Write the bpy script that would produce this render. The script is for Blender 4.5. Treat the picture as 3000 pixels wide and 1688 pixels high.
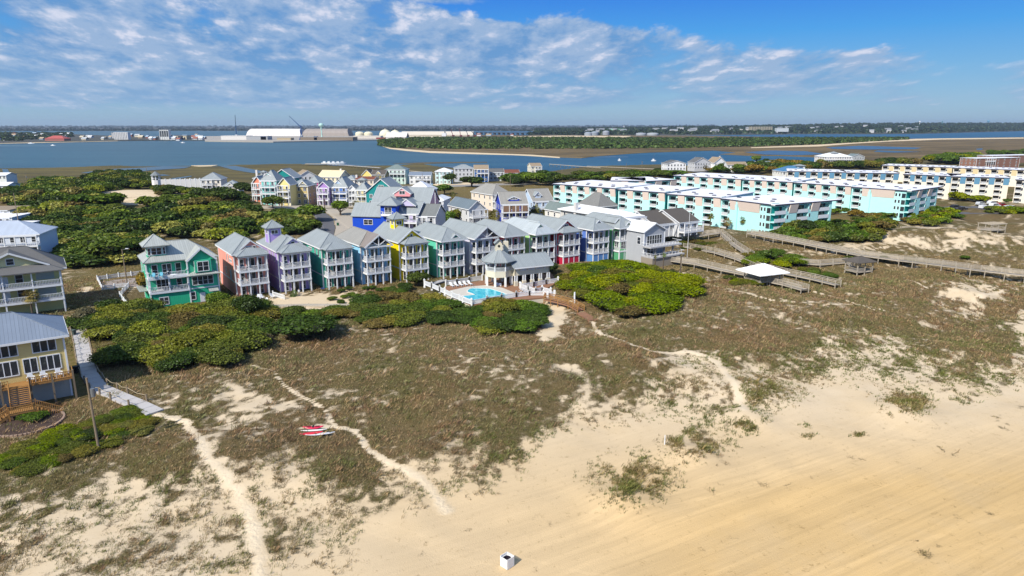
import bpy, math, random
import numpy as np
from mathutils import Vector, Matrix
for o_ in list(bpy.data.objects): bpy.data.objects.remove(o_)
R=math.radians
sc=bpy.context.scene; COL=sc.collection
# ---------------- camera, sun, sky, exposure ----------------
HC=43.0; PITCH=R(13.4)
cd=bpy.data.cameras.new('camera'); cam=bpy.data.objects.new('camera',cd); COL.objects.link(cam)
cam.location=(0,0,HC); cam.rotation_euler=(R(90)-PITCH,0,0)
cd.sensor_width=36; cd.lens=24; cd.clip_start=1; cd.clip_end=60000
sc.camera=cam
SUN=Vector((-.61,-.79,0)).normalized()*math.cos(R(41)); SUN.z=math.sin(R(41))
sd=bpy.data.lights.new('sun','SUN'); sd.energy=4.0; sd.angle=R(.5); sd.color=(1,.93,.82)
so=bpy.data.objects.new('sun',sd); COL.objects.link(so); so.location=(-60,-80,90)
so.rotation_euler=SUN.to_track_quat('Z','Y').to_euler()
sc.view_settings.view_transform='Standard'; sc.view_settings.look='None'
sc.view_settings.exposure=0.5; sc.view_settings.gamma=1
sc.cycles.use_denoising=True
sc.cycles.max_bounces=4; sc.cycles.diffuse_bounces=2; sc.cycles.glossy_bounces=2
sc.cycles.transparent_max_bounces=4; sc.cycles.transmission_bounces=1
sc.cycles.caustics_reflective=False; sc.cycles.caustics_refractive=False
sc.cycles.volume_bounces=0

class NT:
    """small helper to write node trees"""
    def __init__(s,nt): s.nt=nt; nt.nodes.clear()
    def n(s,t,**k):
        nd=s.nt.nodes.new(t)
        for a,b in k.items():
            if a=='ins':
                for i,v in b.items():
                    if isinstance(v,bpy.types.NodeSocket): s.nt.links.new(v,nd.inputs[i])
                    else: nd.inputs[i].default_value=v
            else: setattr(nd,a,b)
        return nd
    def m(s,op,a,b=0.0,c=None,clamp=False):
        ins={0:a,1:b}
        if c is not None: ins[2]=c
        return s.n('ShaderNodeMath',operation=op,use_clamp=clamp,ins=ins).outputs[0]
    def mix(s,f,a,b,bt='MIX'):
        nd=s.nt.nodes.new('ShaderNodeMix'); nd.data_type='RGBA'; nd.blend_type=bt
        for i,v in ((0,f),(6,a),(7,b)):
            if isinstance(v,bpy.types.NodeSocket): s.nt.links.new(v,nd.inputs[i])
            else: nd.inputs[i].default_value=(v if i==0 else (tuple(v)+(1,))[:4])
        return nd.outputs[2]
    def noise(s,vec,scale,det=3,rough=.55,dist=0,col=False):
        nd=s.n('ShaderNodeTexNoise',ins={'Scale':scale,'Detail':det,'Roughness':rough,'Distortion':dist})
        if vec is not None: s.nt.links.new(vec,nd.inputs['Vector'])
        return nd.outputs[1 if col else 0]
    def ramp(s,f,pts,interp='LINEAR'):
        nd=s.nt.nodes.new('ShaderNodeValToRGB'); cr=nd.color_ramp; cr.interpolation=interp
        while len(cr.elements)<len(pts): cr.elements.new(.5)
        for e,(p,c) in zip(cr.elements,pts):
            e.position=p; e.color=(c,c,c,1) if isinstance(c,(int,float)) else (tuple(c)+(1,))[:4]
        s.nt.links.new(f,nd.inputs[0]); return nd.outputs[0]
    def sstep(s,x,a,b):
        nd=s.n('ShaderNodeMapRange',interpolation_type='SMOOTHSTEP',ins={0:x,1:a,2:b,3:0.0,4:1.0}); return nd.outputs[0]
def lin(r,g,b,k=1.0):
    f=lambda c:((c/255+.055)/1.055)**2.4 if c/255>.04045 else c/255/12.92
    return (f(r)*k,f(g)*k,f(b)*k)

w=bpy.data.worlds.new('World'); sc.world=w; w.use_nodes=True
t=NT(w.node_tree)
sky=t.n('ShaderNodeTexSky',sky_type='NISHITA',sun_disc=False)
sky.sun_elevation=R(41); sky.sun_rotation=math.atan2(SUN.x,SUN.y)%(2*math.pi); sky.air_density=1.0; sky.dust_density=.6; sky.ozone_density=2.0
tc=t.n('ShaderNodeTexCoord'); sep=t.n('ShaderNodeSeparateXYZ',ins={0:tc.outputs['Generated']})
dx,dy,dz=sep.outputs
base=t.n('ShaderNodeVectorMath',operation='SCALE',ins={0:sky.outputs[0],'Scale':.15}).outputs[0]
# low part of the sky: pale at the horizon, deepening quickly to blue
low=t.ramp(t.m('MULTIPLY',dz,4.0),[(0.0,lin(150,184,208,.70)),(.10,lin(138,182,214,.70)),(.28,lin(100,168,220,.70)),(.48,lin(40,150,228,.70)),(.68,lin(0,118,222,.72)),(1.0,lin(0,96,200,.72))])
fl=t.m('MULTIPLY',t.sstep(dz,-.25,-.02),t.m('SUBTRACT',1.0,t.sstep(dz,.2,.7)))
base=t.mix(t.m('MULTIPLY',fl,.93),base,low)
# clouds: a broken altocumulus sheet seen from below, thick on the left, ending in a slanting bank on the right
az=t.m('ARCTAN2',dx,dy)
dzc=t.m('MAXIMUM',dz,.0)
cx=t.m('MULTIPLY',az,t.m('MULTIPLY',4.6,t.m('POWER',t.m('ADD',dzc,.10),-.45))); cy=t.m('MULTIPLY',t.m('LOGARITHM',t.m('ADD',dzc,.035),2.718),2.7)
cx=t.m('ADD',cx,t.m('MULTIPLY',cy,-.12))
def cl(ox,oy):
    v=t.n('ShaderNodeCombineXYZ',ins={0:t.m('ADD',cx,ox),1:t.m('ADD',cy,oy),2:4.3}).outputs[0]
    a=t.noise(v,.62,3,.5,.1); b=t.noise(v,1.75,7,.62,.12); return a,b
a1,b1=cl(0,0); a2,b2=cl(-.10,.16)
dens=t.m('ADD',t.m('MULTIPLY',a1,.55),t.m('MULTIPLY',b1,.45)); dd1=t.m('ADD',t.m('MULTIPLY',a1,.25),t.m('MULTIPLY',b1,.75)); densb=t.m('ADD',t.m('MULTIPLY',a2,.25),t.m('MULTIPLY',b2,.75))
# the bank: its upper edge falls to the right of the middle, its foot dissolves in haze
pz=t.m('DIVIDE',t.m('ADD',az,.7),1.4)
tp_=t.ramp(pz,[(0,.9),(.38,.9),(.47,.72),(.59,.74),(.70,.56),(.88,.44),(1.0,.40)])
top=t.m('MULTIPLY',tp_,.2); top=t.m('ADD',top,t.m('MULTIPLY',t.m('SUBTRACT',b1,.5),.05))
cov=t.m('SUBTRACT',1.0,t.sstep(t.m('SUBTRACT',dz,top),-.018,.014))
high=t.m('MULTIPLY',t.sstep(dz,.150,.165),t.m('SUBTRACT',1.0,t.sstep(az,-.12,.05))); cov=t.m('MAXIMUM',cov,high)
cov=t.m('MULTIPLY',cov,t.sstep(dz,.004,.036))
cov=t.m('MULTIPLY',cov,t.ramp(pz,[(0,.95),(.45,1),(.62,.9),(.72,.70),(.86,.66),(.9,.35),(.94,.6),(1,.6)]))
thr=t.m('SUBTRACT',.80,t.m('MULTIPLY',cov,.455))
cf=t.m('MULTIPLY',t.sstep(t.m('SUBTRACT',dens,thr),-.12,.13),.95)
lit=t.sstep(t.m('SUBTRACT',dd1,densb),-.02,.12)
lit=t.m('MULTIPLY',lit,t.m('ADD',.12,t.m('MULTIPLY',t.sstep(b1,.48,.70),1.0)),None,True)
ccol=t.mix(t.sstep(dd1,.40,.56),lin(106,154,206,.72),lin(156,182,216,.72)); ccol=t.mix(lit,ccol,lin(214,218,234,.76))
ccol=t.mix(t.m('MULTIPLY',t.m('SUBTRACT',1.0,t.sstep(dz,.03,.10)),.45),ccol,lin(156,188,218,.72))
base=t.mix(cf,base,ccol)
bg=t.n('ShaderNodeBackground',ins={0:base,1:1.0})
wo=t.n('ShaderNodeOutputWorld',ins={0:bg.outputs[0]})

# ---------------- plane geometry helpers: reading positions of the 3000 px survey picture ----------------
CC,SS=math.cos(PITCH),math.sin(PITCH)
def G(px,py,z=4.5):
    a=(px-1500)/2000.; b=(py-844)/2000.
    d=(a,CC-b*SS,-SS-b*CC); k=(z-HC)/d[2]
    return Vector((d[0]*k,d[1]*k,z))
def PRJ(x,y,z):
    zz=z-HC; dep=y*CC-zz*SS; up=y*SS+zz*CC
    dep=np.where(dep<1,1,dep) if isinstance(dep,np.ndarray) else max(dep,1)
    return 1500+2000*x/dep, 844-2000*up/dep
def ZAT(py,p):
    b=(py-844)/2000.; return HC+(-b*p[1]*CC-p[1]*SS)/(CC-b*SS)
def WPX(p,ang,px):
    """length along ang from p until the picture column px is reached"""
    lo,hi=0.0,400.0; e=(math.cos(ang),math.sin(ang))
    for _ in range(40):
        m=(lo+hi)/2
        if PRJ(p[0]+e[0]*m,p[1]+e[1]*m,p[2])[0]<px: lo=m
        else: hi=m
    return lo
# numpy value noise
rs=np.random.RandomState(5); _T=rs.rand(256,256)
def vn(x,y):
    x=np.asarray(x,float); y=np.asarray(y,float)
    xi=np.floor(x).astype(int); yi=np.floor(y).astype(int); fx=x-xi; fy=y-yi
    fx=fx*fx*(3-2*fx); fy=fy*fy*(3-2*fy)
    a=_T[xi%256,yi%256]; b=_T[(xi+1)%256,yi%256]; c=_T[xi%256,(yi+1)%256]; d=_T[(xi+1)%256,(yi+1)%256]
    return (a*(1-fx)+b*fx)*(1-fy)+(c*(1-fx)+d*fx)*fy
def fbm(x,y,o=4,g=.5):
    s=0;a=1;t_=0
    for i in range(o):
        s=s+a*vn(x*2**i+17.3*i,y*2**i-9.1*i); t_+=a; a*=g
    return s/t_
def sst(x,a,b):
    q=np.clip((x-a)/(b-a),0,1); return q*q*(3-2*q)
# ---------------- terrain ----------------
NEARSHORE=[(-400,494),(0,492),(140,491),(300,485),(326,484),(419,486),(559,486),(600,487),(681,483),(868,478),(914,481),(1042,485),(1145,483),(1200,480),(1240,480),(1272,486),(1328,491),(1420,497),(1526,503),(1612,500),(1709,488),(1844,483),(1950,481),(2100,486),(2250,484),(2400,474),(2440,462),(3600,462)]
BUMPS=[(400,600,6.5,42),(120,590,4,45),(330,535,5,45),(620,610,3,40),(2060,705,4.0,22),(2450,740,2.2,20),(2700,720,3.6,28),(2900,740,2.5,25),(1700,790,1.6,9),(1800,795,1.4,10),(1760,850,2.2,14),(1950,880,1.2,14),(2250,770,2.0,10),
 (1830,1420,1.1,3.6),(2030,1290,.9,3.2),(2190,1190,.9,3.2),(2650,1170,1.0,4),(2250,1130,.9,5),(2800,1010,1.4,6),(2420,990,1.2,6),(1560,1120,1.0,7),(1230,1300,.8,4),(560,1330,.8,5),(950,1370,.8,4),(1080,900,1.2,8),(1450,930,.8,8),(930,960,1.0,6),(560,1000,.8,12),(720,1290,.6,5),(1850,1060,1.0,7),(2150,1110,.9,5)]
_B=[(G(a,b,5),c_,r_) for a,b,c_,r_ in BUMPS]
def HT(x,y):
    x=np.asarray(x,float); y=np.asarray(y,float)
    v=x*.469-y*.883; v2=x*.36-y*.933
    z=np.interp(v,[-150,-138,-120,-108,-96,-84,-74,-58,-45,-20,40,150],[4.3,4.2,4.4,5.0,5.3,4.8,3.7,2.9,2.5,2.0,1.0,-3])
    z=np.where(v<-140,np.interp(v2,[-560,-515,-500,-430,-300],[.35,.4,1.2,3.6,4.4]),z)
    dune=sst(v,-60,-82)*sst(v,-132,-112)
    right=sst(x,75,110)*sst(v,-60,-90)*sst(v2,-260,-215)
    n=fbm(x/14,y/14,3)-.5
    z=z+dune*n*2.2+right*(fbm(x/20+9,y/20,3)-.42)*6+dune*(fbm(x/3,y/3,2)-.5)*.55
    z=z+(1-dune)*sst(v,-20,-60)*sst(v,-90,-60)*(fbm(x/6,y/6,2)-.5)*.5
    for p,c_,r_ in _B:
        d2=(x-p.x)**2+(y-p.y)**2
        z=z+c_*np.exp(-d2/(2*r_*r_/2))
    # level ground where the houses stand
    fl=sst(v,-156,-164)*sst(v2,-330,-300)*(1-sst(x,60,85))*(1-sst(-x,90,120))
    z=z*(1-fl)+4.5*fl
    for cx_,cy_,r0,r1,zz in FLATS:
        q=1-sst(np.hypot(x-cx_,y-cy_),r0,r1); z=z*(1-q)+zz*q
    px,py=PRJ(x,y,np.where(v2<-480,.3,5.0))
    sh=np.interp(px,[a for a,b in NEARSHORE],[b for a,b in NEARSHORE])
    far=sst(v2,-470,-500)*sst(py+(fbm(x/25,y/25,2)-.5)*3,sh+1.2,sh-.8)
    return z*(1-far)-1.6*far
yh=G(60,1120,4.5); FLATS=[(yh.x-4,yh.y+6,20,28,4.5)]
gh=G(100,890,4.5); FLATS+=[(gh.x,gh.y,16,26,4.5)]
def GT(px,py):
    z=4.5
    for _ in range(12):
        p=G(px,py,z); z=.5*z+.5*float(HT(p.x,p.y))
    p=G(px,py,z); p.z=float(HT(p.x,p.y)); return p
# ---------------- materials ----------------
MT={}
def new_mat(name):
    m=bpy.data.materials.new(name); m.use_nodes=True; MT[name]=m; return m,NT(m.node_tree)
def fin(t,col,rough=.7,bump=None,bs=.3,bd=.05,metal=0,spec=.3,extra=None):
    ins={'Base Color':col,'Roughness':rough,'Metallic':metal,'Specular IOR Level':spec}
    b=t.n('ShaderNodeBsdfPrincipled'); 
    for k_,v_ in ins.items():
        if isinstance(v_,bpy.types.NodeSocket): t.nt.links.new(v_,b.inputs[k_])
        else: b.inputs[k_].default_value=(tuple(v_)+(1,))[:4] if k_=='Base Color' else v_
    if bump is not None:
        bn=t.n('ShaderNodeBump',ins={'Strength':bs,'Distance':bd,'Height':bump}); t.nt.links.new(bn.outputs[0],b.inputs['Normal'])
    t.n('ShaderNodeOutputMaterial',ins={0:b.outputs[0]}); return b
def mat(name,c,rough=.7,var=.12,sc_=1.5,metal=0,spec=.3,fine=True):
    if name in MT: return MT[name]
    m,t=new_mat(name); tc=t.n('ShaderNodeTexCoord').outputs['Object']
    f=t.noise(tc,sc_,4,.6); g=t.m('ADD',1-var,t.m('MULTIPLY',f,2*var))
    col=t.n('ShaderNodeVectorMath',operation='SCALE',ins={0:tuple(c[:3]),'Scale':g}).outputs[0]
    fin(t,col,rough,metal=metal,spec=spec); return m
def siding(name,c,vert=False,k=1.0):
    if name in MT: return MT[name]
    c=tuple(min(.9,q*k) for q in c)
    m,t=new_mat(name); tc=t.n('ShaderNodeTexCoord').outputs['Object']
    sp=t.n('ShaderNodeSeparateXYZ',ins={0:tc}).outputs
    if vert: a=t.m('FRACT',t.m('MULTIPLY',t.m('ADD',sp[0],sp[1]),2.6)); line=t.sstep(a,.80,.92)
    else: a=t.m('FRACT',t.m('MULTIPLY',sp[2],4.6)); line=t.sstep(a,.84,.98)
    f=t.noise(tc,.7,4,.6); f2=t.noise(tc,9,2,.5)
    g=t.m('ADD',.92,t.m('ADD',t.m('MULTIPLY',f,.16),t.m('MULTIPLY',f2,.08)))
    g=t.m('MULTIPLY',g,t.m('SUBTRACT',1.0,t.m('MULTIPLY',line,.22)))
    col=t.n('ShaderNodeVectorMath',operation='SCALE',ins={0:c,'Scale':g}).outputs[0]
    fin(t,col,.62,bump=a,bs=.5,bd=.03); return m
def roofmat(name,c,kind='seam',rough=.45,metal=.25,gap=.45):
    if name in MT: return MT[name]
    m,t=new_mat(name); tc=t.n('ShaderNodeTexCoord').outputs
    uv=t.n('ShaderNodeSeparateXYZ',ins={0:tc['UV']}).outputs
    f=t.noise(tc['Object'],.45,4,.6); f2=t.noise(tc['Object'],6,3,.6)
    g=t.m('ADD',.84,t.m('ADD',t.m('MULTIPLY',f,.22),t.m('MULTIPLY',f2,.10)))
    if kind=='seam':
        a=t.m('FRACT',t.m('DIVIDE',uv[0],gap)); line=t.m('ADD',t.sstep(a,.88,.95),t.m('SUBTRACT',1.0,t.sstep(a,.0,.05)))
        pn=t.n('ShaderNodeTexWhiteNoise',noise_dimensions='1D',ins={1:t.m('FLOOR',t.m('DIVIDE',uv[0],gap))}).outputs[0]
        g=t.m('MULTIPLY',g,t.m('ADD',.95,t.m('MULTIPLY',pn,.10)))
        g=t.m('MULTIPLY',g,t.m('SUBTRACT',1.0,t.m('MULTIPLY',line,.34))); h=line
    elif kind=='shingle':
        a=t.m('FRACT',t.m('MULTIPLY',uv[1],4.5)); line=t.sstep(a,.8,1.0); sp_=t.noise(tc['Object'],5,3,.8)
        g=t.m('MULTIPLY',g,t.m('MULTIPLY',t.m('SUBTRACT',1.0,t.m('MULTIPLY',line,.2)),t.m('ADD',.75,t.m('MULTIPLY',sp_,.5)))); h=line
    else: h=f2
    col=t.n('ShaderNodeVectorMath',operation='SCALE',ins={0:c,'Scale':g}).outputs[0]
    fin(t,col,rough,bump=h,bs=.4,bd=.03,metal=metal,spec=.35); return m
def glassmat():
    m,t=new_mat('glass'); tc=t.n('ShaderNodeTexCoord').outputs['Object']
    f=t.noise(tc,1.3,2,.5); gi=t.n('ShaderNodeObjectInfo').outputs['Random']
    col=t.mix(gi,(.012,.018,.03),(.05,.055,.06)); col=t.mix(t.sstep(f,.55,.7),col,(.12,.12,.11))
    fin(t,col,.12,spec=.6); return m
def woodmat(name,c,axis=0):
    m,t=new_mat(name); tc=t.n('ShaderNodeTexCoord').outputs['Object']; uv=t.n('ShaderNodeSeparateXYZ',ins={0:t.n('ShaderNodeTexCoord').outputs['UV']}).outputs
    a=t.m('FRACT',t.m('MULTIPLY',uv[0],5.0)); line=t.sstep(a,.85,.97)
    pn=t.n('ShaderNodeTexWhiteNoise',noise_dimensions='1D',ins={1:t.m('FLOOR',t.m('MULTIPLY',uv[0],5.0))}).outputs[0]
    f=t.noise(tc,2.2,4,.65)
    g=t.m('MULTIPLY',t.m('ADD',.70,t.m('ADD',t.m('MULTIPLY',f,.42),t.m('MULTIPLY',pn,.2))),t.m('SUBTRACT',1.0,t.m('MULTIPLY',line,.4)))
    col=t.n('ShaderNodeVectorMath',operation='SCALE',ins={0:c,'Scale':g}).outputs[0]
    fin(t,col,.85,spec=.15); return m
glassmat()
WHITE=mat('white_paint',(.74,.76,.78),.55,.07)
woodmat('grey_wood',lin(186,176,160,.85)); woodmat('honey_wood',lin(190,142,86,.66)); woodmat('brown_deck',lin(150,112,88,.85)); woodmat('pale_deck',lin(190,190,192,.8))
mat('concrete',lin(175,168,158,.85),.9,.15,.8); mat('asphalt',lin(104,104,108,.8),.9,.15,.5); mat('dark',(.02,.02,.022),.6)
mat('pole_wood',lin(140,125,105,.8),.9,.25,3); mat('metal_grey',lin(150,155,160,.7),.45,.1,1,.5)
def foliage(nm='foliage'):
    m,t=new_mat(nm); ge=t.n('ShaderNodeNewGeometry').outputs; oi=t.n('ShaderNodeObjectInfo').outputs
    p=ge['Position']; f=t.noise(p,.55,3,.6); f2=t.noise(p,3.2,2,.6); pc=ge['Random Per Island']
    c=oi['Color'] if nm=='foliage' else t.n('ShaderNodeAttribute',attribute_name='tint').outputs['Color']
    g=t.m('MULTIPLY',t.m('ADD',.7,t.m('MULTIPLY',f,.8)),t.m('ADD',.6,t.m('MULTIPLY',pc,.95)))
    g=t.m('MULTIPLY',g,t.m('ADD',.75,t.m('MULTIPLY',f2,.5)))
    col=t.n('ShaderNodeVectorMath',operation='SCALE',ins={0:c,'Scale':g}).outputs[0]
    hs=t.n('ShaderNodeHueSaturation',ins={'Hue':t.m('ADD',.485,t.m('MULTIPLY',f,.03)),'Saturation':1.05,'Color':col}).outputs[0]
    d=t.n('ShaderNodeBsdfDiffuse',ins={0:hs}); tr=t.n('ShaderNodeBsdfTranslucent',ins={0:hs}); g_=t.n('ShaderNodeBsdfGlossy',ins={0:(.5,.55,.5,1),1:.45})
    mx=t.n('ShaderNodeMixShader',ins={0:.22,1:d.outputs[0],2:tr.outputs[0]}); mx=t.n('ShaderNodeMixShader',ins={0:.03,1:mx.outputs[0],2:g_.outputs[0]})
    t.n('ShaderNodeOutputMaterial',ins={0:mx.outputs[0]}); return m
foliage(); foliage('foliage_mass')
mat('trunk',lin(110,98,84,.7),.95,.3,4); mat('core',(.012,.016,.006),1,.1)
# ---------------- mesh building ----------------
class MB:
    def __init__(s): s.v=[];s.f=[];s.uv=[]
    def face(s,pts,uv=None):
        i=len(s.v); s.v+= [tuple(p) for p in pts]; s.f.append(tuple(range(i,i+len(pts)))); s.uv+= list(uv) if uv else [(0.,0.)]*len(pts)
    def box(s,x0,x1,y0,y1,z0,z1,uva=None):
        P=[(x0,y0,z0),(x1,y0,z0),(x1,y1,z0),(x0,y1,z0),(x0,y0,z1),(x1,y0,z1),(x1,y1,z1),(x0,y1,z1)]
        for q in ((0,3,2,1),(4,5,6,7),(0,1,5,4),(1,2,6,5),(2,3,7,6),(3,0,4,7)):
            pts=[P[k_] for k_ in q]; s.face(pts,[((p[0] if uva!='y' else p[1]),(p[1] if uva!='y' else p[0])) for p in pts])
        return s
    def beam(s,a,b,w,h=None,up=(0,0,1)):
        a=Vector(a);b=Vector(b);h=h or w; d=b-a; L=d.length
        if L<1e-6: return s
        d/=L; u=Vector(up); sx=d.cross(u)
        if sx.length<1e-3: sx=d.cross(Vector((1,0,0)))
        sx.normalize(); uz=sx.cross(d); sx*=w/2; uz*=h/2
        A=[a-sx-uz,a+sx-uz,a+sx+uz,a-sx+uz]; B=[p+d*L for p in A]
        s.face(A[::-1]); s.face(B)
        for k_ in range(4):
            j=(k_+1)%4; s.face([A[k_],A[j],B[j],B[k_]],[(0,0),(0,w),(L,w),(L,0)])
        return s
    def tube(s,a,b,r0,r1=None,n=8,cap=True):
        a=Vector(a);b=Vector(b);r1=r0 if r1 is None else r1; d=(b-a).normalized(); x=d.cross(Vector((0,0,1)))
        if x.length<1e-3: x=Vector((1,0,0))
        x.normalize(); y=d.cross(x)
        A=[a+(x*math.cos(2*math.pi*i/n)+y*math.sin(2*math.pi*i/n))*r0 for i in range(n)]
        B=[b+(x*math.cos(2*math.pi*i/n)+y*math.sin(2*math.pi*i/n))*r1 for i in range(n)]
        for i in range(n):
            j=(i+1)%n; s.face([A[i],A[j],B[j],B[i]])
        if cap: s.face(A[::-1]); s.face(B)
        return s
    def lathe(s,prof,n=16,c=(0,0,0)):
        for (r0,z0),(r1,z1) in zip(prof,prof[1:]):
            for i in range(n):
                a0=2*math.pi*i/n;a1=2*math.pi*(i+1)/n
                P=[(c[0]+r*math.cos(a),c[1]+r*math.sin(a),c[2]+z) for r,z,a in ((r0,z0,a0),(r0,z0,a1),(r1,z1,a1),(r1,z1,a0))]
                if r1<1e-4: P=P[:3]
                elif r0<1e-4: P=[P[0],P[2],P[3]]
                s.face(P)
        return s
    def ball(s,c,r,n=8,m=6,sz=1):
        return s.lathe([(max(0,r*math.sin(math.pi*i/m)),-r*sz*math.cos(math.pi*i/m)) for i in range(m+1)],n,c)
    def prism(s,pts,dz,uvf=None):
        """polygon with thickness dz downwards"""
        T=[Vector(p) for p in pts]; B=[p-Vector((0,0,dz)) for p in T]
        s.face(T,[uvf(p) for p in T] if uvf else None); s.face(B[::-1])
        for i in range(len(T)):
            j=(i+1)%len(T); s.face([T[i],B[i],B[j],T[j]])
        return s
    def build(s,name,m,parent=None,loc=(0,0,0),rot=(0,0,0)):
        if isinstance(m,str): m=MT[m]
        key=(m.name,len(s.v),hash(np.round(np.array(s.v,dtype=np.float64),4).tobytes()))
        me=MB.cache.get(key)
        if me is None:
            me=bpy.data.meshes.new(name); me.from_pydata(s.v,[],s.f)
            ul=me.uv_layers.new(name='UVMap'); ul.data.foreach_set('uv',np.array(s.uv,dtype=np.float32).ravel())
            me.materials.append(m); me.update(); MB.cache[key]=me
        o=bpy.data.objects.new(name,me); COL.objects.link(o); o.location=loc; o.rotation_euler=rot
        if parent is not None: o.parent=parent
        return o
MB.cache={}
def tag(o,label=None,cat=None,group=None,kind=None):
    if label: o['label']=label
    if cat: o['category']=cat
    if group: o['group']=group
    if kind: o['kind']=kind
    return o
def thing(name,label,cat,loc,rz=0,group=None):
    o=bpy.data.objects.new(name,None); COL.objects.link(o); o.location=loc; o.rotation_euler=(0,0,rz); o.empty_display_size=.1
    return tag(o,label,cat,group)
def kids(o): return KID.get(o.name,[])
def copy_tree(o,ch=None,parent=None,loc=None,rz=None,sc_=None):
    """ch: dict name->children prepared before the loop"""
    c=o.copy(); COL.objects.link(c)
    if parent is not None: c.parent=parent
    if loc is not None: c.location=loc
    if rz is not None: c.rotation_euler=(0,0,rz)
    if sc_ is not None: c.scale=sc_ if not isinstance(sc_,(int,float)) else (sc_,)*3
    for k_ in ch.get(o.name,[]): copy_tree(k_,ch,c)
    return c
def tree_of(o):
    d={}
    for x in bpy.data.objects:
        if x.parent is not None: d.setdefault(x.parent.name,[]).append(x)
    return d
# ---------------- ground ----------------
def seg_d(x,y,ax,ay,bx,by):
    dx_=bx-ax;dy_=by-ay; q=np.clip(((x-ax)*dx_+(y-ay)*dy_)/(dx_*dx_+dy_*dy_+1e-9),0,1)
    return np.hypot(x-ax-q*dx_,y-ay-q*dy_),q
L1=[(-600,1680),(0,1545),(150,1500),(265,1445),(384,1406),(470,1389),(568,1338),(640,1334),(683,1370),(760,1350),(854,1300),(950,1385),(1025,1423),(1147,1356),(1204,1323),(1332,1266),(1500,1285),(1617,1237),(1689,1133),(1741,1119),(1850,1160),(1930,1110),(2000,1060),(2083,1032),(2290,1024),(2360,1030),(2439,974),(2621,958),(2700,1020),(2766,1050),(2960,1065),(2985,900),(3020,860),(4000,700)]
L2=[(-600,1900),(0,1800),(700,1800),(1010,1720),(1100,1560),(1180,1545),(1300,1490),(1430,1490),(1520,1430),(1560,1350),(1620,1290),(1760,1275),(1900,1250),(2120,1290),(2200,1180),(2340,1190),(2450,1130),(2560,1180),(2700,1150),(2860,1190),(3000,1150),(4000,900)]
# ellipses: px,py,rx,ry,change of cover
SPOTS=[(700,1180,150,62,-.42),(1350,1085,95,35,-.30),(1655,1075,42,13,-.75),(2010,1052,110,26,-.55),(1620,925,36,55,-1.4),(1600,985,40,26,-.6),(2750,695,230,45,-.42),(2850,855,110,36,-.45),(2480,700,140,30,-.30),(2140,690,70,30,-.25),(1900,690,70,25,-.4),(2330,905,90,30,-.25),(880,905,22,16,-.3),
 (360,578,75,36,-.72),(480,565,90,18,-.6),(230,590,40,18,-.6),(330,560,40,12,-.45),(250,520,40,12,-.5),(950,885,140,26,-1.3),(240,800,60,14,-.9),(260,850,26,20,-.9),(1870,805,55,12,-1.0),(2950,600,110,30,-.25),(790,900,60,40,-.35),(1000,1320,60,20,-.2),(860,1470,90,40,-.4),(520,1480,90,30,-.2),(1150,650,60,30,-.6),(1300,545,170,9,-1.6),(1090,632,120,26,-.9),(1540,540,60,6,-.7),
 (230,1470,60,14,-.3),(1850,1405,110,66,.85),(2050,1295,85,42,1.0),(2190,1240,42,26,.9),(2235,1150,90,48,.7),(2655,1180,60,34,.95),(2390,1085,70,40,.22),(2370,1248,30,8,.4),(2515,1275,22,7,.7),(2372,1277,26,8,.6),(1485,1330,60,50,.30),(600,1640,180,30,.26),(1100,1430,120,26,.5),(990,1350,90,40,.35),(2830,1020,130,30,.30),(2760,1090,90,28,.28),(2460,1030,80,30,.18),(1850,1200,100,30,.12),(2130,1200,60,30,.2),(2980,1140,12,8,.5),(2830,1172,40,12,.35)]
PATHS=[([(455,1214),(545,1235),(590,1290),(600,1340),(660,1390),(720,1480),(745,1560),(765,1720)],.5,1.1),([(742,1070),(800,1085),(835,1130),(900,1170),(950,1200),(985,1252)],.26,.38),([(985,1252),(1045,1262),(1070,1310),(1130,1352),(1230,1400),(1310,1500)],.42,.85),([(1733,943),(1760,980),(1850,1010),(1930,1033),(2030,1030),(2100,1062),(2150,1120),(2180,1200)],.4,.8),([(2040,822),(2150,850),(2260,880),(2400,895),(2530,892),(2600,912)],.3,.3),([(2380,852),(2440,870),(2490,885),(2560,908)],.25,.3),([(2640,812),(2700,836),(2740,858)],.25,.25),([(2870,870),(2935,852)],.6,.6),([(880,1255),(960,1250)],.5,.5)]
_P=[([GT(a,b) for a,b in pl],w0,w1) for pl,w0,w1 in PATHS]
BARE=[]
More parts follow.
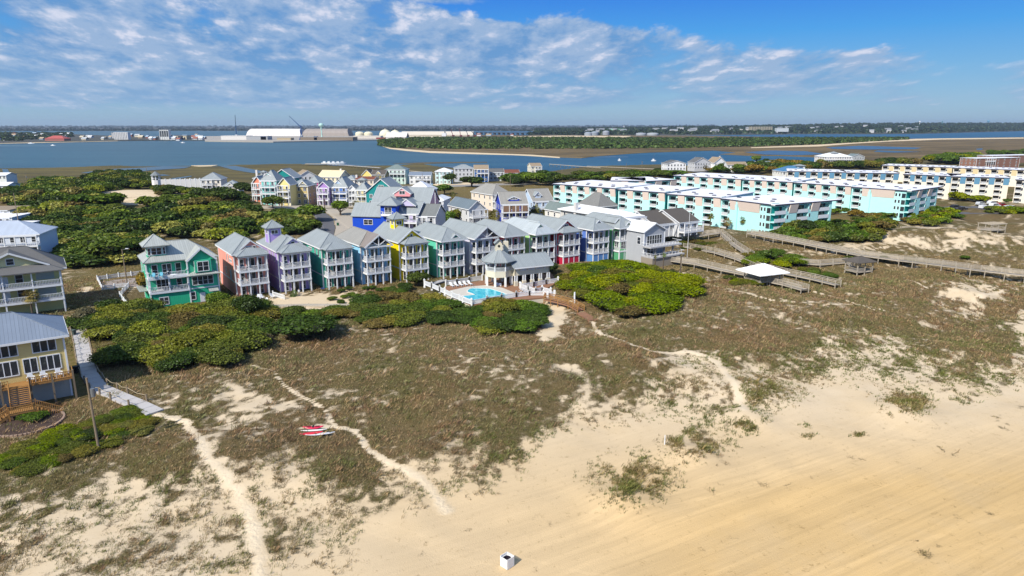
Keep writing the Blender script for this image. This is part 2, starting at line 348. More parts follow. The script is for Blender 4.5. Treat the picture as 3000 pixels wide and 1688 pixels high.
def cover(x,y,z):
    """plant cover 0..1 and greenness for ground points"""
    px,py=PRJ(x,y,z)
    nx=(fbm(x/9,y/9,3)-.5); pn0=fbm(x/3,y/3,3)-.5; wob=nx*70
    l1=np.interp(px,[a for a,b in L1],[b for a,b in L1]); l2=np.interp(px,[a for a,b in L2],[b for a,b in L2])
    sc_z=np.clip((py-680)/560,.28,1.1); d1=(l1-(py+wob*sc_z))/sc_z; d1=d1+pn0*60; band=np.clip((l2-py)/(l2-l1+1),-1,1)
    c=np.where(d1>0,.93,.0); s_=sst(d1,-40,45)
    sparse=.36*sst(band,-.05,.5)+.16*sst(band,.45,1)
    c=(.74+.14*sst(fbm(x/22,y/22,3),.4,.6))*s_+sparse*(1-s_)
    c0=c.copy()
    for a,b,rx,ry,dc in SPOTS:
        q=((px-a)/rx)**2+((py-b)/ry)**2; c=c+dc*np.exp(-q*1.3)
    # far beach: nothing seaward
    tone=.25+.55*sst(fbm(x/16+5,y/16,3),.42,.62)
    gold=sst(py-(.0*px),1060,1560)*sst(px,300,2000)*.7+sst(px,1500,3000)*sst(py,1150,1600)*.9
    path=np.zeros_like(c)
    for pl,w0,w1 in _P:
        for i in range(len(pl)-1):
            q0=i/(len(pl)-1); q1=(i+1)/(len(pl)-1)
            d,q=seg_d(x,y,pl[i].x,pl[i].y,pl[i+1].x,pl[i+1].y); wd=(w0+(w1-w0)*(q0+(q1-q0)*q))
            wd=wd*(.35+.75*vn(x/1.1,y/1.1)); path=np.maximum(path,(1-sst(d,wd*.35,wd*1.5))*(.75+.4*vn(x/2+9,y/2)))
    # patchiness
    pn=fbm(x/2.6,y/4.2,4,.6)-.5; pf=vn(x/.8,y/1.0)-.5
    p8=fbm(x/7+3,y/11,3)-.5; p1=vn(x/.55+7,y/.7)-.5
    global SPARSE,HUM
    SPARSE=np.clip(sparse*(1-s_)+np.maximum(c-c0,0)*1.5,0,1)*(1-path)
    hum=np.clip((c-c0),0,1); HUM=hum*(px>1400)*(py>980)
    c2=c-hum*.45-(1-s_)*.12+pn*.85+pf*.62+p8*.50+p1*.42
    c2=c2*(1-path)-path*.2
    v=x*.469-y*.883; v2=x*.36-y*.933
    return np.clip(c2,-.3,1.3),np.clip(tone,0,1),np.clip(gold,0,1),path,px,py
def axis(pts):
    out=[pts[0][0]]
    for (a,s0),(b,s1) in zip(pts,pts[1:]):
        n=max(1,int(round((b-a)/((s0+s1)/2)))); r=(s1/s0)**(1/max(n-1,1)); st=s0*r**np.arange(n); st*=(b-a)/st.sum(); out+=list(a+np.cumsum(st))
    return np.array(out)
xs=axis([(-620,16),(-230,5),(-105,.55),(125,.55),(300,4),(760,16)])
ys=axis([(-80,8),(38,3),(46,.42),(120,.5),(190,1.2),(320,3),(560,5),(860,9)])
X,Y=np.meshgrid(xs,ys); Z=HT(X,Y)
cv,tn,gd,pa,PX,PY=cover(X,Y,Z)
V2=X*.36-Y*.933
behind=Y<40
gd=np.where(behind,.8,gd); cv=np.where(behind&(X<30),cv*.0,cv)
# lawn near the left houses, lived-in ground between the houses, marsh
def ell(a,b,rx,ry): return np.exp(-(((PX-a)/rx)**2+((PY-b)/ry)**2)*1.2)
lawn=np.clip(ell(130,1110,200,90)+ell(330,790,140,40)+ell(250,1020,60,90)+ell(1480,560,260,24)+ell(1330,640,60,30)+ell(2400,590,120,16)+ell(2500,640,110,18)*.7+ell(820,660,60,40)+ell(1080,600,90,16),0,1)*(Z>.8)
cv=np.where(lawn>.35,np.maximum(cv,.72+.5*(fbm(X/3,Y/3,3)-.5)),cv)
town=sst(V2,-190,-215)*(V2>-450)
marsh=sst(V2,-462,-492)
cv=np.where(marsh>.2,np.maximum(cv,.95),cv)
me=bpy.data.meshes.new('ground'); ny,nx_=X.shape
me.vertices.add(nx_*ny); me.vertices.foreach_set('co',np.stack([X,Y,Z],-1).astype(np.float32).ravel())
ii=(np.arange(ny-1)[:,None]*nx_+np.arange(nx_-1)[None,:]).ravel()
q=np.stack([ii,ii+1,ii+1+nx_,ii+nx_],-1).astype(np.int32)
me.loops.add(q.size); me.loops.foreach_set('vertex_index',q.ravel()); me.polygons.add(len(q)); me.polygons.foreach_set('loop_start',np.arange(len(q),dtype=np.int32)*4)
me.polygons.foreach_set('use_smooth',np.ones(len(q),bool)); me.update()
for nm,a in (('veg',cv),('tone',tn),('gold',gd),('path',pa),('lawn',lawn),('marsh',marsh)):
    at=me.attributes.new(nm,'FLOAT','POINT'); at.data.foreach_set('value',a.astype(np.float32).ravel())
m,t=new_mat('ground'); ge=t.n('ShaderNodeNewGeometry').outputs['Position']
A=lambda n:t.n('ShaderNodeAttribute',attribute_name=n).outputs['Fac']
veg,tone,gold,path,lw,ms=[A(n) for n in('veg','tone','gold','path','lawn','marsh')]
g1=t.noise(ge,7,3,.7); g2=t.noise(ge,1.1,4,.65); g3=t.noise(ge,.13,4,.6); g4=t.noise(ge,26,2,.6)
rot_=t.n('ShaderNodeMapping',ins={0:ge,2:(0,0,R(-28.5))}).outputs[0]; mp=t.n('ShaderNodeMapping',ins={0:rot_,3:(.03,1.5,1)}); st=t.noise(mp.outputs[0],1.0,5,.7)
mp2=t.n('ShaderNodeMapping',ins={0:rot_,3:(.012,.28,1)}); st2=t.noise(mp2.outputs[0],1.0,3,.6)
sand=t.mix(gold,lin(238,217,184,.72),lin(234,198,140,.70))
sand=t.mix(t.m('MULTIPLY',t.sstep(g3,.42,.7),.35),sand,lin(226,198,154,.72))
sand=t.mix(t.m('MULTIPLY',path,.6),sand,lin(244,226,196,.80))
deb=t.sstep(t.noise(ge,3.4,4,.9),.67,.72)
speck=t.m('MULTIPLY',t.m('ADD',t.sstep(t.m('MULTIPLY',g1,g2),.33,.40),deb,None,True),t.m('SUBTRACT',1.0,path))
sand=t.mix(t.m('MULTIPLY',speck,.5),sand,lin(150,120,70,.6))
trk=t.m('MULTIPLY',t.m('ADD',t.m('MULTIPLY',t.m('SUBTRACT',st,.5),.8),t.m('MULTIPLY',t.m('SUBTRACT',st2,.5),.5)),t.m('MULTIPLY',gold,1.0))
sg=t.m('ADD',.88,t.m('ADD',t.m('MULTIPLY',g1,.16),t.m('MULTIPLY',g4,.10)))
sg=t.m('ADD',sg,t.m('MULTIPLY',trk,.75))
# wheel tracks: pairs of pale lines along and across the beach
for ang_,off,per,wd_ in ((-24,3.0,17.0,.05),(-31,9.0,23.0,.035),(18,5.0,41.0,.014)):
    rx=t.n('ShaderNodeMapping',ins={0:ge,2:(0,0,R(ang_))}).outputs[0]; yy=t.n('ShaderNodeSeparateXYZ',ins={0:rx}).outputs[1]
    yy=t.m('ADD',yy,t.m('MULTIPLY',t.noise(ge,.03,2,.5),6.0)); fr=t.m('FRACT',t.m('DIVIDE',t.m('ADD',yy,off),per))
    ln=t.m('ADD',t.m('LESS_THAN',t.m('ABSOLUTE',t.m('SUBTRACT',fr,.5)),wd_*.35),t.m('LESS_THAN',t.m('ABSOLUTE',t.m('SUBTRACT',fr,.5+1.9/per)),wd_*.35))
    sg=t.m('ADD',sg,t.m('MULTIPLY',t.m('MULTIPLY',ln,t.m('SUBTRACT',t.noise(ge,.5,3,.6),.25)),t.m('MULTIPLY',gold,.22)))
sand=t.n('ShaderNodeVectorMath',operation='SCALE',ins={0:sand,'Scale':sg}).outputs[0]
br=t.mix(t.sstep(tone,.2,.8),lin(134,116,78,.60),lin(122,114,66,.58))
br=t.mix(t.sstep(g3,.45,.75),br,lin(136,112,74,.6)); br=t.mix(t.sstep(g2,.45,.7),br,lin(104,94,58,.52))
br=t.mix(t.m('MULTIPLY',t.sstep(g1,.52,.68),.6),br,lin(206,186,150,.75))
br=t.mix(lw,br,t.mix(t.sstep(g2,.4,.65),lin(122,112,62,.72),lin(150,128,88,.8)))
mm=t.n('ShaderNodeMapping',ins={0:ge,3:(.012,.05,1)}); mz=t.noise(mm.outputs[0],1.0,5,.65)
mar=t.mix(t.sstep(mz,.38,.62),lin(108,100,74,.68),lin(134,122,80,.7)); mar=t.mix(t.m('MULTIPLY',g1,.4),mar,lin(84,84,56,.6))
br=t.mix(ms,br,mar)
ff=t.sstep(t.m('ADD',veg,t.m('ADD',t.m('MULTIPLY',t.m('SUBTRACT',g1,.5),1.1),t.m('MULTIPLY',t.m('SUBTRACT',g2,.5),.5))),.34,.66)
col=t.mix(ff,sand,br)
bh=t.m('ADD',t.m('MULTIPLY',g1,t.m('ADD',.25,t.m('MULTIPLY',ff,1.1))),t.m('MULTIPLY',t.m('MULTIPLY',t.noise(ge,2.4,2,.5),path),.8))
bh=t.m('ADD',bh,t.m('MULTIPLY',trk,.3))
fin(t,col,.95,bump=bh,bs=.8,bd=.22,spec=.08)
me.materials.append(m)
ground=bpy.data.objects.new('ground',me); COL.objects.link(ground); tag(ground,kind='structure')
# ---------------- water ----------------
m,t=new_mat('water'); ge=t.n('ShaderNodeNewGeometry').outputs['Position']
mp=t.n('ShaderNodeMapping',ins={0:ge,3:(1,.45,1)}); a=t.noise(mp.outputs[0],.16,5,.65); b=t.noise(ge,.004,4,.6)
mp=t.n('ShaderNodeMapping',ins={0:ge,3:(.0022,.012,1)}); c3=t.noise(mp.outputs[0],1.0,4,.6)
col=t.mix(t.sstep(b,.35,.65),(.010,.055,.082),(.016,.070,.095)); col=t.mix(t.sstep(c3,.4,.65),col,(.025,.09,.12))
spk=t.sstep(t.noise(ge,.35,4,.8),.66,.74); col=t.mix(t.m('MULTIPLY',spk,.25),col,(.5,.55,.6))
fin(t,col,.34,bump=a,bs=.9,bd=1.2,spec=.22)
wm=MB(); wm.face([(-13500,-300,0),(13500,-300,0),(13500,19000,0),(-13500,19000,0)]); tag(wm.build('water','water'),kind='structure')
def land(name,pts,z,mname,th=1.5,kind='structure',isworld=False):
    mb=MB(); P=[(p if isworld else G(p[0],p[1],z)) for p in pts]; P=[Vector((p[0],p[1],z)) for p in P]
    mb.prism(P,th); return tag(mb.build(name,mname),kind=kind)
m,t=new_mat('marshland'); ge=t.n('ShaderNodeNewGeometry').outputs['Position']
mm=t.n('ShaderNodeMapping',ins={0:ge,3:(.008,.018,1)}); mz=t.noise(mm.outputs[0],1.0,5,.7); fz=t.noise(ge,.25,4,.7)
mar=t.mix(t.sstep(mz,.36,.64),lin(112,100,76,.7),lin(156,134,98,.74)); mar=t.mix(t.m('MULTIPLY',fz,.5),mar,lin(84,76,54,.5)); fin(t,mar,.95,spec=.05)
mat('marsh_water',(.035,.075,.105),.3,.1,.01); mat('shoresand',lin(226,204,168,.85),.95,.1,.05); mat('farland',lin(92,92,84,.6),.95,.25,.02)
# ---------------- houses ----------------
ROOF=roofmat('galvanised_roof',lin(184,193,196,.62),rough=.6,metal=.1); ROOFW=roofmat('white_roof',(.80,.81,.82),'seam',.5,.0,.6); ROOFB=roofmat('beige_metal_roof',lin(196,192,182,.66)); ROOFG=roofmat('grey_shingle',lin(120,120,120,.7),'shingle',.9,0)
ROOFD=roofmat('dark_shingle',lin(104,98,92,.7),'shingle',.9,0); ROOFL=roofmat('blue_grey_metal_roof',lin(150,162,178,.8)); ROOFT=roofmat('tan_shingle',lin(168,150,126,.75),'shingle',.9,0); ROOFR=roofmat('red_shingle',lin(140,84,66,.7),'shingle',.9,0)
ROOFF=roofmat('membrane_roof',(.80,.80,.82),'flat',.6,0); ROOFC=roofmat('cream_roof',lin(228,214,178,.85),'shingle',.8,0); ROOFBL=roofmat('blue_roof',lin(96,150,190,.8)); ROOFGR=roofmat('green_grey_roof',lin(150,164,158,.75))
def planes(kind,x0,x1,y0,y1,z,rise,o=.5):
    """list of roof faces (3d polygons) with overhang o"""
    X0,X1,Y0,Y1=x0-o,x1+o,y0-o,y1+o; xm=(x0+x1)/2; ym=(y0+y1)/2; W=(X1-X0)/2; D=(Y1-Y0)/2; zt=z+rise
    if kind=='hip':
        if D>=W: a,b=(xm,Y0+W,zt),(xm,Y1-W,zt)
        else: a,b=(X0+D,ym,zt),(X1-D,ym,zt)
        A,B,C,E=(X0,Y0,z),(X1,Y0,z),(X1,Y1,z),(X0,Y1,z)
        if D>=W: return [[A,B,a],[B,C,b,a],[C,E,b],[E,A,a,b]]
        return [[A,B,b,a],[B,C,b],[C,E,a,b],[E,A,a]]
    if kind=='gable':   # ridge runs back (y)
        return [[(X0,Y0,z),(xm,Y0,zt),(xm,Y1,zt),(X0,Y1,z)][::-1],[(X1,Y0,z),(X1,Y1,z),(xm,Y1,zt),(xm,Y0,zt)]]
    if kind=='gablex':
        return [[(X0,Y0,z),(X1,Y0,z),(X1,ym,zt),(X0,ym,zt)],[(X1,Y1,z),(X0,Y1,z),(X0,ym,zt),(X1,ym,zt)]]
    if kind=='hipfront': # hipped at front only
        a,b=(xm,Y0+W,zt),(xm,Y1,zt); A,B,C,E=(X0,Y0,z),(X1,Y0,z),(X1,Y1,z),(X0,Y1,z)
        return [[A,B,a],[B,C,b,a],[E,A,a,b]]
    if kind=='porch': # lean-to hip against a wall at y1
        k_=min(D*2,W)*.8; A,B,C,E=(X0,Y0,z),(X1,Y0,z),(X1,y1,z),(X0,y1,z); c,d=(X1-k_,y1,zt),(X0+k_,y1,zt)
        return [[A,B,c,d],[B,C,c],[E,A,d]]
    if kind=='shed': return [[(X0,Y0,z),(X1,Y0,z),(X1,Y1,zt),(X0,Y1,zt)]]
    if kind=='flat': return [[(X0,Y0,z),(X1,Y0,z),(X1,Y1,z),(X0,Y1,z)]]
def add_roof(mb,P,th=.2):
    for poly in P:
        p=[Vector(a) for a in poly]; n=(p[1]-p[0]).cross(p[2]-p[0]).normalized()
        if n.z<0: p=p[::-1]; n=-n
        h=Vector((-n.y,n.x,0)); h=h.normalized() if h.length>1e-4 else Vector((1,0,0)); s_=n.cross(h)
        mb.prism([q_+Vector((0,0,th)) for q_ in p],th,lambda q_:(q_.dot(h),q_.dot(s_)))
    return mb
def ridge_caps(mb,P,th=.2,r=.10):
    E={}
    for poly in P:
        for i in range(len(poly)):
            a,b=poly[i],poly[(i+1)%len(poly)]; k_=tuple(sorted((tuple(np.round(a,2)),tuple(np.round(b,2))))); E.setdefault(k_,[]).append((a,b))
    for k_,v_ in E.items():
        if len(v_)>1:
            a,b=v_[0]; mb.beam(Vector(a)+Vector((0,0,th+.03)),Vector(b)+Vector((0,0,th+.03)),r*2,.08)
    return mb
def gable_tri(mb,x0,x1,y,z,rise,th=.25,back=1):
    xm=(x0+x1)/2; a,b,c=(x0,y,z),(x1,y,z),(xm,y,z+rise); A=[(p[0],p[1]+th*back,p[2]) for p in (a,b,c)]
    mb.face([a,b,c]); mb.face(A[::-1]); return mb
def win(parent,face,u,z,w_=.9,h=1.5,n=1,d=0,W=0,fw=.12,fm=None,muntin=True,name='window'):
    """face F front(y=d) L (x=d) R (x=d) B; u=centre"""
    loc,rot={'F':((u,d,z),0),'L':((d,u,z),-math.pi/2),'R':((d,u,z),math.pi/2),'B':((u,d,z),math.pi)}[face]
    mb=MB(); t_=w_/2
    mb.box(-t_-fw,-t_,-.07,.02,-fw,h+fw); mb.box(t_,t_+fw,-.07,.02,-fw,h+fw); mb.box(-t_,t_,-.07,.02,h,h+fw*1.3); mb.box(-t_,t_,-.09,.02,-fw,0)
    for i in range(1,n): x=-t_+w_*i/n; mb.box(x-.06,x+.06,-.065,.02,0,h)
    if muntin: mb.box(-t_,t_,-.05,.02,h*.5-.025,h*.5+.025)
    f=mb.build(name,fm or WHITE,parent,loc,(0,0,rot))
    MB().box(-t_,t_,-.03,.01,0,h).build('pane','glass',f); return f
def rail_mb(mb,a,b,h=1.0,sp=.28,post=True,bw=.08):
    a=Vector(a);b=Vector(b); L=(b-a).length
    if L<.2: return mb
    z=Vector((0,0,1)); mb.beam(a+z*h,b+z*h,.10,.07); mb.beam(a+z*.12,b+z*.12,.06,.06)
    n=max(2,int(L/sp))
    for i in range(1,n):
        p=a+(b-a)*(i/n); mb.beam(p+z*.12,p+z*h,bw,bw,up=(1,0,0))
    return mb
def porch(par,x0,x1,y0,y1,levels,top,z0=0,ncol=4,fas=.42,sides='LR',railm=None,railz=None,cw=.26,rail=True,deckm=None,sp=.28,ground_rail=False,shade=None):
    """open stacked galleries: y0 front (negative), y1 wall"""
    railm=railm or WHITE
    for L in levels:
        d=MB().box(x0-.15,x1+.15,y0-.15,y1,L-.16,L); d=d.build('porch_deck',deckm or MT['pale_deck'],par)
        f=MB(); f.box(x0-.2,x1+.2,y0-.22,y0-.151,L-fas,L+.02); f.box(x0-.22,x0-.151,y0-.15,y1,L-fas,L+.02); f.box(x1+.151,x1+.22,y0-.15,y1,L-fas,L+.02)
        f.build('fascia_board',WHITE,par)
        if rail:
            xs_=[x0+(x1-x0)*i/(ncol-1) for i in range(ncol)]
            for a,b in zip(xs_,xs_[1:]): rail_mb(MB(),(0,0,0),(b-a-cw,0,0),sp=sp).build('railing',railm,par,(a+cw/2,y0,L+.02))
            if 'L' in sides: rail_mb(MB(),(0,0,0),(0,y1-y0-cw/2,0),sp=sp).build('railing',railm,par,(x0,y0+cw/2,L+.02))
            if 'R' in sides: rail_mb(MB(),(0,0,0),(0,y1-y0-cw/2,0),sp=sp).build('railing',railm,par,(x1,y0+cw/2,L+.02))
    for i in range(ncol):
        x=x0+(x1-x0)*i/(ncol-1); mb=MB().box(-cw/2,cw/2,-cw/2,cw/2,0,top-z0)
        for L in levels: mb.box(-cw/2-.05,cw/2+.05,-cw/2-.05,cw/2+.05,L+1.15-z0,L+1.25-z0)
        mb.build('column',WHITE,par,(x,y0,z0))
    MB().box(x0-.2,x1+.2,y0-.16,y0+.16,top-.05,top+.3).build('beam',WHITE,par)
def house(name,label,cat,p,ang,w_,d,h,col,roof='hip',rise=3,rm=None,over=.5,group=None,trim=True,bands=(),vert=False,wname=None):
    r=thing(name,label,cat,p,ang,group)
    sm=siding('siding_%d_%d_%d'%tuple(int(c*999) for c in col)+('v' if vert else ''),col,vert)
    wb=MB().box(0,w_,0,d,-1.5,h)
    if roof=='gable': gable_tri(wb,0,w_,0.0,h,rise,.2); gable_tri(wb,0,w_,d-.2,h,rise,.2)
    if roof=='gablex':
        for x in (0,w_-.2):
            a,b,c=(x,0,h),(x,d,h),(x,d/2,h+rise); wb.face([a,c,b]); wb.face([(q_[0]+.2,q_[1],q_[2]) for q_ in (a,b,c)])
    if roof=='hipfront': gable_tri(wb,0,w_,d-.2,h,rise,.2)
    wb.build('wall',sm,r)
    P=planes(roof,0,w_,0,d,h,rise,over); rb=add_roof(MB(),P); ridge_caps(rb,P); ro=rb.build('roof',rm or ROOF,r)
    if roof!='flat':
        fb=MB()
        for poly in P:
            for i in range(len(poly)):
                a,b=poly[i],poly[(i+1)%len(poly)]
                if sum(1 for q in P if any(np.allclose(a,c) for c in q) and any(np.allclose(b,c) for c in q))==1:
                    fb.beam(Vector(a)+Vector((0,0,.06)),Vector(b)+Vector((0,0,.06)),.07,.30)
        fb.build('fascia_board',WHITE,r)
    if trim:
        for x,y in ((0,0),(w_,0),(0,d),(w_,d)): MB().box(-.12,.12,-.12,.12,-.5,h).build('corner_board',WHITE,r,(x,y,0))
        for b in bands: MB().box(-.05,w_+.05,-.05,d+.05,b-.12,b+.12).build('band_board',WHITE,r)
    return r
def cupola(par,x,y,z,s,h,col,rise=1.3,wins=2,over=.7):
    sm=siding('siding_%d_%d_%d'%tuple(int(c*999) for c in col),col)
    c=MB().box(x-s/2,x+s/2,y-s/2,y+s/2,z,z+h).build('tower',sm,par)
    P=planes('hip',x-s/2,x+s/2,y-s/2+.0,y+s/2+.01,z+h,rise,over); rb=add_roof(MB(),P); ridge_caps(rb,P); rb.build('roof',ROOF,c)
    tb=MB()
    for sx in (-1,1):
        for sy in (-1,1): tb.box(x+sx*s/2-.1,x+sx*s/2+.1,y+sy*s/2-.1,y+sy*s/2+.1,z,z+h)
    tb.build('trim',WHITE,c)
    win(c,'F',x,z+h-1.3,s*.5,.8,wins,y-s/2,muntin=False); win(c,'L',y,z+h-1.3,s*.4,.8,wins,x-s/2,muntin=False)
def dormer(par,x,y,z,s,rise,dep,col,rm=None,nw=1,wh=.6,ww=None):
    sm=siding('siding_%d_%d_%d'%tuple(int(c*999) for c in col),col)
    wb=MB(); gable_tri(wb,x-s/2,x+s/2,y,z,rise,.2)
    if nw: wb.box(x-s/2+.3,x+s/2-.3,y,y+dep*.6,z-.9,z)
    dd=wb.build('dormer',sm,par)
    P=planes('gable',x-s/2,x+s/2,y,y+dep,z,rise,.25); rb=add_roof(MB(),P,.14); ridge_caps(rb,P,.14); rb.build('roof',rm or ROOF,dd)
    fb=MB()
    for a,b in (((x-s/2-.25,y-.27,z),(x,y-.27,z+rise)),((x,y-.27,z+rise),(x+s/2+.25,y-.27,z))): fb.beam(a,b,.06,.28)
    fb.build('trim',WHITE,dd)
    if nw: win(dd,'F',x,z-.5 if rise<1.2 else z+.0,ww or .55*nw,wh,nw,y,muntin=False)
ROWA=R(34.5)
RA=G(710,875); RB_=G(1738,775)
def rowpt(px):
    lo,hi=-.3,1.5
    for _ in range(40):
        m=(lo+hi)/2; q=RA.lerp(RB_,m)
        if PRJ(q.x,q.y,q.z)[0]<px: lo=m
        else: hi=m
    return RA.lerp(RB_,lo)
FR=[# px, siding colour, kind, name, label
 (710,(240,158,142),'dorm','coral beach house, first narrow gabled house right of the big green one'),
 (838,(174,152,214),'tower','lavender beach house with a square roof tower and crossed porch rails'),
 (965,(64,176,150),'hip','deep sea-green beach house between the lavender and the sky blue one'),
 (1079,(150,208,242),'truss2','sky blue beach house with beige roof and open timber porch gable'),
 (1192,(250,214,8),'gable','bright yellow beach house with roof lookout tower'),
 (1301,(96,204,174),'minig','aqua green beach house beside the yellow one, small front gablet'),
 (1397,(214,210,232),'truss','pale lilac beach house behind the pool, open timber gable'),
 (1482,(238,84,104),'hip2','pinkish red beach house behind the pool tower, plain hipped roof'),
 (1572,(176,230,150),'minig2','light green beach house behind the pool wing, green gable dormer'),
 (1650,(206,44,72),'gablered','crimson beach house with a flared little porch roof'),
 (1738,(92,126,202),'minib','blue beach house on a light blue base with tiny roof gablet'),
 (1814,(132,216,146),'mint','mint green beach house with a bay window, last coloured one before the grey house')]
for i,(px,c,kd,lb) in enumerate(FR):
    p=rowpt(px); col=lin(*c,.98); e=Vector((math.cos(ROWA),math.sin(ROWA),0)); nrm=Vector((-math.sin(ROWA),math.cos(ROWA),0))
    D_=2.7; wp=6.1 if i<9 else 5.6; W_=6.9; dx0=-.45
    o=p+nrm*D_+e*dx0
    deep=16.0; H_=9.75; bas=0
    base=(i in (8,9,10,11))
    rk={'dorm':'hip','tower':'hip','hip':'hip','truss2':'hip','gable':'gable','minig':'hip','truss':'gable','hip2':'hip','minig2':'hip','gablered':'gable','minib':'hip','mint':'hip'}[kd]
    ris={'gable':3.1,'truss':3.0,'gablered':2.9,'dorm':3.1,'tower':2.6}.get(kd,2.8)
    rm={'truss2':ROOFB,'minig2':ROOFB if False else ROOFW if False else roofmat('pale_metal_roof',lin(216,224,226,.74))}.get(kd,ROOF)
    if kd in('truss','hip2','minig','minig2','minib','mint'): 
        # main roof runs out over the porches
        r=house('beach_house',lb,'house',o,ROWA,W_,deep,H_,col,'flat',0,rm,0,None,bands=(3.3,)) if False else None
    r=thing('beach_house',lb,'house',o,ROWA)
    sm=siding('siding_row_%d'%i,col)
    wb=MB().box(0,W_,0,deep,-1.5,H_)
    cover_p=kd in('truss','hip2','minig','minig2','minib','mint')
    y0r=-D_-.2 if cover_p else 0
    if rk=='gable': gable_tri(wb,0,W_,0,H_,ris,.2); gable_tri(wb,0,W_,deep-.2,H_,ris,.2)
    wb.build('wall',sm,r)
    P=planes(rk,0,W_,y0r,deep,H_,ris,.55); rb=add_roof(MB(),P); ridge_caps(rb,P); rb.build('roof',rm,r)
    fb=MB()
    for x in (-.55,W_+.55): fb.beam((x,y0r-.55,H_+.05),(x,deep+.55,H_+.05),.07,.3)
    if rk=='gable':
        for a,b in (((-.55,y0r-.57,H_+.05),(W_/2,y0r-.57,H_+ris+.05)),((W_/2,y0r-.57,H_+ris+.05),(W_+.55,y0r-.57,H_+.05))): fb.beam(a,b,.08,.34)
    else: fb.beam((-.55,y0r-.57,H_+.05),(W_+.55,y0r-.57,H_+.05),.08,.3)
    fb.build('fascia_board',WHITE,r)
    tb=MB()
    for x,y in ((0,0),(W_,0),(0,deep),(W_,deep)): tb.box(x-.12,x+.12,y-.12,y+.12,-.6,H_)
    tb.box(-.05,W_+.05,-.05,deep+.05,3.05,3.3); tb.build('trim',WHITE,r)
    x0,x1=-dx0,-dx0+wp
    if cover_p: x0,x1=.35,.35+wp
    lv=[3.25,6.3]; topz=9.35 if not cover_p else H_-.3
    xp=[MT['pale_deck']]
    porch(r,x0,x1,-D_,-.02,lv,topz,ncol=4,z0=-.6,sides='LR')
    if not cover_p and kd!='truss2':
        P=planes('porch',x0,x1,-D_,0,topz+.3,1.35,.5 if kd!='gablered' else .75); rb=add_roof(MB(),P,.14); ridge_caps(rb,P,.14); rb.build('porch_roof',ROOF,r)
    if kd in('truss2','truss'):
        xa,xb=(x0-.5,x1+.5) if kd=='truss2' else (-.1,W_+.1); zz=topz+.3 if kd=='truss2' else H_; rr=2.9 if kd=='truss2' else ris; yy=-D_-.45
        if kd=='truss2':
            P=planes('gable',x0-.3,x1+.3,-D_-.2,4,zz,rr,.4); rb=add_roof(MB(),P); rb.build('porch_roof',roofmat('taupe_metal_roof',lin(168,156,146,.75)),r)
            fb=MB()
            for a,b in (((x0-.7,-D_-.65,zz),(W_/2+.2,-D_-.65,zz+rr)),((W_/2+.2,-D_-.65,zz+rr),(x1+.7,-D_-.65,zz))): fb.beam(a,b,.08,.34)
            fb.build('fascia_board',WHITE,r)
        xm=(x0-.3+x1+.3)/2 if kd=='truss2' else W_/2; mb=MB(); mb.beam((xm,yy,zz),(xm,yy,zz+rr-.2),.18); mb.beam((xm,yy,zz+.25),(xm-1.9,yy,zz+1.5),.16); mb.beam((xm,yy,zz+.25),(xm+1.9,yy,zz+1.5),.16); mb.beam((xa,yy,zz+.02),(xb,yy,zz+.02),.2,.32)
        mb.build('timber_truss',WHITE,r)
    if kd=='dorm': dormer(r,W_/2+.6,.6,H_+.9,4.6,2.0,5.5,col,nw=3,wh=.6,ww=2.2)
    if kd=='tower': dormer(r,W_/2+.7,1.4,H_+1.1,4.0,1.6,5,col,nw=1,wh=.7,ww=.8); cupola(r,1.9,9.5,H_-.2,2.9,4.6,col,1.7)
    if kd=='gable':
        cupola(r,3.6,8.6,H_+1.5,2.6,3.4,col,1.6)
        for ux,uz in ((0,1.7),(-1,1.0),(1,1.0),(0,.75)): win(r,'F',W_/2+ux,H_+uz-.35,.55,.55,1,0,muntin=False)
    if kd=='gablered': win(r,'F',W_/2,H_+1.0,1.2,.75,2,0,muntin=False)
    if kd=='minig': dormer(r,W_/2+.6,-D_+.1,H_+.3,2.7,1.3,4,lin(60,150,130,.8),nw=0)
    if kd=='minig2': dormer(r,W_/2-.8,-1.2,H_+1.1,3.0,1.5,5,lin(120,200,150,.85),rm=rm,nw=1,ww=.6)
    if kd=='minib': dormer(r,W_/2,-D_+1.6,H_+1.5,1.9,1.0,3,lin(150,165,190,.8),nw=0)
    if kd=='mint':
        dormer(r,W_/2+.2,-D_+.2,H_+.1,3.1,1.6,4,lin(110,150,120,.8),nw=0); dormer(r,W_/2-1.6,-.2,H_+1.2,2.6,1.4,5,lin(60,140,90,.8),nw=0)
        MB().box(x0+.2,x0+3.2,-D_-.1,-.02,3.3,6.1).build('bay',sm,r); win(r,'F',x0+1.7,3.9,2.4,1.9,3,-D_-.1,muntin=True); win(r,'L',-D_/2,3.9,1.4,1.8,2,x0+.2)
        MB().box(x0+.1,x0+3.3,-D_-.12,-.02,-1,3.0).build('base_panel',siding('mint_panel',lin(96,176,130,.8),True),r)
    if kd=='gablered': MB().box(x0+.05,x1-.05,-D_-.08,-.02,-1,2.8).build('base_panel',siding('crimson_panel',lin(196,40,72,.85),True),r)
    if kd=='minib': MB().box(x0+.05,x1-.05,-D_-.08,-.02,-1,2.8).build('base_panel',siding('blue_panel',lin(96,146,206,.85),True),r)
    # doors and windows on the gallery fronts
    for L in ((0,)+tuple(lv)):
        if kd in('gablered','minib') and L==0: continue
        win(r,'F',x0+1.0,L+.25,1.0,1.9,1,0); win(r,'F',x0+3.1,L+.05,1.7,2.25,2,0,name='door',muntin=False); win(r,'F',x0+5.1,L+.25,.9,1.9,1,0)
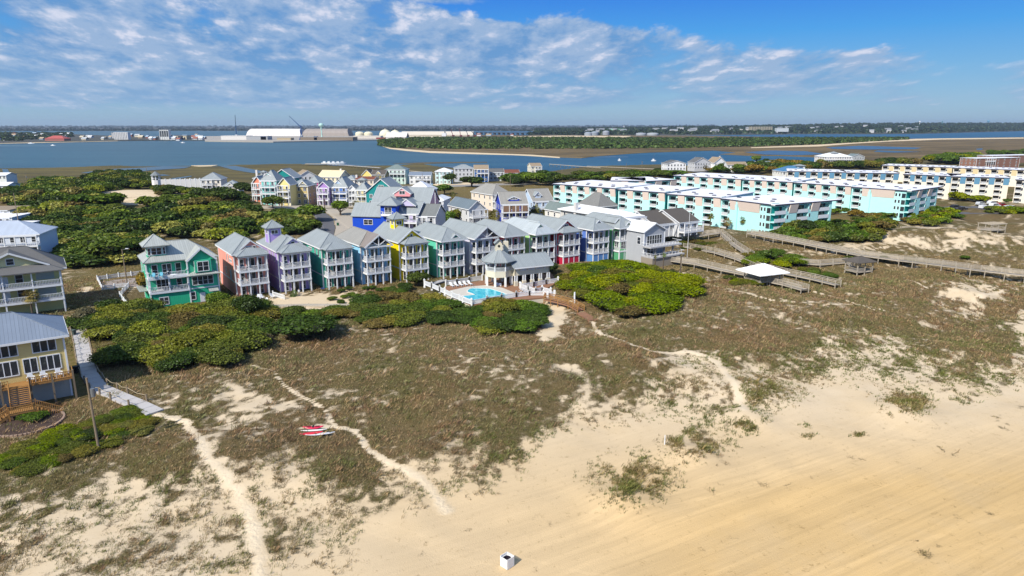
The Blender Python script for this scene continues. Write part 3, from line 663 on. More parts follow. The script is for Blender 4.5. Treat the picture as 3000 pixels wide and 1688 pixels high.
    # windows on the sunny side wall
    sets={0:[(5,7.3,.5,1.6,1),(7.2,7.3,.5,1.6,1),(3.2,7.6,1.9,.6,4),(4.4,3.6,.8,1.8,2)],1:[(3.0,7.0,.45,2.2,1),(5.2,7.0,.45,2.2,1),(8.0,7.0,.45,2.0,1)],2:[(2,7.6,.8,1.6,1),(4.4,7.6,.8,1.6,1),(8,8.4,2.2,.5,4)],3:[(8,8.0,2.0,.7,4)],4:[(9,7.3,.8,1.4,1)],5:[(6,7.6,.8,1.4,1)],6:[(5,7.0,.9,2.2,2),(11,7,.9,2,1)],10:[(2.4,6.9,.7,2.3,1)]}.get(i,[(5,7.2,.8,1.6,1)])
    for u,z,ww,hh,n in sets: win(r,'L',u,z,ww,hh,n,0,muntin=False)
    win(r,'L',9.0,4.0,.8,1.5,1,0)
    # things standing on the galleries
    if i%2==0 or i==5:
        pass
HOUSE_NRM=Vector((-math.sin(ROWA),math.cos(ROWA),0)); HOUSE_E=Vector((math.cos(ROWA),math.sin(ROWA),0))

# ---- the big green corner house ----
gA=R(34); p=G(446,903,4.5); col=lin(66,190,150,.9)
W_=18.2*.72; r=thing('beach_house','emerald green corner house with lookout tower and two galleries','house',p,gA)
W_=WPX(p,gA,646)
smv=siding('emerald_boards',lin(44,178,136,.9),True); sm=siding('emerald_siding',col)
MB().box(0,W_,0,11,-1.5,3.2).build('base_wall',smv,r)
MB().box(0,W_,2.2,11,3.2,9.6).box(W_*.56,W_,0,2.2,3.2,9.6).build('wall',sm,r)
P=planes('hip',0,W_,1.4,11,9.6,3.6,.6); rb=add_roof(MB(),P); ridge_caps(rb,P); rb.build('roof',roofmat('weathered_zinc_roof',lin(200,204,198,.8)),r); ZR=MT['weathered_zinc_roof']
P=planes('gable',W_*.58,W_-.6,-.4,7,9.4,2.7,.5); rb=add_roof(MB(),P); rb.build('gable_roof',ZR,r)
wb=MB(); gable_tri(wb,W_*.58,W_-.6,-.3,9.5,2.4); wb.build('gable_wall',sm,r)
fb=MB(); xm=(W_*.58+W_-.6)/2
for a,b in (((W_*.58-.5,-.93,9.45),(xm,-.93,12.15)),((xm,-.93,12.15),(W_-.1,-.93,9.45))): fb.beam(a,b,.08,.36)
fb.build('fascia_board',WHITE,r)
tb=MB()
for x,y in ((0,0),(W_,0),(W_*.56,0),(0,2.2),(0,11),(W_,11)): tb.box(x-.13,x+.13,y-.13,y+.13,-.6 if y!=2.2 else 3.2,9.6 if (x>1 or y>1) else 3.2)
tb.box(-.06,W_+.06,-.06,11.06,3.1,3.35); tb.build('trim',WHITE,r)
porch(r,.1,W_*.56-.2,-.1,2.2,[3.4,6.5],6.5,ncol=3,z0=3.4,sides='L')
P=planes('porch',W_*.56,W_,-1.2,0,6.3,.6,.3); rb=add_roof(MB(),P,.12); rb.build('awning_roof',ZR,r)
bx=W_*.78; mb=MB().box(bx-1.7,bx+1.7,-1.0,0,6.9,9.6).build('bay',sm,r); win(mb,'F',bx,7.2,2.2,2.0,2,-1.0); win(mb,'L',-.5,7.2,.6,2.0,1,bx-1.7); win(mb,'R',-.5,7.2,.6,2.0,1,bx+1.7)
win(r,'F',bx-.2,4.0,4.2,1.8,4,0); win(r,'F',2.5,.5,1.7,1.5,2,0); win(r,'F',W_*.60,.8,.9,1.6,1,0); 
MB().box(W_*.70,W_*.78,-.06,.01,-.3,2.1).build('door',WHITE,r)
P=planes('shed',W_*.84,W_*.97,-1.1,0,2.3,.6,.1); add_roof(MB(),P,.1).build('door_canopy',ZR,r)
for u in (1.6,4.0,6.3): win(r,'F',u,6.6,1.0 if u!=4 else 1.7,2.3,1 if u!=4 else 2,2.2,name='door')
win(r,'F',3.0,3.5,2.6,2.1,3,2.2,name='door'); win(r,'F',6.2,3.6,.9,1.8,1,2.2)
for u,z in ((4,7),(8,7),(5,4),(8.5,4)): win(r,'L',u,z,.9,1.6,1,0)
c=MB().box(.6,4.2,2.4,6.0,9.4,13.0).build('lookout',sm,r); P=planes('hip',.6,4.2,2.4,6.01,13.0,2.2,.9); rb=add_roof(MB(),P); ridge_caps(rb,P); rb.build('roof',ZR,c)
win(c,'F',2.4,11.2,1.9,1.4,2,2.4); win(c,'F',.95,11.2,.45,1.4,1,2.39); win(c,'L',4.2,11.2,1.8,1.4,2,.6); win(c,'F',3.9,11.2,.4,1.4,1,2.39)
MB().box(-.06+.6,4.26,2.34,6.06,12.75,13.0).build('trim',WHITE,c)
P=planes('shed',-1.6,0,3,9,3.2,.0,.2); add_roof(MB(),P,.12).build('side_roof',ZR,r)
CUT={}
# ---------------- other houses: (name,label,pxL,pyBase,pxR,pyEave,rise,depth,angle,colour,roof,roofmat,z, options) ----------------
def site(pxl,pyb,pxr,pye,ang,z):
    p=G(pxl,pyb,z); return p,WPX(p,ang,pxr),ZAT(pye,p)-z
def hs(label,pxl,pyb,pxr,pye,rise,d,ang,c,roof,rm,z=4.5,name='house',wn=None,por=None,chim=None,L=None,Rw=None,bands=(),stilts=0,over=.5,extra=None,k=.94):
    a=R(ang); p,W,H_=site(pxl,pyb,pxr,pye,a,z)
    r=house(name,label,'house',p,a,W,d,H_,lin(*c,k),roof,rise,rm,over,bands=bands)
    nl=max(1,int(round(H_/3.0)))
    if por:
        n,dep,frac0,frac1=por[:4]; lv=[H_-3.0*(j+1)+.25 for j in range(n)]
        porch(r,W*frac0,W*frac1,-dep,-.02,[l for l in lv if l>.3],H_-.15,z0=-.8,ncol=max(3,int(W*(frac1-frac0)/2.3)+1),sp=.4)
        if len(por)>4: P=planes('porch',W*frac0,W*frac1,-dep,0,H_-.0,1.0,.4); rb=add_roof(MB(),P,.14); rb.build('porch_roof',rm,r)
    for j in range(nl):
        zz=H_-3.0*(j+1)+.9
        if zz<0: continue
        n=max(2,int(W/2.6)) if wn is None else wn
        for q_ in range(n): win(r,'F',W*(q_+.5)/n,zz,1.0 if q_%2 else 1.3,1.5,2 if q_%2==0 else 1,0)
        if L is not False:
            m_=max(1,int(d/4))
            for q_ in range(m_): win(r,'L' if (L is None or L is True) else 'R',d*(q_+.5)/m_,zz,.9,1.4,1,0 if (L is None or L is True) else W)
        if Rw:
            for q_ in range(max(1,int(d/4))): win(r,'R',d*(q_+.5)/max(1,int(d/4)),zz,.9,1.4,1,W)
    if chim:
        cx_,cy_,ch=chim; MB().box(W*cx_-.6,W*cx_+.6,d*cy_-.5,d*cy_+.5,H_-2,H_+ch).build('chimney',siding('chimney_boards',(.62,.6,.58)),r)
    if extra: extra(r,W,H_,d)
    return r
g=ROOF
# left edge
def ex_grey(r,W,H_,d):
    wb=MB(); gable_tri(wb,W-14.5,W-2.2,-.0,H_+.9,3.0); o=wb.build('gable_wall',siding('pale_yellow_siding',lin(226,220,168,.86)),r)
    P=planes('gable',W-14.5,W-2.2,-.2,9,H_+.9,3.1,.5); add_roof(MB(),P).build('gable_roof',ROOFG,r)
    fb=MB(); xm=W-8.35
    for a,b in (((W-15,-.75,H_+.95),(xm,-.75,H_+4.05)),((xm,-.75,H_+4.05),(W-1.7,-.75,H_+.95))): fb.beam(a,b,.08,.34)
    fb.build('fascia_board',WHITE,r); win(r,'F',xm,H_+1.6,1.2,1.2,1,0)
    MB().box(W-4.4,W-1.2,-.04,.01,3.7,6.0).build('storm_shutter',mat('shutter_grey',lin(196,202,196,.8)),r); MB().box(W-4.4,W-1.2,-.04,.01,6.9,9.0).build('storm_shutter',MT['shutter_grey'],r)
p=G(192,915,4.5); LA=R(35)
def left_of(px,py,z,ang,W): 
    q=G(px,py,z); return q-Vector((math.cos(ang),math.sin(ang),0))*W
W_=26; o=left_of(196,912,4.5,LA,W_)+Vector((-math.sin(LA),math.cos(LA),0))*2.6
r=house('duplex_house','pale yellow house under grey shingles, white galleries on two floors','house',o,LA,W_,11,9.0,lin(226,220,150,.86),'hip',4.3,ROOFG,1.2)
porch(r,W_-25,W_-.2,-2.6,-.02,[3.1,6.1],8.95,z0=-.6,ncol=6,sp=.25,sides='R'); 
P=planes('porch',W_-26,W_,-2.6,0.4,8.95,1.2,.6); add_roof(MB(),P).build('porch_roof',ROOFG,r); ex_grey(r,W_,9.0,11)
for L in (3.1,6.1):
    win(r,'F',W_-17.2,L+.1,2.0,2.1,2,0,name='door'); win(r,'F',W_-12.6,L+.6,1.2,1.6,1,0); win(r,'F',W_-7.3,L+.6,1.2,1.6,1,0); MB().box(W_-10.6,W_-9.2,-.05,.01,L,L+2.1).build('door',WHITE,r)
win(r,'F',W_-22,6.7,1.6,1.6,2,0)
# yellow front house
YA=R(36); W_=22; o=left_of(212,1158,4.5,YA,W_)
r=house('beach_house','butter yellow house with timber deck, standing seam roof, nearest to the beach','house',o,YA,W_,11,9.1,lin(226,206,140,.86),'hip',3.0,ROOFL,.7); Y_H=r
MB().box(-.02,W_+.03,-.03,11.03,-1,3.3).build('stucco_base',mat('stucco',lin(206,204,192,.8),.9),r)
for u in (W_-2.4,W_-6.9,W_-13): win(r,'F',u,7.3,2.7,1.6,3,0,muntin=False)
for u,w3,n in ((W_-1.95,2.3,3),(W_-4.3,1.5,2),(W_-7.0,2.4,3),(W_-11.5,2.4,3)): win(r,'F',u,4.5,w3,2.0,n,0,muntin=False)
hw=MT['honey_wood']; DZ=3.45
MB().box(W_-16,W_+.5,-2.4,-.03,DZ-.18,DZ,'y').build('deck',hw,r)
for u in (W_+.4,W_-2.1,W_-4.7,W_-8.0,W_-11): MB().box(-.12,.12,-.12,.12,-4.2,1.1).build('post',MT['pole_wood'],r,(u,-2.3,DZ))
rail_mb(MB(),(W_-4.7,-2.3,DZ),(W_+.4,-2.3,DZ),1.0,.2).build('railing',hw,r); rail_mb(MB(),(W_+.4,-2.3,DZ),(W_+.4,0,DZ),1.0,.2).build('railing',hw,r); rail_mb(MB(),(W_-14,-2.3,DZ),(W_-7.3,-2.3,DZ),1.0,.2).build('railing',hw,r)
def stair(par,a,b,w_,n,name='stairs',m_='honey_wood',rail=True,h=1.0):
    a=Vector(a);b=Vector(b);d=b-a; hd=Vector((d.x,d.y,0)).normalized(); s_=Vector((-hd.y,hd.x,0)); mb=MB()
    for i in range(n):
        q_=a+d*((i+.5)/n); mb.beam(q_-s_*w_/2,q_+s_*w_/2,.26,.06)
    mb.beam(a-s_*w_/2-Vector((0,0,.12)),b-s_*w_/2-Vector((0,0,.12)),.07,.28); mb.beam(a+s_*w_/2-Vector((0,0,.12)),b+s_*w_/2-Vector((0,0,.12)),.07,.28)
    o=mb.build(name,m_,par)
    if rail:
        for sg in (-1,1):
            q_=s_*(sg*w_/2); rail_mb(MB(),a+q_,b+q_,h,.25).build('stair_rail',m_,par)
            for e_ in (a,b): MB().beam(e_+q_-Vector((0,0,.2)),e_+q_+Vector((0,0,h+.15)),.13).build('newel_post',m_,par)
    return o
xs_=W_-6.0
stair(r,(xs_,-2.4,DZ),(xs_,-6.0,1.5),2.3,11)
MB().box(xs_-1.5,xs_+1.5,-7.6,-6.0,1.36,1.5,'y').build('landing',hw,r); rail_mb(MB(),(xs_-1.5,-7.6,1.5),(xs_+1.5,-7.6,1.5),1,.2).build('railing',hw,r)
for x in (xs_-1.4,xs_+1.4): MB().box(-.1,.1,-.1,.1,-2,1.4).build('post',hw,r,(x,-7.5,0))
stair(r,(xs_+1.5,-6.8,1.4),(xs_+4.4,-7.2,-.2),1.5,8); stair(r,(xs_-1.5,-6.8,1.4),(xs_-4.4,-7.2,-.2),1.5,8)
# behind the left houses
hs('house with pale blue-white metal hip roof behind the grey shingled one',-260,790,126,702,3.2,14,16,(214,222,232),'hip',roofmat('ice_metal_roof',lin(206,216,230,.85)),por=(1,2,.5,1))
for i,(x_,y_,h_,lb) in enumerate([(52,688,655,'white stepped condo block at the frame edge, lowest of the stack'),(40,668,628,'white condo block with blue balcony windows just behind the lowest one'),(34,648,606,'white condo block with a tan roof line, third in the stack')]):
    hs(lb,-160,y_+8,x_,h_+12,.3,14,6,(232,236,240),'flat',ROOFT if i==2 else ROOFF,por=(2,1.5,0,1),name='condo_block')
for i,(x_,yb,ye,lb) in enumerate([(44,600,580,'small teal roofed bungalow at the frame edge'),(24,560,545,'white cottage on the sound shore at the frame edge'),(20,530,515,'grey cottage on the sound shore past the white one')]):
    hs(lb,-60,yb+4,x_,ye,1.6,12,4,(226,230,226) if i else (180,214,210),'gablex',ROOFGR if i==0 else ROOFW,z=3,name='cottage')
# castle-like white complex
hs('white stucco house with hip roof at the end of the long white wall',592,570,650,527,3.6,13,8,(226,218,204),'hip',ROOF,por=(2,2,.1,.6),name='stucco_house')
hs('small white house with cross gable next to the stucco house',655,575,700,546,2.8,10,6,(226,222,206),'hip',ROOF,name='stucco_house',extra=lambda r,W,H_,d:dormer(r,W*.5,-.3,H_,4,1.8,5,lin(226,222,206,.8),nw=0))
r=thing('turret','white octagonal lookout turret with pointed roof at the left end of the long wall','turret',GT(462,568)+Vector((0,0,1.6))); 
MB().lathe([(2.4,-1),(2.4,6.0)],8).build('wall',mat('stucco_white',(.74,.73,.71),.8,.06),r)
for i in range(8): a_=R(22.5+45*i); MB().box(-.15,.15,-.15,.15,6.0,8.6).build('column',WHITE,r,(2.1*math.cos(a_),2.1*math.sin(a_),0))
MB().lathe([(2.3,6.9),(2.3,7.05)],8).build('railing',WHITE,r); MB().lathe([(3.0,8.5),(2.95,8.7),(0,10.9)],8).build('roof',ROOF,r)
q0=GT(474,567); q1=GT(590,566); q0.z=5.4; q1.z=5.4; r=thing('battlement_wall','long white wall with notched top between turret and stucco house','wall',q0); d_=q1-q0
MB().beam((0,0,3),d_+Vector((0,0,2.4)),.5,7.2).build('wall_body',MT['stucco_white'],r); mb=MB()
for i in range(17): c=d_*((i+.5)/17); mb.beam(c-d_/17*.42+Vector((0,0,6.1)),c+d_/17*.3+Vector((0,0,6.1)),.4,.7)
mb.build('parapet',WHITE,r)
for i in range(9): MB().box(-.2,.2,-.3,.3,-1,6.9).build('post',WHITE,r,d_*(i/8))
# third cluster (colourful back row)
CA=-4
hs('coral fronted narrow house with gable, first in the back row',748,606,771,536,3.0,9,CA,(240,142,112),'gable',ROOF,por=(2,2,0,1),name='row_house')
hs('aqua house with double gallery in the back row, teal gable behind',772,612,815,530,4.6,10,CA,(120,208,200),'hip',ROOF,por=(2,2,0,1),name='row_house',Rw=True,extra=lambda r,W,H_,d:dormer(r,W*.35,1.5,H_+2.0,3.4,1.6,5,lin(130,220,215,.85),nw=3,ww=1.6))
hs('tall teal gabled house behind the aqua one',800,592,866,522,4.4,10,CA,(18,138,136),'gable',ROOF,name='row_house',Rw=True)
hs('cream yellow house with double gallery in the back row',822,612,853,543,3.4,9,CA,(240,222,150),'gable',ROOF,por=(2,2,0,1),name='row_house')
hs('tan sided house joined behind the cream gallery house',853,606,905,546,3.0,11,CA,(196,176,120),'hip',ROOF,name='row_house',Rw=True,extra=lambda r,W,H_,d:dormer(r,W*.75,-.2,H_+.6,3.6,2.0,6,lin(190,180,130,.8),nw=3,ww=1.8))
hs('low pink and white cottage with glazed front in the back row',880,592,903,556,1.8,8,CA,(240,140,170),'hip',ROOF,por=(1,1.5,0,1),name='row_house')
hs('tall magenta and pink house with rooftop gallery',905,590,936,534,2.8,10,CA,(206,84,150),'hip',ROOF,por=(2,1.8,0,.8),name='row_house',Rw=True)
hs('purple gabled house with double gallery and corner stairs',936,606,966,550,2.8,11,CA,(176,140,204),'gable',ROOF,por=(2,2,0,1),name='row_house',Rw=True)
hs('violet fronted house with wide roof and blue side wall',980,604,1020,549,4.6,13,CA,(84,130,204),'hip',ROOF,por=(2,2,0,1),name='row_house',Rw=True,extra=lambda r,W,H_,d:dormer(r,W*.3,.8,H_+1.2,3.4,2.0,5,lin(180,210,240,.85),nw=0))
hs('slim white and blue tower house with little gable',1026,604,1043,556,2.0,8,CA,(232,236,240),'gable',ROOF,por=(2,1.5,0,1),name='row_house')
hs('pale cream house with open yellow galleries in the back row',1048,606,1078,557,3.4,9,CA,(226,214,160),'hip',ROOF,por=(2,2,0,1),name='row_house',extra=lambda r,W,H_,d:cupola(r,W*.3,d*.5,H_+2.4,3,2.0,lin(226,224,210,.85),1.2))
hs('big dark teal house with wide gable and white twin window',1074,618,1165,566,6.4,15,CA-2,(16,132,134),'gable',ROOF,name='row_house',wn=3,extra=lambda r,W,H_,d:win(r,'F',W*.5,H_+1.6,2.2,2.0,2,0))
# behind that cluster
hs('pink turreted house with tall white chimney behind the back row',745,560,778,523,2.2,12,-8,(226,160,150),'hip',ROOF,name='cottage',chim=(.1,.3,5),extra=lambda r,W,H_,d:cupola(r,W*.55,d*.5,H_+1.2,2.4,2.2,lin(226,224,226,.85),1.0),z=3)
hs('low house with reddish brown shingle roof near the marsh',772,548,800,524,2.2,14,-10,(190,180,170),'gablex',ROOFR,name='cottage',z=3)
hs('tan roofed cottage with white gable facing the marsh',878,545,928,517,3.6,12,30,(220,222,226),'gable',ROOFT,name='cottage',z=3)
hs('cream roofed modern house with chimney near the marsh',934,550,996,519,4.0,14,-14,(226,218,190),'gablex',ROOFC,name='cottage',z=3,chim=(.85,.5,5.2))
hs('grey hip roofed house beside the rust roofed one',1012,553,1040,527,2.6,10,-8,(216,210,200),'hip',ROOF,name='cottage',z=3,chim=(1.0,.4,3.0))
hs('rust brown roofed bungalow near the marsh',1042,553,1095,527,1.6,10,-8,(214,200,180),'gablex',ROOFR,name='cottage',z=3)
hs('yellow gabled house with dark shingle roof on the marsh side',1062,540,1090,514,3.8,10,-6,(240,216,130),'gable',ROOFD,name='cottage',z=2.5)
hs('olive shingled house with small yellow gables on the marsh side',1090,540,1128,513,3.2,10,-6,(140,132,90),'gablex',ROOFD,name='cottage',z=2.5,extra=lambda r,W,H_,d:dormer(r,W*.5,.5,H_+.8,3,2,4,lin(230,205,120,.85),nw=1))
# cobalt house and neighbours
BL=(14,72,196)
def ex_cob(r,W,H_,d):
    MB().box(-11.5,0,-1.0,8,-1,H_-1.2).build('side_wing',siding('cobalt_wing',lin(*BL,.9)),r); P=planes('gablex',-11.5,0,-1.0,8,H_-1.2,4.4,.5); add_roof(MB(),P).build('wing_roof',ROOF,r); win(r,'F',-5.6,H_-3.9,3.2,1.7,2,-1.0); win(r,'L',3,H_-3.9,1.2,1.7,1,-11.5)
    c=MB().box(.0,5.6,-3.0,3.4,-1,H_+3.2).build('tower',siding('cobalt_tower',lin(*BL,.9)),r); P=planes('hip',.0,5.6,-3.0,3.41,H_+3.2,2.6,.9); rb=add_roof(MB(),P); ridge_caps(rb,P); rb.build('roof',ROOF,c)
    win(c,'F',2.8,H_+.2,2.4,2.4,2,-3.0,name='door'); win(c,'F',3.4,H_-3.2,2.6,1.3,2,-3.0); porch(c,.8,4.8,-4.2,-3.02,[H_+.1],H_+.1,z0=H_+.1,ncol=2)
hs('cobalt blue house with square tower and balcony',1127,690,1182,626,4.8,12,-10,BL,'hip',ROOF,name='house',wn=2,extra=ex_cob)
hs('long grey roofed house with pink central dormer',1095,660,1258,595,5.6,14,-10,(226,170,180),'gablex',ROOF,name='house',wn=6,extra=lambda r,W,H_,d:dormer(r,W*.52,1.0,H_+3.6,7,2.4,6,lin(236,160,165,.85),nw=2,ww=2.2,wh=1.2))
hs('lavender house with gabled front and grey metal roof',1185,690,1226,627,3.6,12,-10,(200,190,226),'gablex',ROOF,name='house',por=(1,2,0,1),extra=lambda r,W,H_,d:dormer(r,W*.1,2.0,H_+2.6,6.5,2.4,6,lin(206,200,232,.85),nw=0))
hs('grey house with screened porch beside the lavender one',1229,690,1276,634,3.6,13,-10,(188,192,198),'gablex',roofmat('dull_grey_roof',lin(150,152,148,.75)),name='house',por=(1,2,0,.6))
hs('cream hip roofed house hiding behind the pink dormer house',1190,600,1262,560,4.2,15,-6,(226,220,210),'hip',ROOFW,name='house',por=(1,2,.6,1))
hs('white gallery house with sunlit white roof by the field',1262,640,1300,588,1.6,12,-8,(214,216,218),'hip',ROOFW,name='house',por=(2,2,0,1))
# sound side row
hs('pale aqua house on stilts with grey hip roof',1128,536,1188,498,3.4,13,-4,(196,226,214),'hip',ROOFGR,z=2.2,name='stilt_house',por=(1,2,.1,1))
hs('low white cottage with pale blue roof and veranda',1200,538,1262,515,2.2,12,0,(226,228,228),'gablex',ROOFL,z=2.2,name='stilt_house',por=(1,2,.3,1))
hs('white roofed light aqua house behind a round dark tree',1276,537,1322,503,2.2,11,-2,(190,222,224),'hip',ROOFW,z=2.2,name='stilt_house',por=(1,1.5,.4,1))
hs('tall grey three storey house on the sound',1332,529,1386,494,2.6,11,6,(196,198,202),'hip',ROOF,z=2,name='stilt_house')
hs('navy blue house with grey gabled roof on the sound',1390,532,1430,497,3.0,10,4,(28,84,150),'gablex',ROOFT,z=2,name='stilt_house',por=(1,1.6,.2,1))
hs('grey low house with charcoal roof beside the navy one',1434,528,1476,506,2.6,11,8,(200,204,206),'gablex',ROOFG,z=2,name='stilt_house',por=(1,1.6,.3,1))
hs('small mint cottage with red-brown roof on the sound',1478,521,1522,508,2.4,12,10,(206,226,210),'gablex',ROOFR,z=2,name='stilt_house')
hs('lone beige raised house with tan roof at the water',1556,508,1586,488,2.6,12,14,(222,216,196),'gablex',ROOFT,z=1.2,name='stilt_house',por=(1,1.6,.4,1))
# middle houses
hs('light grey house with blue-grey gabled roof and galleries',1375,668,1420,615,3.2,17,32,(208,210,212),'gable',roofmat('slate_blue_metal_roof',lin(134,148,156,.75)),por=(2,2.4,.05,1),name='house')
hs('big beige house with pale hip roof next to the field',1444,618,1496,572,4.2,19,34,(226,212,196),'hip',ROOFB,por=(2,2,0,1),name='house')
hs('royal blue house with brown porch blinds',1470,655,1544,600,4.4,12,12,(42,66,180),'gablex',ROOFB,por=(2,2.4,.0,1),name='house',extra=lambda r,W,H_,d:(MB().box(.2,W*.32,-2.5,-2.44,H_-2.6,H_-.2).build('blind',mat('brown_blind',lin(140,112,92,.8)),r),MB().box(W*.36,W*.64,-2.5,-2.44,H_-2.6,H_-.2).build('blind',MT['brown_blind'],r),MB().box(W*.69,W*.97,-2.5,-2.44,H_-2.6,H_-.2).build('blind',MT['brown_blind'],r),dormer(r,W*.5,1.0,H_+1.9,5,1.2,5,lin(42,66,180,.85),nw=4,ww=2.6)))
hs('pale blue house with dormers and white upper balcony',1562,640,1618,591,4.6,13,20,(190,212,234),'gablex',ROOFB,por=(2,2.6,.0,1),name='house',extra=lambda r,W,H_,d:dormer(r,W*.3,1.2,H_+2.2,3.2,1.8,5,lin(200,214,232,.85),nw=2,ww=1.2))
hs('off-white house with green-grey metal roof behind the crimson one',1672,672,1698,627,3.0,17,32,(224,222,216),'gable',roofmat('sage_metal_roof',lin(144,158,154,.75)),name='house')
hs('grey hip roofed house in front of the aqua condos',1752,640,1806,607,5.2,14,30,(176,178,180),'hip',roofmat('warm_grey_roof',lin(158,156,150,.75)),name='house')
# long white roofed house with chimney
hs('long grey house with bright white roof and chimney','' or 1808,738,1873,640,1.5,28,34.5,(200,198,192),'hip',ROOFW,name='house',z=5,wn=2,chim=(.0,.72,3.0),over=.9,por=(1,2.4,0,1))
# white roofed modern house at the end of the row
def ex_mod(r,W,H_,d):
    for L,y in ((2.4,-4.8),(5.1,-3.6)):
        MB().box(-1,W+3.5,y,-.02,L-.3,L,'y').build('deck','pale_deck',r)
        rail_mb(MB(),(-1,y+.1,L),(W+3.4,y+.1,L),1.0,1.2).build('railing',WHITE,r); rail_mb(MB(),(W+3.4,y,L),(W+3.4,0,L),1.0,1.2).build('railing',WHITE,r); rail_mb(MB(),(-.9,y,L),(-.9,0,L),1.0,1.2).build('railing',WHITE,r)
    MB().box(-1,W+3.4,-4.5,-.1,-2.6,2.1).build('deck_skirt',siding('grey_slats',lin(160,150,136,.8),True),r)
    for x in (1.5,5,8.5): MB().box(-.2,.2,-.2,.2,2.4,4.8).build('column',mat('grey_col',(.2,.2,.2)),r,(x,-3.0,0))
    win(r,'F',W*.5,5.2,W*.72,2.5,6,0); win(r,'F',W*.4,2.5,4,2.0,3,0,name='door'); win(r,'L',2,5.3,1.2,1.9,1,0)
hs('grey modern beach house with white roof and two white railed decks',1884,772,1943,681,2.2,14,34.5,(172,176,182),'gable',ROOFW,name='beach_house',z=5.0,wn=0,L=False,extra=ex_mod)
hs('weathered cottage with brown shingle roof, nearer of a pair',1915,686,1973,660,3.6,15,34.5,(206,208,212),'gablex',ROOFD,name='cottage',z=8,por=(1,2.4,0,1))
hs('weathered cottage with brown shingle roof and white chimneys, farther of a pair',1989,682,2043,654,3.6,15,34.5,(206,208,212),'gablex',ROOFD,name='cottage',z=8,por=(1,2.4,0,1),chim=(-.06,.55,1.6))
# sound houses on the right
hs('white cube house with grey roof left of the dark palms',1953,506,2008,480,2.6,12,10,(240,240,240),'gable',ROOFG,z=3,name='stilt_house')
hs('grey gabled house behind dark trees on the right shore',2034,498,2080,477,4.4,12,16,(196,198,202),'gable',ROOFG,z=3,name='stilt_house')
hs('white farmhouse style house with brown roof and chimney',2092,498,2126,478,5.0,12,20,(244,244,244),'gable',ROOFT,z=3,name='stilt_house',chim=(.9,.7,6))
hs('white side wing house with tan roof by the farmhouse',2130,500,2186,484,2.6,10,4,(232,234,236),'gablex',ROOFT,z=3,name='stilt_house')
hs('small aqua cottage among trees on the right shore',2218,488,2262,478,1.6,9,4,(126,208,190),'gablex',ROOFGR,z=3,name='cottage')
hs('white pagoda roofed mansion with ringed balconies',2414,484,2492,460,3.4,18,8,(226,220,212),'hip',ROOFW,z=3,name='mansion',por=(2,3,0,1),extra=lambda r,W,H_,d:cupola(r,W*.5,d*.5,H_+2.2,6,1.2,lin(230,230,230,.85),1.6))
hs('grey gabled house attached beside the pagoda mansion',2494,480,2530,460,3.0,12,8,(176,180,180),'gable',ROOFGR,z=3,name='mansion')
hs('blue roofed pavilion with white cupola behind the condos',2292,516,2372,503,3.8,16,6,(226,226,220),'hip',ROOFBL,z=5,name='pavilion',extra=lambda r,W,H_,d:cupola(r,W*.78,d*.5,H_+.6,6,3.2,lin(230,230,226,.85),1.2))
# far right brown blocks
hs('brown shingled apartment block with white flat roof',2858,492,2984,465,.5,16,20,(142,106,90),'flat',ROOFF,z=5,name='apartment_block',wn=7,por=(1,1.6,.2,.4))
hs('brown shingled apartment block farther back on the right',2905,475,3080,457,.5,16,20,(140,108,94),'flat',ROOFF,z=6,name='apartment_block',wn=8)

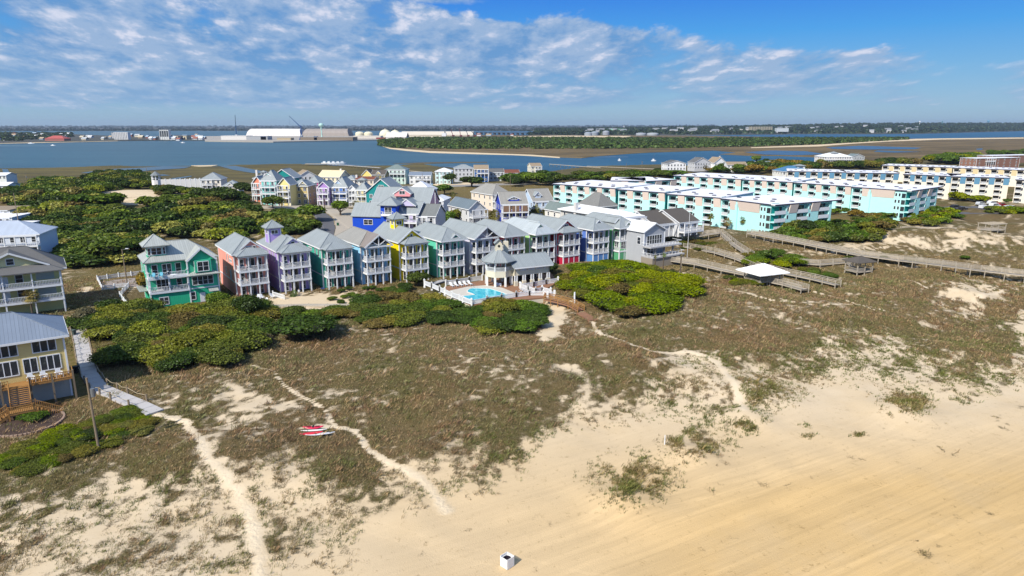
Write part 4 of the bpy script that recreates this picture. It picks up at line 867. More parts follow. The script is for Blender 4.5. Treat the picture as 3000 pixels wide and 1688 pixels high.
# ---------------- condo buildings ----------------
def condo(name,label,cat,secs,z,ztop,ang,dep,aq,pan,floors=4,bay=7.2,endW=None,teal=None,panm=None,fl=2.75,group=None,roofm=None,wn2=True,color_end=True,cuts=True):
    root=thing(name,label,cat,(0,0,0),0,group)
    sm=siding('cond_%d%d%d'%aq,lin(*aq,.92)); pm=mat('pan_%d%d%d'%pan,lin(*pan,.9),.8,.05); tm=mat('teal_%d%d%d'%(teal or aq),lin(*(teal or aq),.8),.8,.05)
    H_=ztop-z; cnt=0
    for si,(p0,p1) in enumerate(secs):
        e=Vector((p1[0]-p0[0],p1[1]-p0[1],0)); L=e.length; a=math.atan2(e.y,e.x); S=Vector((p0[0],p0[1],z))
        rot=(0,0,a)
        b=MB().box(0,L,1.7,dep,-2,H_)      # body behind the balconies
        n=max(1,int(round(L/bay))); bw=L/n
        for k_ in range(n):
            x=k_*bw; step=.0
            blank=bool(endW) and si==len(secs)-1 and k_>=n-2
            if blank: b.box(x,x+bw,step,1.7,-2,H_); continue
            b.box(x+bw*.48,x+bw,step,1.7,-2,H_)                       # pier
            b.box(x,x+bw*.06,step,1.7,-2,H_)
            for f in range(floors):
                zf=H_-fl*(f+1)-.35
                b.box(x+bw*.06,x+bw*.48,step+.02,1.7,zf-.45,zf)
            b.box(x+bw*.06,x+bw*.48,step+.02,1.7,H_-.5,H_)
            if k_==0 and si==0: pass
        b.build('wall',sm,root,S,rot)
        P=[[(-.3,-.5,H_),(L+.3,-.5,H_),(L+.3,dep+.3,H_),(-.3,dep+.3,H_)]]; add_roof(MB(),P,.35).build('roof',roofm or ROOFF,root,S,rot)
        MB().beam((-.3,-.52,H_+.1),(L+.3,-.52,H_+.1),.08,.42).build('fascia_board',mat('dark_fascia',lin(60,60,84,.7)),root,S,rot)
        if teal: MB().box(L-.05,L+.12,.3,4,-2,H_+.5).build('party_wall',tm,root,S,rot)
        for k_ in range(n):
            x=k_*bw; rr=root
            for vy in (5,11): MB().box(-.7,.7,-.5,.5,0,.3).build('roof_vent',MT['dark_fascia'],root,S+Matrix.Rotation(a,3,'Z')@Vector((x+bw*(.3 if vy==5 else .75),vy+(si%2)*2,H_+.35)),rot)
            if bool(endW) and si==len(secs)-1 and k_>=n-2:
                M3=Matrix.Rotation(a,3,'Z')
                if k_==n-2:
                    pb=MB(); xa,xb=x+.9,x+bw*1.42; pb.face([(xa,-.9,H_-.1),(xa+.5,-.08,H_-3.4),(xb-.4,-.08,H_-3.4),(xb,-.9,H_-.1)]); pb.face([(xa,-.9,H_-.1),(xa,0,H_-.1),(xa+.5,0,H_-3.4),(xa+.5,-.08,H_-3.4)]); pb.face([(xb,0,H_-.1),(xb,-.9,H_-.1),(xb-.4,-.08,H_-3.4),(xb-.4,0,H_-3.4)]); pb.face([(xa+.5,0,H_-3.4),(xb-.4,0,H_-3.4),(xb-.4,-.08,H_-3.4),(xa+.5,-.08,H_-3.4)]); pb.build('mansard_panel',pm,root,S,rot)
                    MB().box(-.1,1.0,-.5,0,-2,H_-.3).build('stair_fin',sm,root,S+M3@Vector((x-.2,0,0)),rot)
                else:
                    for f in range(floors):
                        zf=H_-fl*(f+1)-.35
                        for ux in (.48,.66):
                            o=MB().box(-.42,.42,-.05,.01,-.06,1.36).build('window',WHITE,root,S+M3@Vector((x+bw*ux,0,zf+.7)),rot); MB().box(-.34,.34,-.065,0,.02,1.28).build('pane','glass',o)
                        MB().box(0,bw*.2,-.06,.0,-.0,1.9).build('corner_glazing','glass',root,S+M3@Vector((x+bw*.78,0,zf+.1)),rot)
                continue
            if k_%1==0:
                pb=MB(); y0,y1=-.06,-.75; xa,xb=x+bw*.62,x+bw*1.0+.05
                pb.face([(xa,y1,H_-.1),(xa,y0,H_-3.5),(xb,y0,H_-3.5),(xb,y1,H_-.1)]); pb.face([(xa,y1,H_-.1),(xa,0,H_-.1),(xa,0,H_-3.5),(xa,y0,H_-3.5)]); pb.face([(xb,0,H_-.1),(xb,y1,H_-.1),(xb,y0,H_-3.5),(xb,0,H_-3.5)]); pb.face([(xa,0,H_-3.5),(xb,0,H_-3.5),(xb,y0,H_-3.5),(xa,y0,H_-3.5)])
                pb.build('mansard_panel',pm,root,S,rot)
            for f in range(floors):
                zf=H_-fl*(f+1)-.35
                if cuts and CUT.get(name.split('.')[0]+str(si),99)<=f: continue
                rl=rail_mb(MB(),(0,0,0),(bw*.42,0,0),.95,.2,bw=.11); rl.box(0,bw*.42,-.03,.03,-.25,.15)
                rl.build('balcony_railing',WHITE,root,S+Matrix.Rotation(a,3,'Z')@Vector((x+bw*.06,0,zf+.02)),rot)
                MB().box(0,bw*.5,-.03,.02,0,2.2).build('sliding_door','glass',root,S+Matrix.Rotation(a,3,'Z')@Vector((x+bw*.06,1.68,zf)),rot)
                if f<floors: 
                    q_=S+Matrix.Rotation(a,3,'Z')@Vector((x+bw*.55,0,zf+.7)); mb=MB().box(-.42,.42,-.05,.01,-.06,1.36); o=mb.build('window',WHITE,root,q_,rot); MB().box(-.34,.34,-.065,0,.02,1.28).build('pane','glass',o)
        last=(S,a,L)
    if endW:
        S,a,L=last; cr=Matrix.Rotation(a,3,'Z'); q0=S+cr@Vector((L+.0,0,0)); a2=a+math.pi/2; rot=(0,0,a2)
        b=MB(); n=3; bw=endW/n
        for k_ in range(n):
            x=k_*bw
            b.box(x+bw*.5,x+bw*.98,-1.7,.0,-2,H_) if k_<n-1 else b.box(x+bw*.5,x+bw*.6,-1.7,0,-2,H_)
            for f in range(floors): zf=H_-fl*(f+1)-.35; b.box(x+.02,x+bw*.5,-1.68,0,zf-.45,zf)
            b.box(x+.02,x+bw*.5,-1.68,0,H_-.5,H_)
        b.build('end_wall',sm,root,q0,rot)
        P=[[(-.5,-2.1,H_+.004),(endW+.3,-2.1,H_+.004),(endW+.3,.2,H_+.004),(-.5,.2,H_+.004)]]; add_roof(MB(),P,.36).build('roof',roofm or ROOFF,root,q0,rot)
        MB().beam((-.6,-2.15,H_+.1),(endW+.3,-2.15,H_+.1),.08,.42).build('fascia_board',MT['dark_fascia'],root,q0,rot)
        for k_ in range(n):
            x=k_*bw
            if k_<n-1:
                pb=MB(); y0,y1=-1.78,-2.4; xa,xb=x+bw*.62,x+bw*.97; pb.face([(xa,y1,H_-.1),(xa,y0,H_-3.2),(xb,y0,H_-3.2),(xb,y1,H_-.1)]); pb.face([(xa,y1,H_-.1),(xa,-1.7,H_-.1),(xa,-1.7,H_-3.2),(xa,y0,H_-3.2)]); pb.face([(xb,-1.7,H_-.1),(xb,y1,H_-.1),(xb,y0,H_-3.2),(xb,-1.7,H_-3.2)]); pb.build('mansard_panel',pm,root,q0,rot)
            for f in range(floors):
                zf=H_-fl*(f+1)-.35
                if zf<-.5: continue
                c2=Matrix.Rotation(a2,3,'Z')
                MB().box(0,bw*.48,-.04,.04,-.3,1.0).build('balcony_railing',WHITE,root,q0+c2@Vector((x+.1,-1.72,zf+.02)),rot)
                MB().box(0,bw*.46,-.05,.02,0,2.2).build('sliding_door','glass',root,q0+c2@Vector((x+.1,0,zf)),rot)
                if k_<n-1:
                    q_=q0+c2@Vector((x+bw*.57,-1.7,zf+.7)); o=MB().box(-.42,.42,-.05,.01,-.06,1.36).build('window',WHITE,root,q_,rot); MB().box(-.34,.34,-.065,0,.02,1.28).build('pane','glass',o)
    return root
CUT=CUT
AQ=(186,242,240); PK=(232,214,202); TL=(10,160,152)
def W2(px,py,z): return G(px,py,z)
zt=15.6
c0=W2(2260,601,zt)
A_=[(W2(1622,540,zt),W2(1804,553.5,zt)),(W2(1812,556,zt),W2(1949,566,zt)),(W2(1957,570,zt),W2(2113,581.5,zt)),(W2(2113,583,zt),c0)]
condo('condo_building','aqua and pink condo terrace nearest the dunes, whole end wall in view','condo building',A_,5.5,zt,0,30,AQ,PK,teal=TL,endW=35.5,bay=7.0)
zt=16.4; r4=lambda x,y:(1600+x*.2717,400+y*.2717); r5=lambda x,y:(2200+x*.3106,400+y*.3106)
B_=[(W2(*r4(1380,425),zt),W2(*r4(2105,465),zt)),(W2(*r4(2120,468),zt),W2(*r5(395,435),zt)),(W2(*r5(410,438),zt),W2(*r5(950,476),zt)),(W2(*r5(955,480),zt),W2(*r5(1470,515),zt))]
condo('condo_building','second aqua and pink condo terrace, behind the one nearest the dunes','condo building',B_,5.5,zt,0,30,AQ,PK,teal=TL,endW=33,bay=7.0)
E_=[(W2(*r4(700,480),16.2),W2(*r4(1070,485),16.2)),(W2(*r4(1075,487),16.2),W2(*r4(1400,470),16.2))]
condo('condo_building','small low aqua condo wing showing between the two long terraces','condo building',E_,5.5,16.2,0,22,AQ,PK,teal=TL,bay=8)
zt=16.6
C_=[(W2(*r5(345,330),zt),W2(*r5(900,342),zt)),(W2(*r5(905,344),zt),W2(*r5(1395,352),zt)),(W2(*r5(1440,358),zt),W2(*r5(1890,378),zt)),(W2(*r5(1895,380),zt),W2(*r5(2440,395),zt)),(W2(*r5(2500,410),zt),W2(*r5(2900,425),zt))]
condo('condo_building','cream condo terrace with blue mansard panels beside the car park','condo building',C_,5.5,zt,0,24,(232,224,208),(104,156,190),bay=6.2)
D_=[(W2(*r5(1240,275),15),W2(*r5(1900,296),15)),(W2(*r5(1910,298),15),W2(*r5(2900,332),15))]
condo('condo_building','pale yellow condo terrace with white roof, behind the cream one','condo building',D_,5.5,15,0,24,(236,228,208),(234,216,172),bay=7.2,floors=3)
# ---------------- pool terrace ----------------
ZD=5.9
r7=lambda x,y:(1200+x*.1941,690+y*.1941)
def Q(x,y,z=ZD): return G(*r7(x,y),z)
pool=thing('swimming_pool_terrace','fenced brown pool terrace with pale concrete surround and turquoise pool','pool',(0,0,0))
dp=[Q(525,890),Q(540,760),Q(760,690),Q(1140,640),Q(1900,560),Q(2240,590),Q(2250,740),Q(1900,800),Q(1640,900),Q(2010,880),Q(2050,960),Q(1900,985),Q(930,1030)]
dp=[Q(530,870),Q(545,770),Q(1140,675),Q(1640,600),Q(2130,560),Q(2240,700),Q(2070,800),Q(2160,900),Q(2020,935),Q(935,1045)]
MB().prism(dp,.3).build('terrace_deck','brown_deck',pool)
MB().prism([p-Vector((0,0,.31)) for p in dp],3.2).build('terrace_base',siding('cream_boards',lin(226,218,200,.8)),pool)
cp=[Q(600,835),Q(870,775),Q(1150,752),Q(1400,790),Q(1640,890),Q(1500,935),Q(960,1030),Q(800,945),Q(750,920)]
MB().prism([p+Vector((0,0,.03)) for p in cp],.05).build('pool_surround',mat('surround',lin(214,208,196,.8),.9,.06),pool)
wp_=[Q(785,918),Q(980,897),Q(935,880),Q(870,858),Q(872,832),Q(905,810),Q(960,798),Q(1080,802),Q(1210,806),Q(1290,828),Q(1400,866),Q(1505,905),Q(1485,918),Q(1200,955),Q(960,990),Q(860,955)]
m,t=new_mat('pool_water'); ge=t.n('ShaderNodeNewGeometry').outputs['Position']; f=t.noise(ge,.9,3,.6,1.5)
col=t.mix(t.sstep(f,.38,.62),lin(30,176,206,.85),lin(96,216,228,.9)); fin(t,col,.12,bump=f,bs=.2,bd=.1,spec=.4)
MB().prism([p+Vector((0,0,.06)) for p in wp_],.02).build('water_surface','pool_water',pool)
lp=MB()
for i in range(len(wp_)): lp.beam(wp_[i]+Vector((0,0,.07)),wp_[(i+1)%len(wp_)]+Vector((0,0,.07)),.22,.08)
lp.build('pool_coping',mat('coping',lin(236,232,222,.85),.7,.05),pool)
hrm=MB()
for q in (0,1.0):
    a=Q(930+q*40,790)+Vector((0,0,.1)); 
    hrm.tube(a,a+Vector((0,0,.8)),.03,n=6); hrm.tube(a+Vector((0,0,.8)),a+Vector((.5,-.6,.5)),.03,n=6)
hrm.build('handrail','metal_grey',pool)
def ballpost(par,p,h=1.5,s=.5,z0=.0,ball=True):
    mb=MB().box(-s/2,s/2,-s/2,s/2,-.6,h); mb.box(-s/2-.08,s/2+.08,-s/2-.08,s/2+.08,h,h+.12); mb.box(-s/2-.05,s/2+.05,-s/2-.05,s/2+.05,-.6,-.2)
    o=mb.build('post',mat('post_white',(.76,.76,.74),.5,.05),par,p)
    if ball: MB().ball((0,0,h+.24),.16,10,8).build('ball_finial',MT['post_white'],o)
    return o
def wallfence(name,label,pts,h=1.3,posts=True,slat=True,step=3.0,ball=True,s=.5,balls=None):
    r=thing(name,label,'fence',pts[0]); o=Vector(pts[0])
    P=[Vector(p)-o for p in pts]
    for a,b in zip(P,P[1:]):
        L=(b-a).length; n=max(1,int(round(L/step)))
        for k_ in range(n):
            q0=a+(b-a)*(k_/n); q1=a+(b-a)*((k_+1)/n); d=(q1-q0).normalized(); mb=MB(); z=Vector((0,0,1))
            mb.beam(q0+z*h*.98,q1+z*h*.98,.12,.12); mb.beam(q0+z*.1,q1+z*.1,.1,.14)
            m_=max(2,int((q1-q0).length/.22))
            for j in range(m_): c=q0+(q1-q0)*((j+.5)/m_); mb.beam(c+z*.1,c+z*h*.95,.13 if slat else .07,.05,up=(d.y,-d.x,0))
            mb.build('fence_panel',WHITE,r)
            if posts: ballpost(r,q0,h+.15,s,ball=ball)
        if posts: ballpost(r,b,h+.15,s,ball=ball)
    return r
wallfence('terrace_fence','white slatted fence with ball finials along the beach side of the pool',[Q(935,1045),Q(1170,1005),Q(1390,965),Q(1610,930),Q(1810,905,ZD),Q(2020,905,ZD)],.95,step=4.5,s=.34)
wallfence('terrace_fence','white fence with picket panels and gate posts at the pool corner nearest the green shrubs',[Q(530,880),Q(635,930),Q(750,975),Q(800,1000),Q(935,1045)],1.05,step=4,ball=False,s=.26)
wallfence('terrace_fence','curved white fence with round balls climbing beside the dark shrub left of the pool',[Q(225,750),Q(335,790),Q(455,845),Q(530,880)],1.05,step=4,s=.34)
wallfence('terrace_fence','long white fence behind the row of pool loungers',[Q(545,750),Q(715,730),Q(900,700),Q(1095,672)],1.05,step=4.5,ball=False,s=.3)
wallfence('terrace_fence','white fence with balls in front of the open pavilion posts',[Q(1680,800),Q(1875,770),Q(2060,735),Q(2240,710)],1.05,step=4,s=.34)
wallfence('terrace_fence','white fence dividing the pool deck from the beach gate',[Q(1665,790),Q(1790,835),Q(1905,870),Q(2000,850)],1.0,step=4,s=.34)
wallfence('terrace_fence','short white fence behind the beach gate with a ball on its end post',[Q(2000,850),Q(2130,880)],1.05,step=4,s=.34)
g_=thing('gate','white arched beach gate at the head of the timber bridge','gate',Q(2080,950)); mb=MB()
a=Vector((0,0,0)); b=Q(2185,930)-Q(2080,950)
for q in (a,b): MB().box(-.22,.22,-.22,.22,-.6,1.6).build('gate_post',MT['post_white'],g_,q)
for j in range(11):
    c=a+(b-a)*((j+.5)/11); mb.beam(c+Vector((0,0,.1)),c+Vector((0,0,1.1+.45*math.sin(math.pi*(j+.5)/11))),.1,.05)
mb.beam(a+Vector((0,0,.4)),b+Vector((0,0,.4)),.08,.12); mb.beam(a+Vector((0,0,1.05)),b+Vector((0,0,1.05)),.08,.12); mb.build('gate_leaf',WHITE,g_)
# tower and pavilion
PA=R(8)
tc_=Q(1345,735); tp=thing('pool_pavilion','cream pool pavilion with eight sided tower, cupola and grey metal roofs','pavilion',tc_,R(8))
CR=siding('cream_siding',lin(226,218,196,.84)); RT=3.35
def octa(r,a0=22.5): return [(r*math.cos(R(a0+45*i)),r*math.sin(R(a0+45*i))) for i in range(8)]
mb=MB(); O=octa(RT)
for i in range(8): (xa,ya),(xb,yb)=O[i],O[(i+1)%8]; mb.face([(xa,ya,2.25),(xb,yb,2.25),(xb,yb,3.7),(xa,ya,3.7)])
mb.face([(x,y,2.25) for x,y in O[::-1]]); mb.face([(x,y,3.6) for x,y in O]); mb.build('tower_wall',CR,tp)
for i in range(8):
    x,y=O[i]; MB().box(-.24,.24,-.24,.24,-.6,2.25).build('tower_post',MT['post_white'],tp,(x*.95,y*.95,0)); MB().box(-.12,.12,-.12,.12,3.7,6.1).build('tower_column',WHITE,tp,(x*.97,y*.97,0))
    (xb,yb)=O[(i+1)%8]; rail_mb(MB(),(x*.97,y*.97,3.65),(xb*.97,yb*.97,3.65),.95,.25).build('railing',WHITE,tp)
mb=MB(); R8=octa(RT+.95); R1=octa(.75); 
for i in range(8):
    j=(i+1)%8; p=[Vector((*R8[i],6.0)),Vector((*R8[j],6.0)),Vector((*R1[j],8.5)),Vector((*R1[i],8.5))]; e=(p[1]-p[0]).normalized(); mb.prism(p,.18,lambda q_:(q_.dot(e),q_.z))
    mb.beam(p[0],p[3],.14,.1)
mb.build('tower_roof',ROOF,tp)
mb=MB()
for i in range(8): mb.beam((*[c*.97 for c in O[i]],5.95),(*[c*.97 for c in O[(i+1)%8]],5.95),.25,.35)
mb.build('tower_beam',WHITE,tp)
cu=MB().box(-.8,.8,-.8,.8,8.2,9.9); gable_tri(cu,-.8,.8,-.8,9.9,.9,.1); cu=cu.build('cupola',CR,tp); add_roof(MB(),planes('gable',-.8,.8,-.8,.8,9.9,1.0,.3),.12).build('cupola_roof',ROOF,cu)
MB().tube((0,-.8,9.4),(0,-.87,9.4),.3,n=14).build('round_vent','dark',cu); MB().tube((-.8,0,9.4),(-.87,0,9.4),.25,n=14).build('round_vent','dark',cu)
MB().box(1.5,2.6,1.8,2.9,3,10.0).build('chimney',CR,tp)
# wing
e8=R(26); wg=Q(1590,765); rel=wg-tc_; wr=thing('wing_building','cream open sided pavilion wing with louvred strip below its grey roof','pavilion',wg,e8)
L_=WPX(wg,e8,r7(2110,0)[0]); 
MB().box(0,L_,0,.3,2.5,4.4).box(0,.3,0,7,2.3,4.4).box(L_-.3,L_,0,7,2.3,4.4).box(0,L_,6.6,7,-.5,4.4).build('wall',CR,wr)
mb=MB()
for i in range(46):
    x=1.4+i*(L_-2.4)/46
    if i%14 in (12,13): continue
    mb.box(x,x+.09,-.07,0,3.55,4.1)
mb.build('louvre_strip',WHITE,wr); 
P=planes('gablex',0,L_,0,7,4.4,2.3,.8); rb=add_roof(MB(),P); ridge_caps(rb,P); rb.build('roof',ROOFGR if False else ROOF,wr)
MB().box(-.5,L_+.5,-.88,-.8,4.25,4.55).build('fascia_board',WHITE,wr)
for i in range(5):
    x=.3+i*(L_-.6)/4; MB().box(-.42,.42,-.36,.36,-.5,1.15).build('pier',CR,wr,(x,.1,0))
    for s_ in (-.28,.28): MB().box(-.13,.13,-.13,.13,1.15,2.5).build('column',WHITE,wr,(x+s_,.1,0))
MB().box(.3,L_-.3,6.5,6.58,0,2.4).build('bar_back','dark',wr)
# loungers, chairs, daybed
def lounger_proto():
    r=thing('sun_lounger','white sun lounger in the row along the back fence of the pool','sun lounger',(0,0,0),0,'sun loungers by the pool')
    MB().box(-.3,.3,-.9,.5,.30,.36).build('seat',WHITE,r); mb=MB(); mb.beam((0,.5,.33),(0,1.1,.85),.6,.06); mb.build('backrest',WHITE,r)
    for x,y in ((-.27,-.8),(.27,-.8),(-.27,.45),(.27,.45)): MB().box(-.03,.03,-.03,.03,0,.3).build('leg',WHITE,r,(x,y,0))
    return r
lg=lounger_proto(); 
def adir():
    r=thing('garden_chair','white slatted garden chair','chair',(0,0,0),0)
    mb=MB()
    for i in range(5): mb.box(-.26+i*.11,-.17+i*.11,-.35,.25,.36,.40)
    mb.build('seat',WHITE,r); mb=MB()
    for i in range(5): x=-.22+i*.11; mb.beam((x,.22,.36),(x,.50,1.0-.03*abs(i-2)),.09,.03)
    mb.build('backrest',WHITE,r)
    for x in (-.34,.34): MB().box(-.06,.06,-.4,.35,.56,.60).build('armrest',WHITE,r,(x,0,0)); MB().box(-.03,.03,-.03,.03,0,.56).build('leg',WHITE,r,(x,-.35,0)); MB().beam((x,-.1,.36),(x,.5,.02),.05).build('leg',WHITE,r)
    return r
ac=adir(); TR=tree_of(None)
for i in range(5):
    p=Q(640+i*68,772-i*7); a=R(28)
    if i==0: lg.location=p; lg.rotation_euler=(0,0,a)
    else: copy_tree(lg,TR,None,p,a)
spots=[]
for i,(x,y) in enumerate([(1690,845),(1720,858),(1752,868),(1785,876),(1815,884),(1850,893)]): spots.append((Q(x,y),R(115),'white pool chair in the line along the dividing fence by the gate','chairs by the pool gate fence'))
z3=lambda x,y:(380+x*.2096,640+y*.2096)
for (x,y),rz,lb in [((1715,1165),-60,'white garden chair farthest from the others, toward the green house'),((1800,1135),10,'white garden chair tucked under the coral house porch edge'),((1850,1135),40,'white garden chair between the coral house column and the low lounge chair'),((1900,1185),-20,'white garden chair standing in front of the others by the corner of the path'),((2000,1120),60,'white garden chair next to the potted plants before the coral house')]:
    q=GT(*z3(x,y)); spots.append((q+Vector((0,0,.05)),R(rz),lb,'garden chairs before the coral house'))
for (px,py),lb in [((1650-60,1),''),]: pass
for j,(q,a,lb,gp) in enumerate(spots):
    if j==0: c=ac; c.location=q; c.rotation_euler=(0,0,a)
    else: c=copy_tree(ac,TR,None,q,a)
    c['label']=lb; c['group']=gp; c.scale=(1.15,)*3
for lb,(x,y) in [('sky blue garden chair on the green house gallery, at the corner','330,840'.split(',')),('sky blue garden chair on the green house gallery, farther from the corner','440,830'.split(','))]:
    q=G(*z3(int(x),int(y)),11.1); c=copy_tree(ac,TR,None,q,R(10)); c['label']=lb; c['group']='blue chairs on the green house'
    for k_ in bpy.data.objects:
        if k_.parent is c: k_.data=k_.data.copy(); k_.data.materials[0]=mat('chair_blue',lin(120,200,226,.8))
NM=['coral','lavender','deep sea-green','sky blue','bright yellow','aqua green','pale lilac']
for i in range(7):
    hp=rowpt(FR[i][0])
    for L,u,wd,cn in ((6.32,1.2,'upper',(30,60,90)),(3.27,1.5,'middle',(210,206,196)),(6.32,4.6,'upper',(40,120,140) if i%2 else (226,226,222))):
        if i in (3,6) and u==4.6: continue
        q=hp+HOUSE_E*u+HOUSE_NRM*1.2+Vector((0,0,L)); c=copy_tree(ac,TR,None,q,ROWA+R(15)); c.scale=(1.2,)*3; c['group']='chairs on the galleries'
        c['label']='chair on the %s gallery of the %s beach house, %s'%(wd,NM[i],'near its sunny side' if u<2 else 'far from its sunny side')
        if cn[0]<100 or cn[1]<215:
            for k_ in [x for x in bpy.data.objects if x.parent is c]: k_.data=k_.data.copy(); k_.data.materials[0]=mat('chairc_%d'%cn[0],lin(*cn,.8))
c=thing('table','round white patio table on the upper gallery of the green house','table',G(*z3(620,830),11.0)); MB().tube((0,0,.68),(0,0,.73),.7,n=16).build('tabletop',WHITE,c); MB().tube((0,0,0),(0,0,.68),.06,n=8).build('stem',WHITE,c)
c=thing('daybed','pale blue cushioned round daybed under the pool tower','daybed',Q(1330,762)); MB().box(-1,1,-.5,.5,0,.4).build('base',WHITE,c); MB().lathe([(1.0,.4),(1.05,.55),(.8,.68),(0,.7)],16).build('cushion',mat('cushion',lin(180,196,232,.8)),c,(0,0,0)); c.scale=(.85,.6,1)
# ---------------- boardwalks ----------------
def boardwalk(name,label,pts,w_=1.8,m_='grey_wood',post_step=3.4,rail=True,rh=1.05,drop=None,rside=(1,-1),rmat=None,cat='boardwalk',rows=4,th=.15):
    P=[Vector(p) for p in pts]; r=thing(name,label,cat,P[0]); o=P[0]; P=[p-o for p in P]
    d=MB(); N=[]
    for i in range(len(P)):
        a=P[max(i-1,0)]; b=P[min(i+1,len(P)-1)]; t_=(b-a); t_.z=0; t_.normalize(); N.append(Vector((-t_.y,t_.x,0)))
    s_=0
    for i in range(len(P)-1):
        a,b=P[i],P[i+1]; L=(b-a).length; n0,n1=N[i]*w_/2,N[i+1]*w_/2
        d.face([a-n0,b-n1,b+n1,a+n0],[(s_,0),(s_+L,0),(s_+L,1),(s_,1)]); z=Vector((0,0,-th-.1))
        d.face([a-n0,a-n0+z,b-n1+z,b-n1]); d.face([a+n0,b+n1,b+n1+z,a+n0+z]); d.face([a-n0+z,a+n0+z,b+n1+z,b-n1+z]); s_+=L
    d.build('deck',m_,r)
    rm_=rmat or m_
    for sg in rside:
        if rail:
            mb=MB(); 
            for i in range(len(P)-1):
                a=P[i]+N[i]*w_/2*sg; b=P[i+1]+N[i+1]*w_/2*sg
                for k_ in range(rows): zz=Vector((0,0,rh*(k_+1)/rows)); mb.beam(a+zz,b+zz,.09,.10 if k_<rows-1 else .13)
            mb.build('railing',rm_,r)
    for i in range(len(P)-1):
        a,b=P[i],P[i+1]; L=(b-a).length; n=max(1,int(L/post_step))
        for k_ in range(n+(1 if i==len(P)-2 else 0)):
            q=k_/n; c=a.lerp(b,q); nn=N[i].lerp(N[i+1],q)
            for sg in (1,-1):
                f=c+nn*w_/2*sg; gz=float(HT(f.x+o.x,f.y+o.y))-o.z-.3; top=f.z+(rh if sg in rside and rail else 0)
                MB().beam((0,0,min(gz-f.z,-.4)),(0,0,top-f.z+.08),.16,.16,up=(1,0,0)).build('post',rm_,r,f)
    return r
def path3(L,z=0): return [GT(a,b)+Vector((0,0,z)) if c is None else G(a,b,c) for a,b,c in L]
# big long boardwalk on the right : deck line
def raised(L,dz):
    out=[]
    for a,b in L:
        z=5
        for _ in range(15): p=G(a,b,z); z=.5*z+.5*(float(HT(p.x,p.y))+dz)
        out.append(p)
    return out
boardwalk('boardwalk','long grey railed boardwalk crossing the dunes from the aqua condos',raised([(2195,682),(2300,702),(2400,722),(2520,746),(2640,762),(2760,776),(2880,792),(3060,812)],1.5),2.2)
boardwalk('boardwalk','grey boardwalk running under the white topped shelter',raised([(1965,762),(2040,772),(2120,790),(2200,806),(2285,822)],1.3),2.0)
boardwalk('boardwalk','lower end of the grey boardwalk beyond the white topped shelter, with steps',raised([(2250,822),(2300,832),(2358,848)],1.0),2.2)
boardwalk('boardwalk','grey boardwalk stepping down behind the white topped shelter to the sand',raised([(2008,722),(2100,740),(2160,758),(2220,782),(2300,800),(2380,816),(2455,834)],.9),1.6,rows=3)
boardwalk('boardwalk','grey zigzag stair walk descending the dune below the shingled cottages',raised([(2068,684),(2112,682),(2130,698),(2150,716),(2180,736),(2200,748)],.8),1.7,rows=3)
boardwalk('boardwalk','weathered deck walk linking the pair of shingled cottages',raised([(1945,690),(1990,688),(2040,692),(2110,680)],1.6),2.2,rows=3)
boardwalk('boardwalk','short grey walk leading to the dark roofed dune shelter',raised([(2340,770),(2400,774),(2480,768),(2500,782)],.8),1.3,rows=3)
boardwalk('boardwalk','thin grey walk near the roofless deck frame, upper dunes',raised([(2640,672),(2720,674),(2800,676)],.7),1.3,rows=3)
boardwalk('boardwalk','short fenced walk below the second aqua condo terrace',raised([(2470,660),(2520,664)],.6),1.4,rows=3)
boardwalk('boardwalk','short grey fenced platform between green dune shrubs',raised([(2640,672-2),(2700,668)],.5),1.4,rows=3) if False else None
boardwalk('boardwalk','low grey deck ramp between the lime green mound and the grey modern house',raised([(1905,806),(1995,800)],1.0),2.4,m_='pale_deck',rail=False)
boardwalk('boardwalk','low plank walk leading from the shrubs to the pool fence',raised([(1180,868),(1240,862),(1302,866)],.7),1.9,m_='grey_wood',rail=False)
boardwalk('boardwalk','low plank walk along the edge of the pale sand garden',raised([(745,897),(900,893),(1010,893),(1085,889)],.25),1.8,rail=False)
# timber bridge from pool gate
br_=boardwalk('timber_bridge','new honey coloured timber bridge leading down from the pool gate',[Q(2060,955),G(1640,884,ZD-.1),G(1672,893,5.5),G(1702,912,4.9)+Vector((0,0,.2))],1.7,m_='brown_deck',rmat='honey_wood',post_step=1.8,rows=3,cat='bridge')
boardwalk('sand_steps','wide low timber steps between the bridge and the sand path',[GT(1702,922)+Vector((0,0,.5)),GT(1718,930)+Vector((0,0,.35)),GT(1738,941)+Vector((0,0,.18))],2.0,m_='brown_deck',rail=False,cat='steps')
def post_thing(name,label,cat,p,h,r_=.12,m_='pole_wood',lean=(0,0),n=8,r1=None):
    r=thing(name,label,cat,p); MB().tube((0,0,-.5),(lean[0],lean[1],h),r_,r1 or r_*.8,n).build('pole',m_,r); return r
post_thing('marker_post','square white post standing in the lime green shrub mound by the bridge','post',GT(1683,890),2.6,.22,'white_paint')
post_thing('marker_post','short white tide marker on the open sand beside a grassy hummock','post',GT(1947,1303),1.3,.07,'white_paint')
for x,y,lb in [(1270,934,'taller grey stake among brush below the pool'),(1289,918,'short grey stake in green brush, middle of three'),(1317,913,'short grey stake nearest the pool corner')]: post_thing('stake',lb,'post',GT(x,y),1.5,.06)
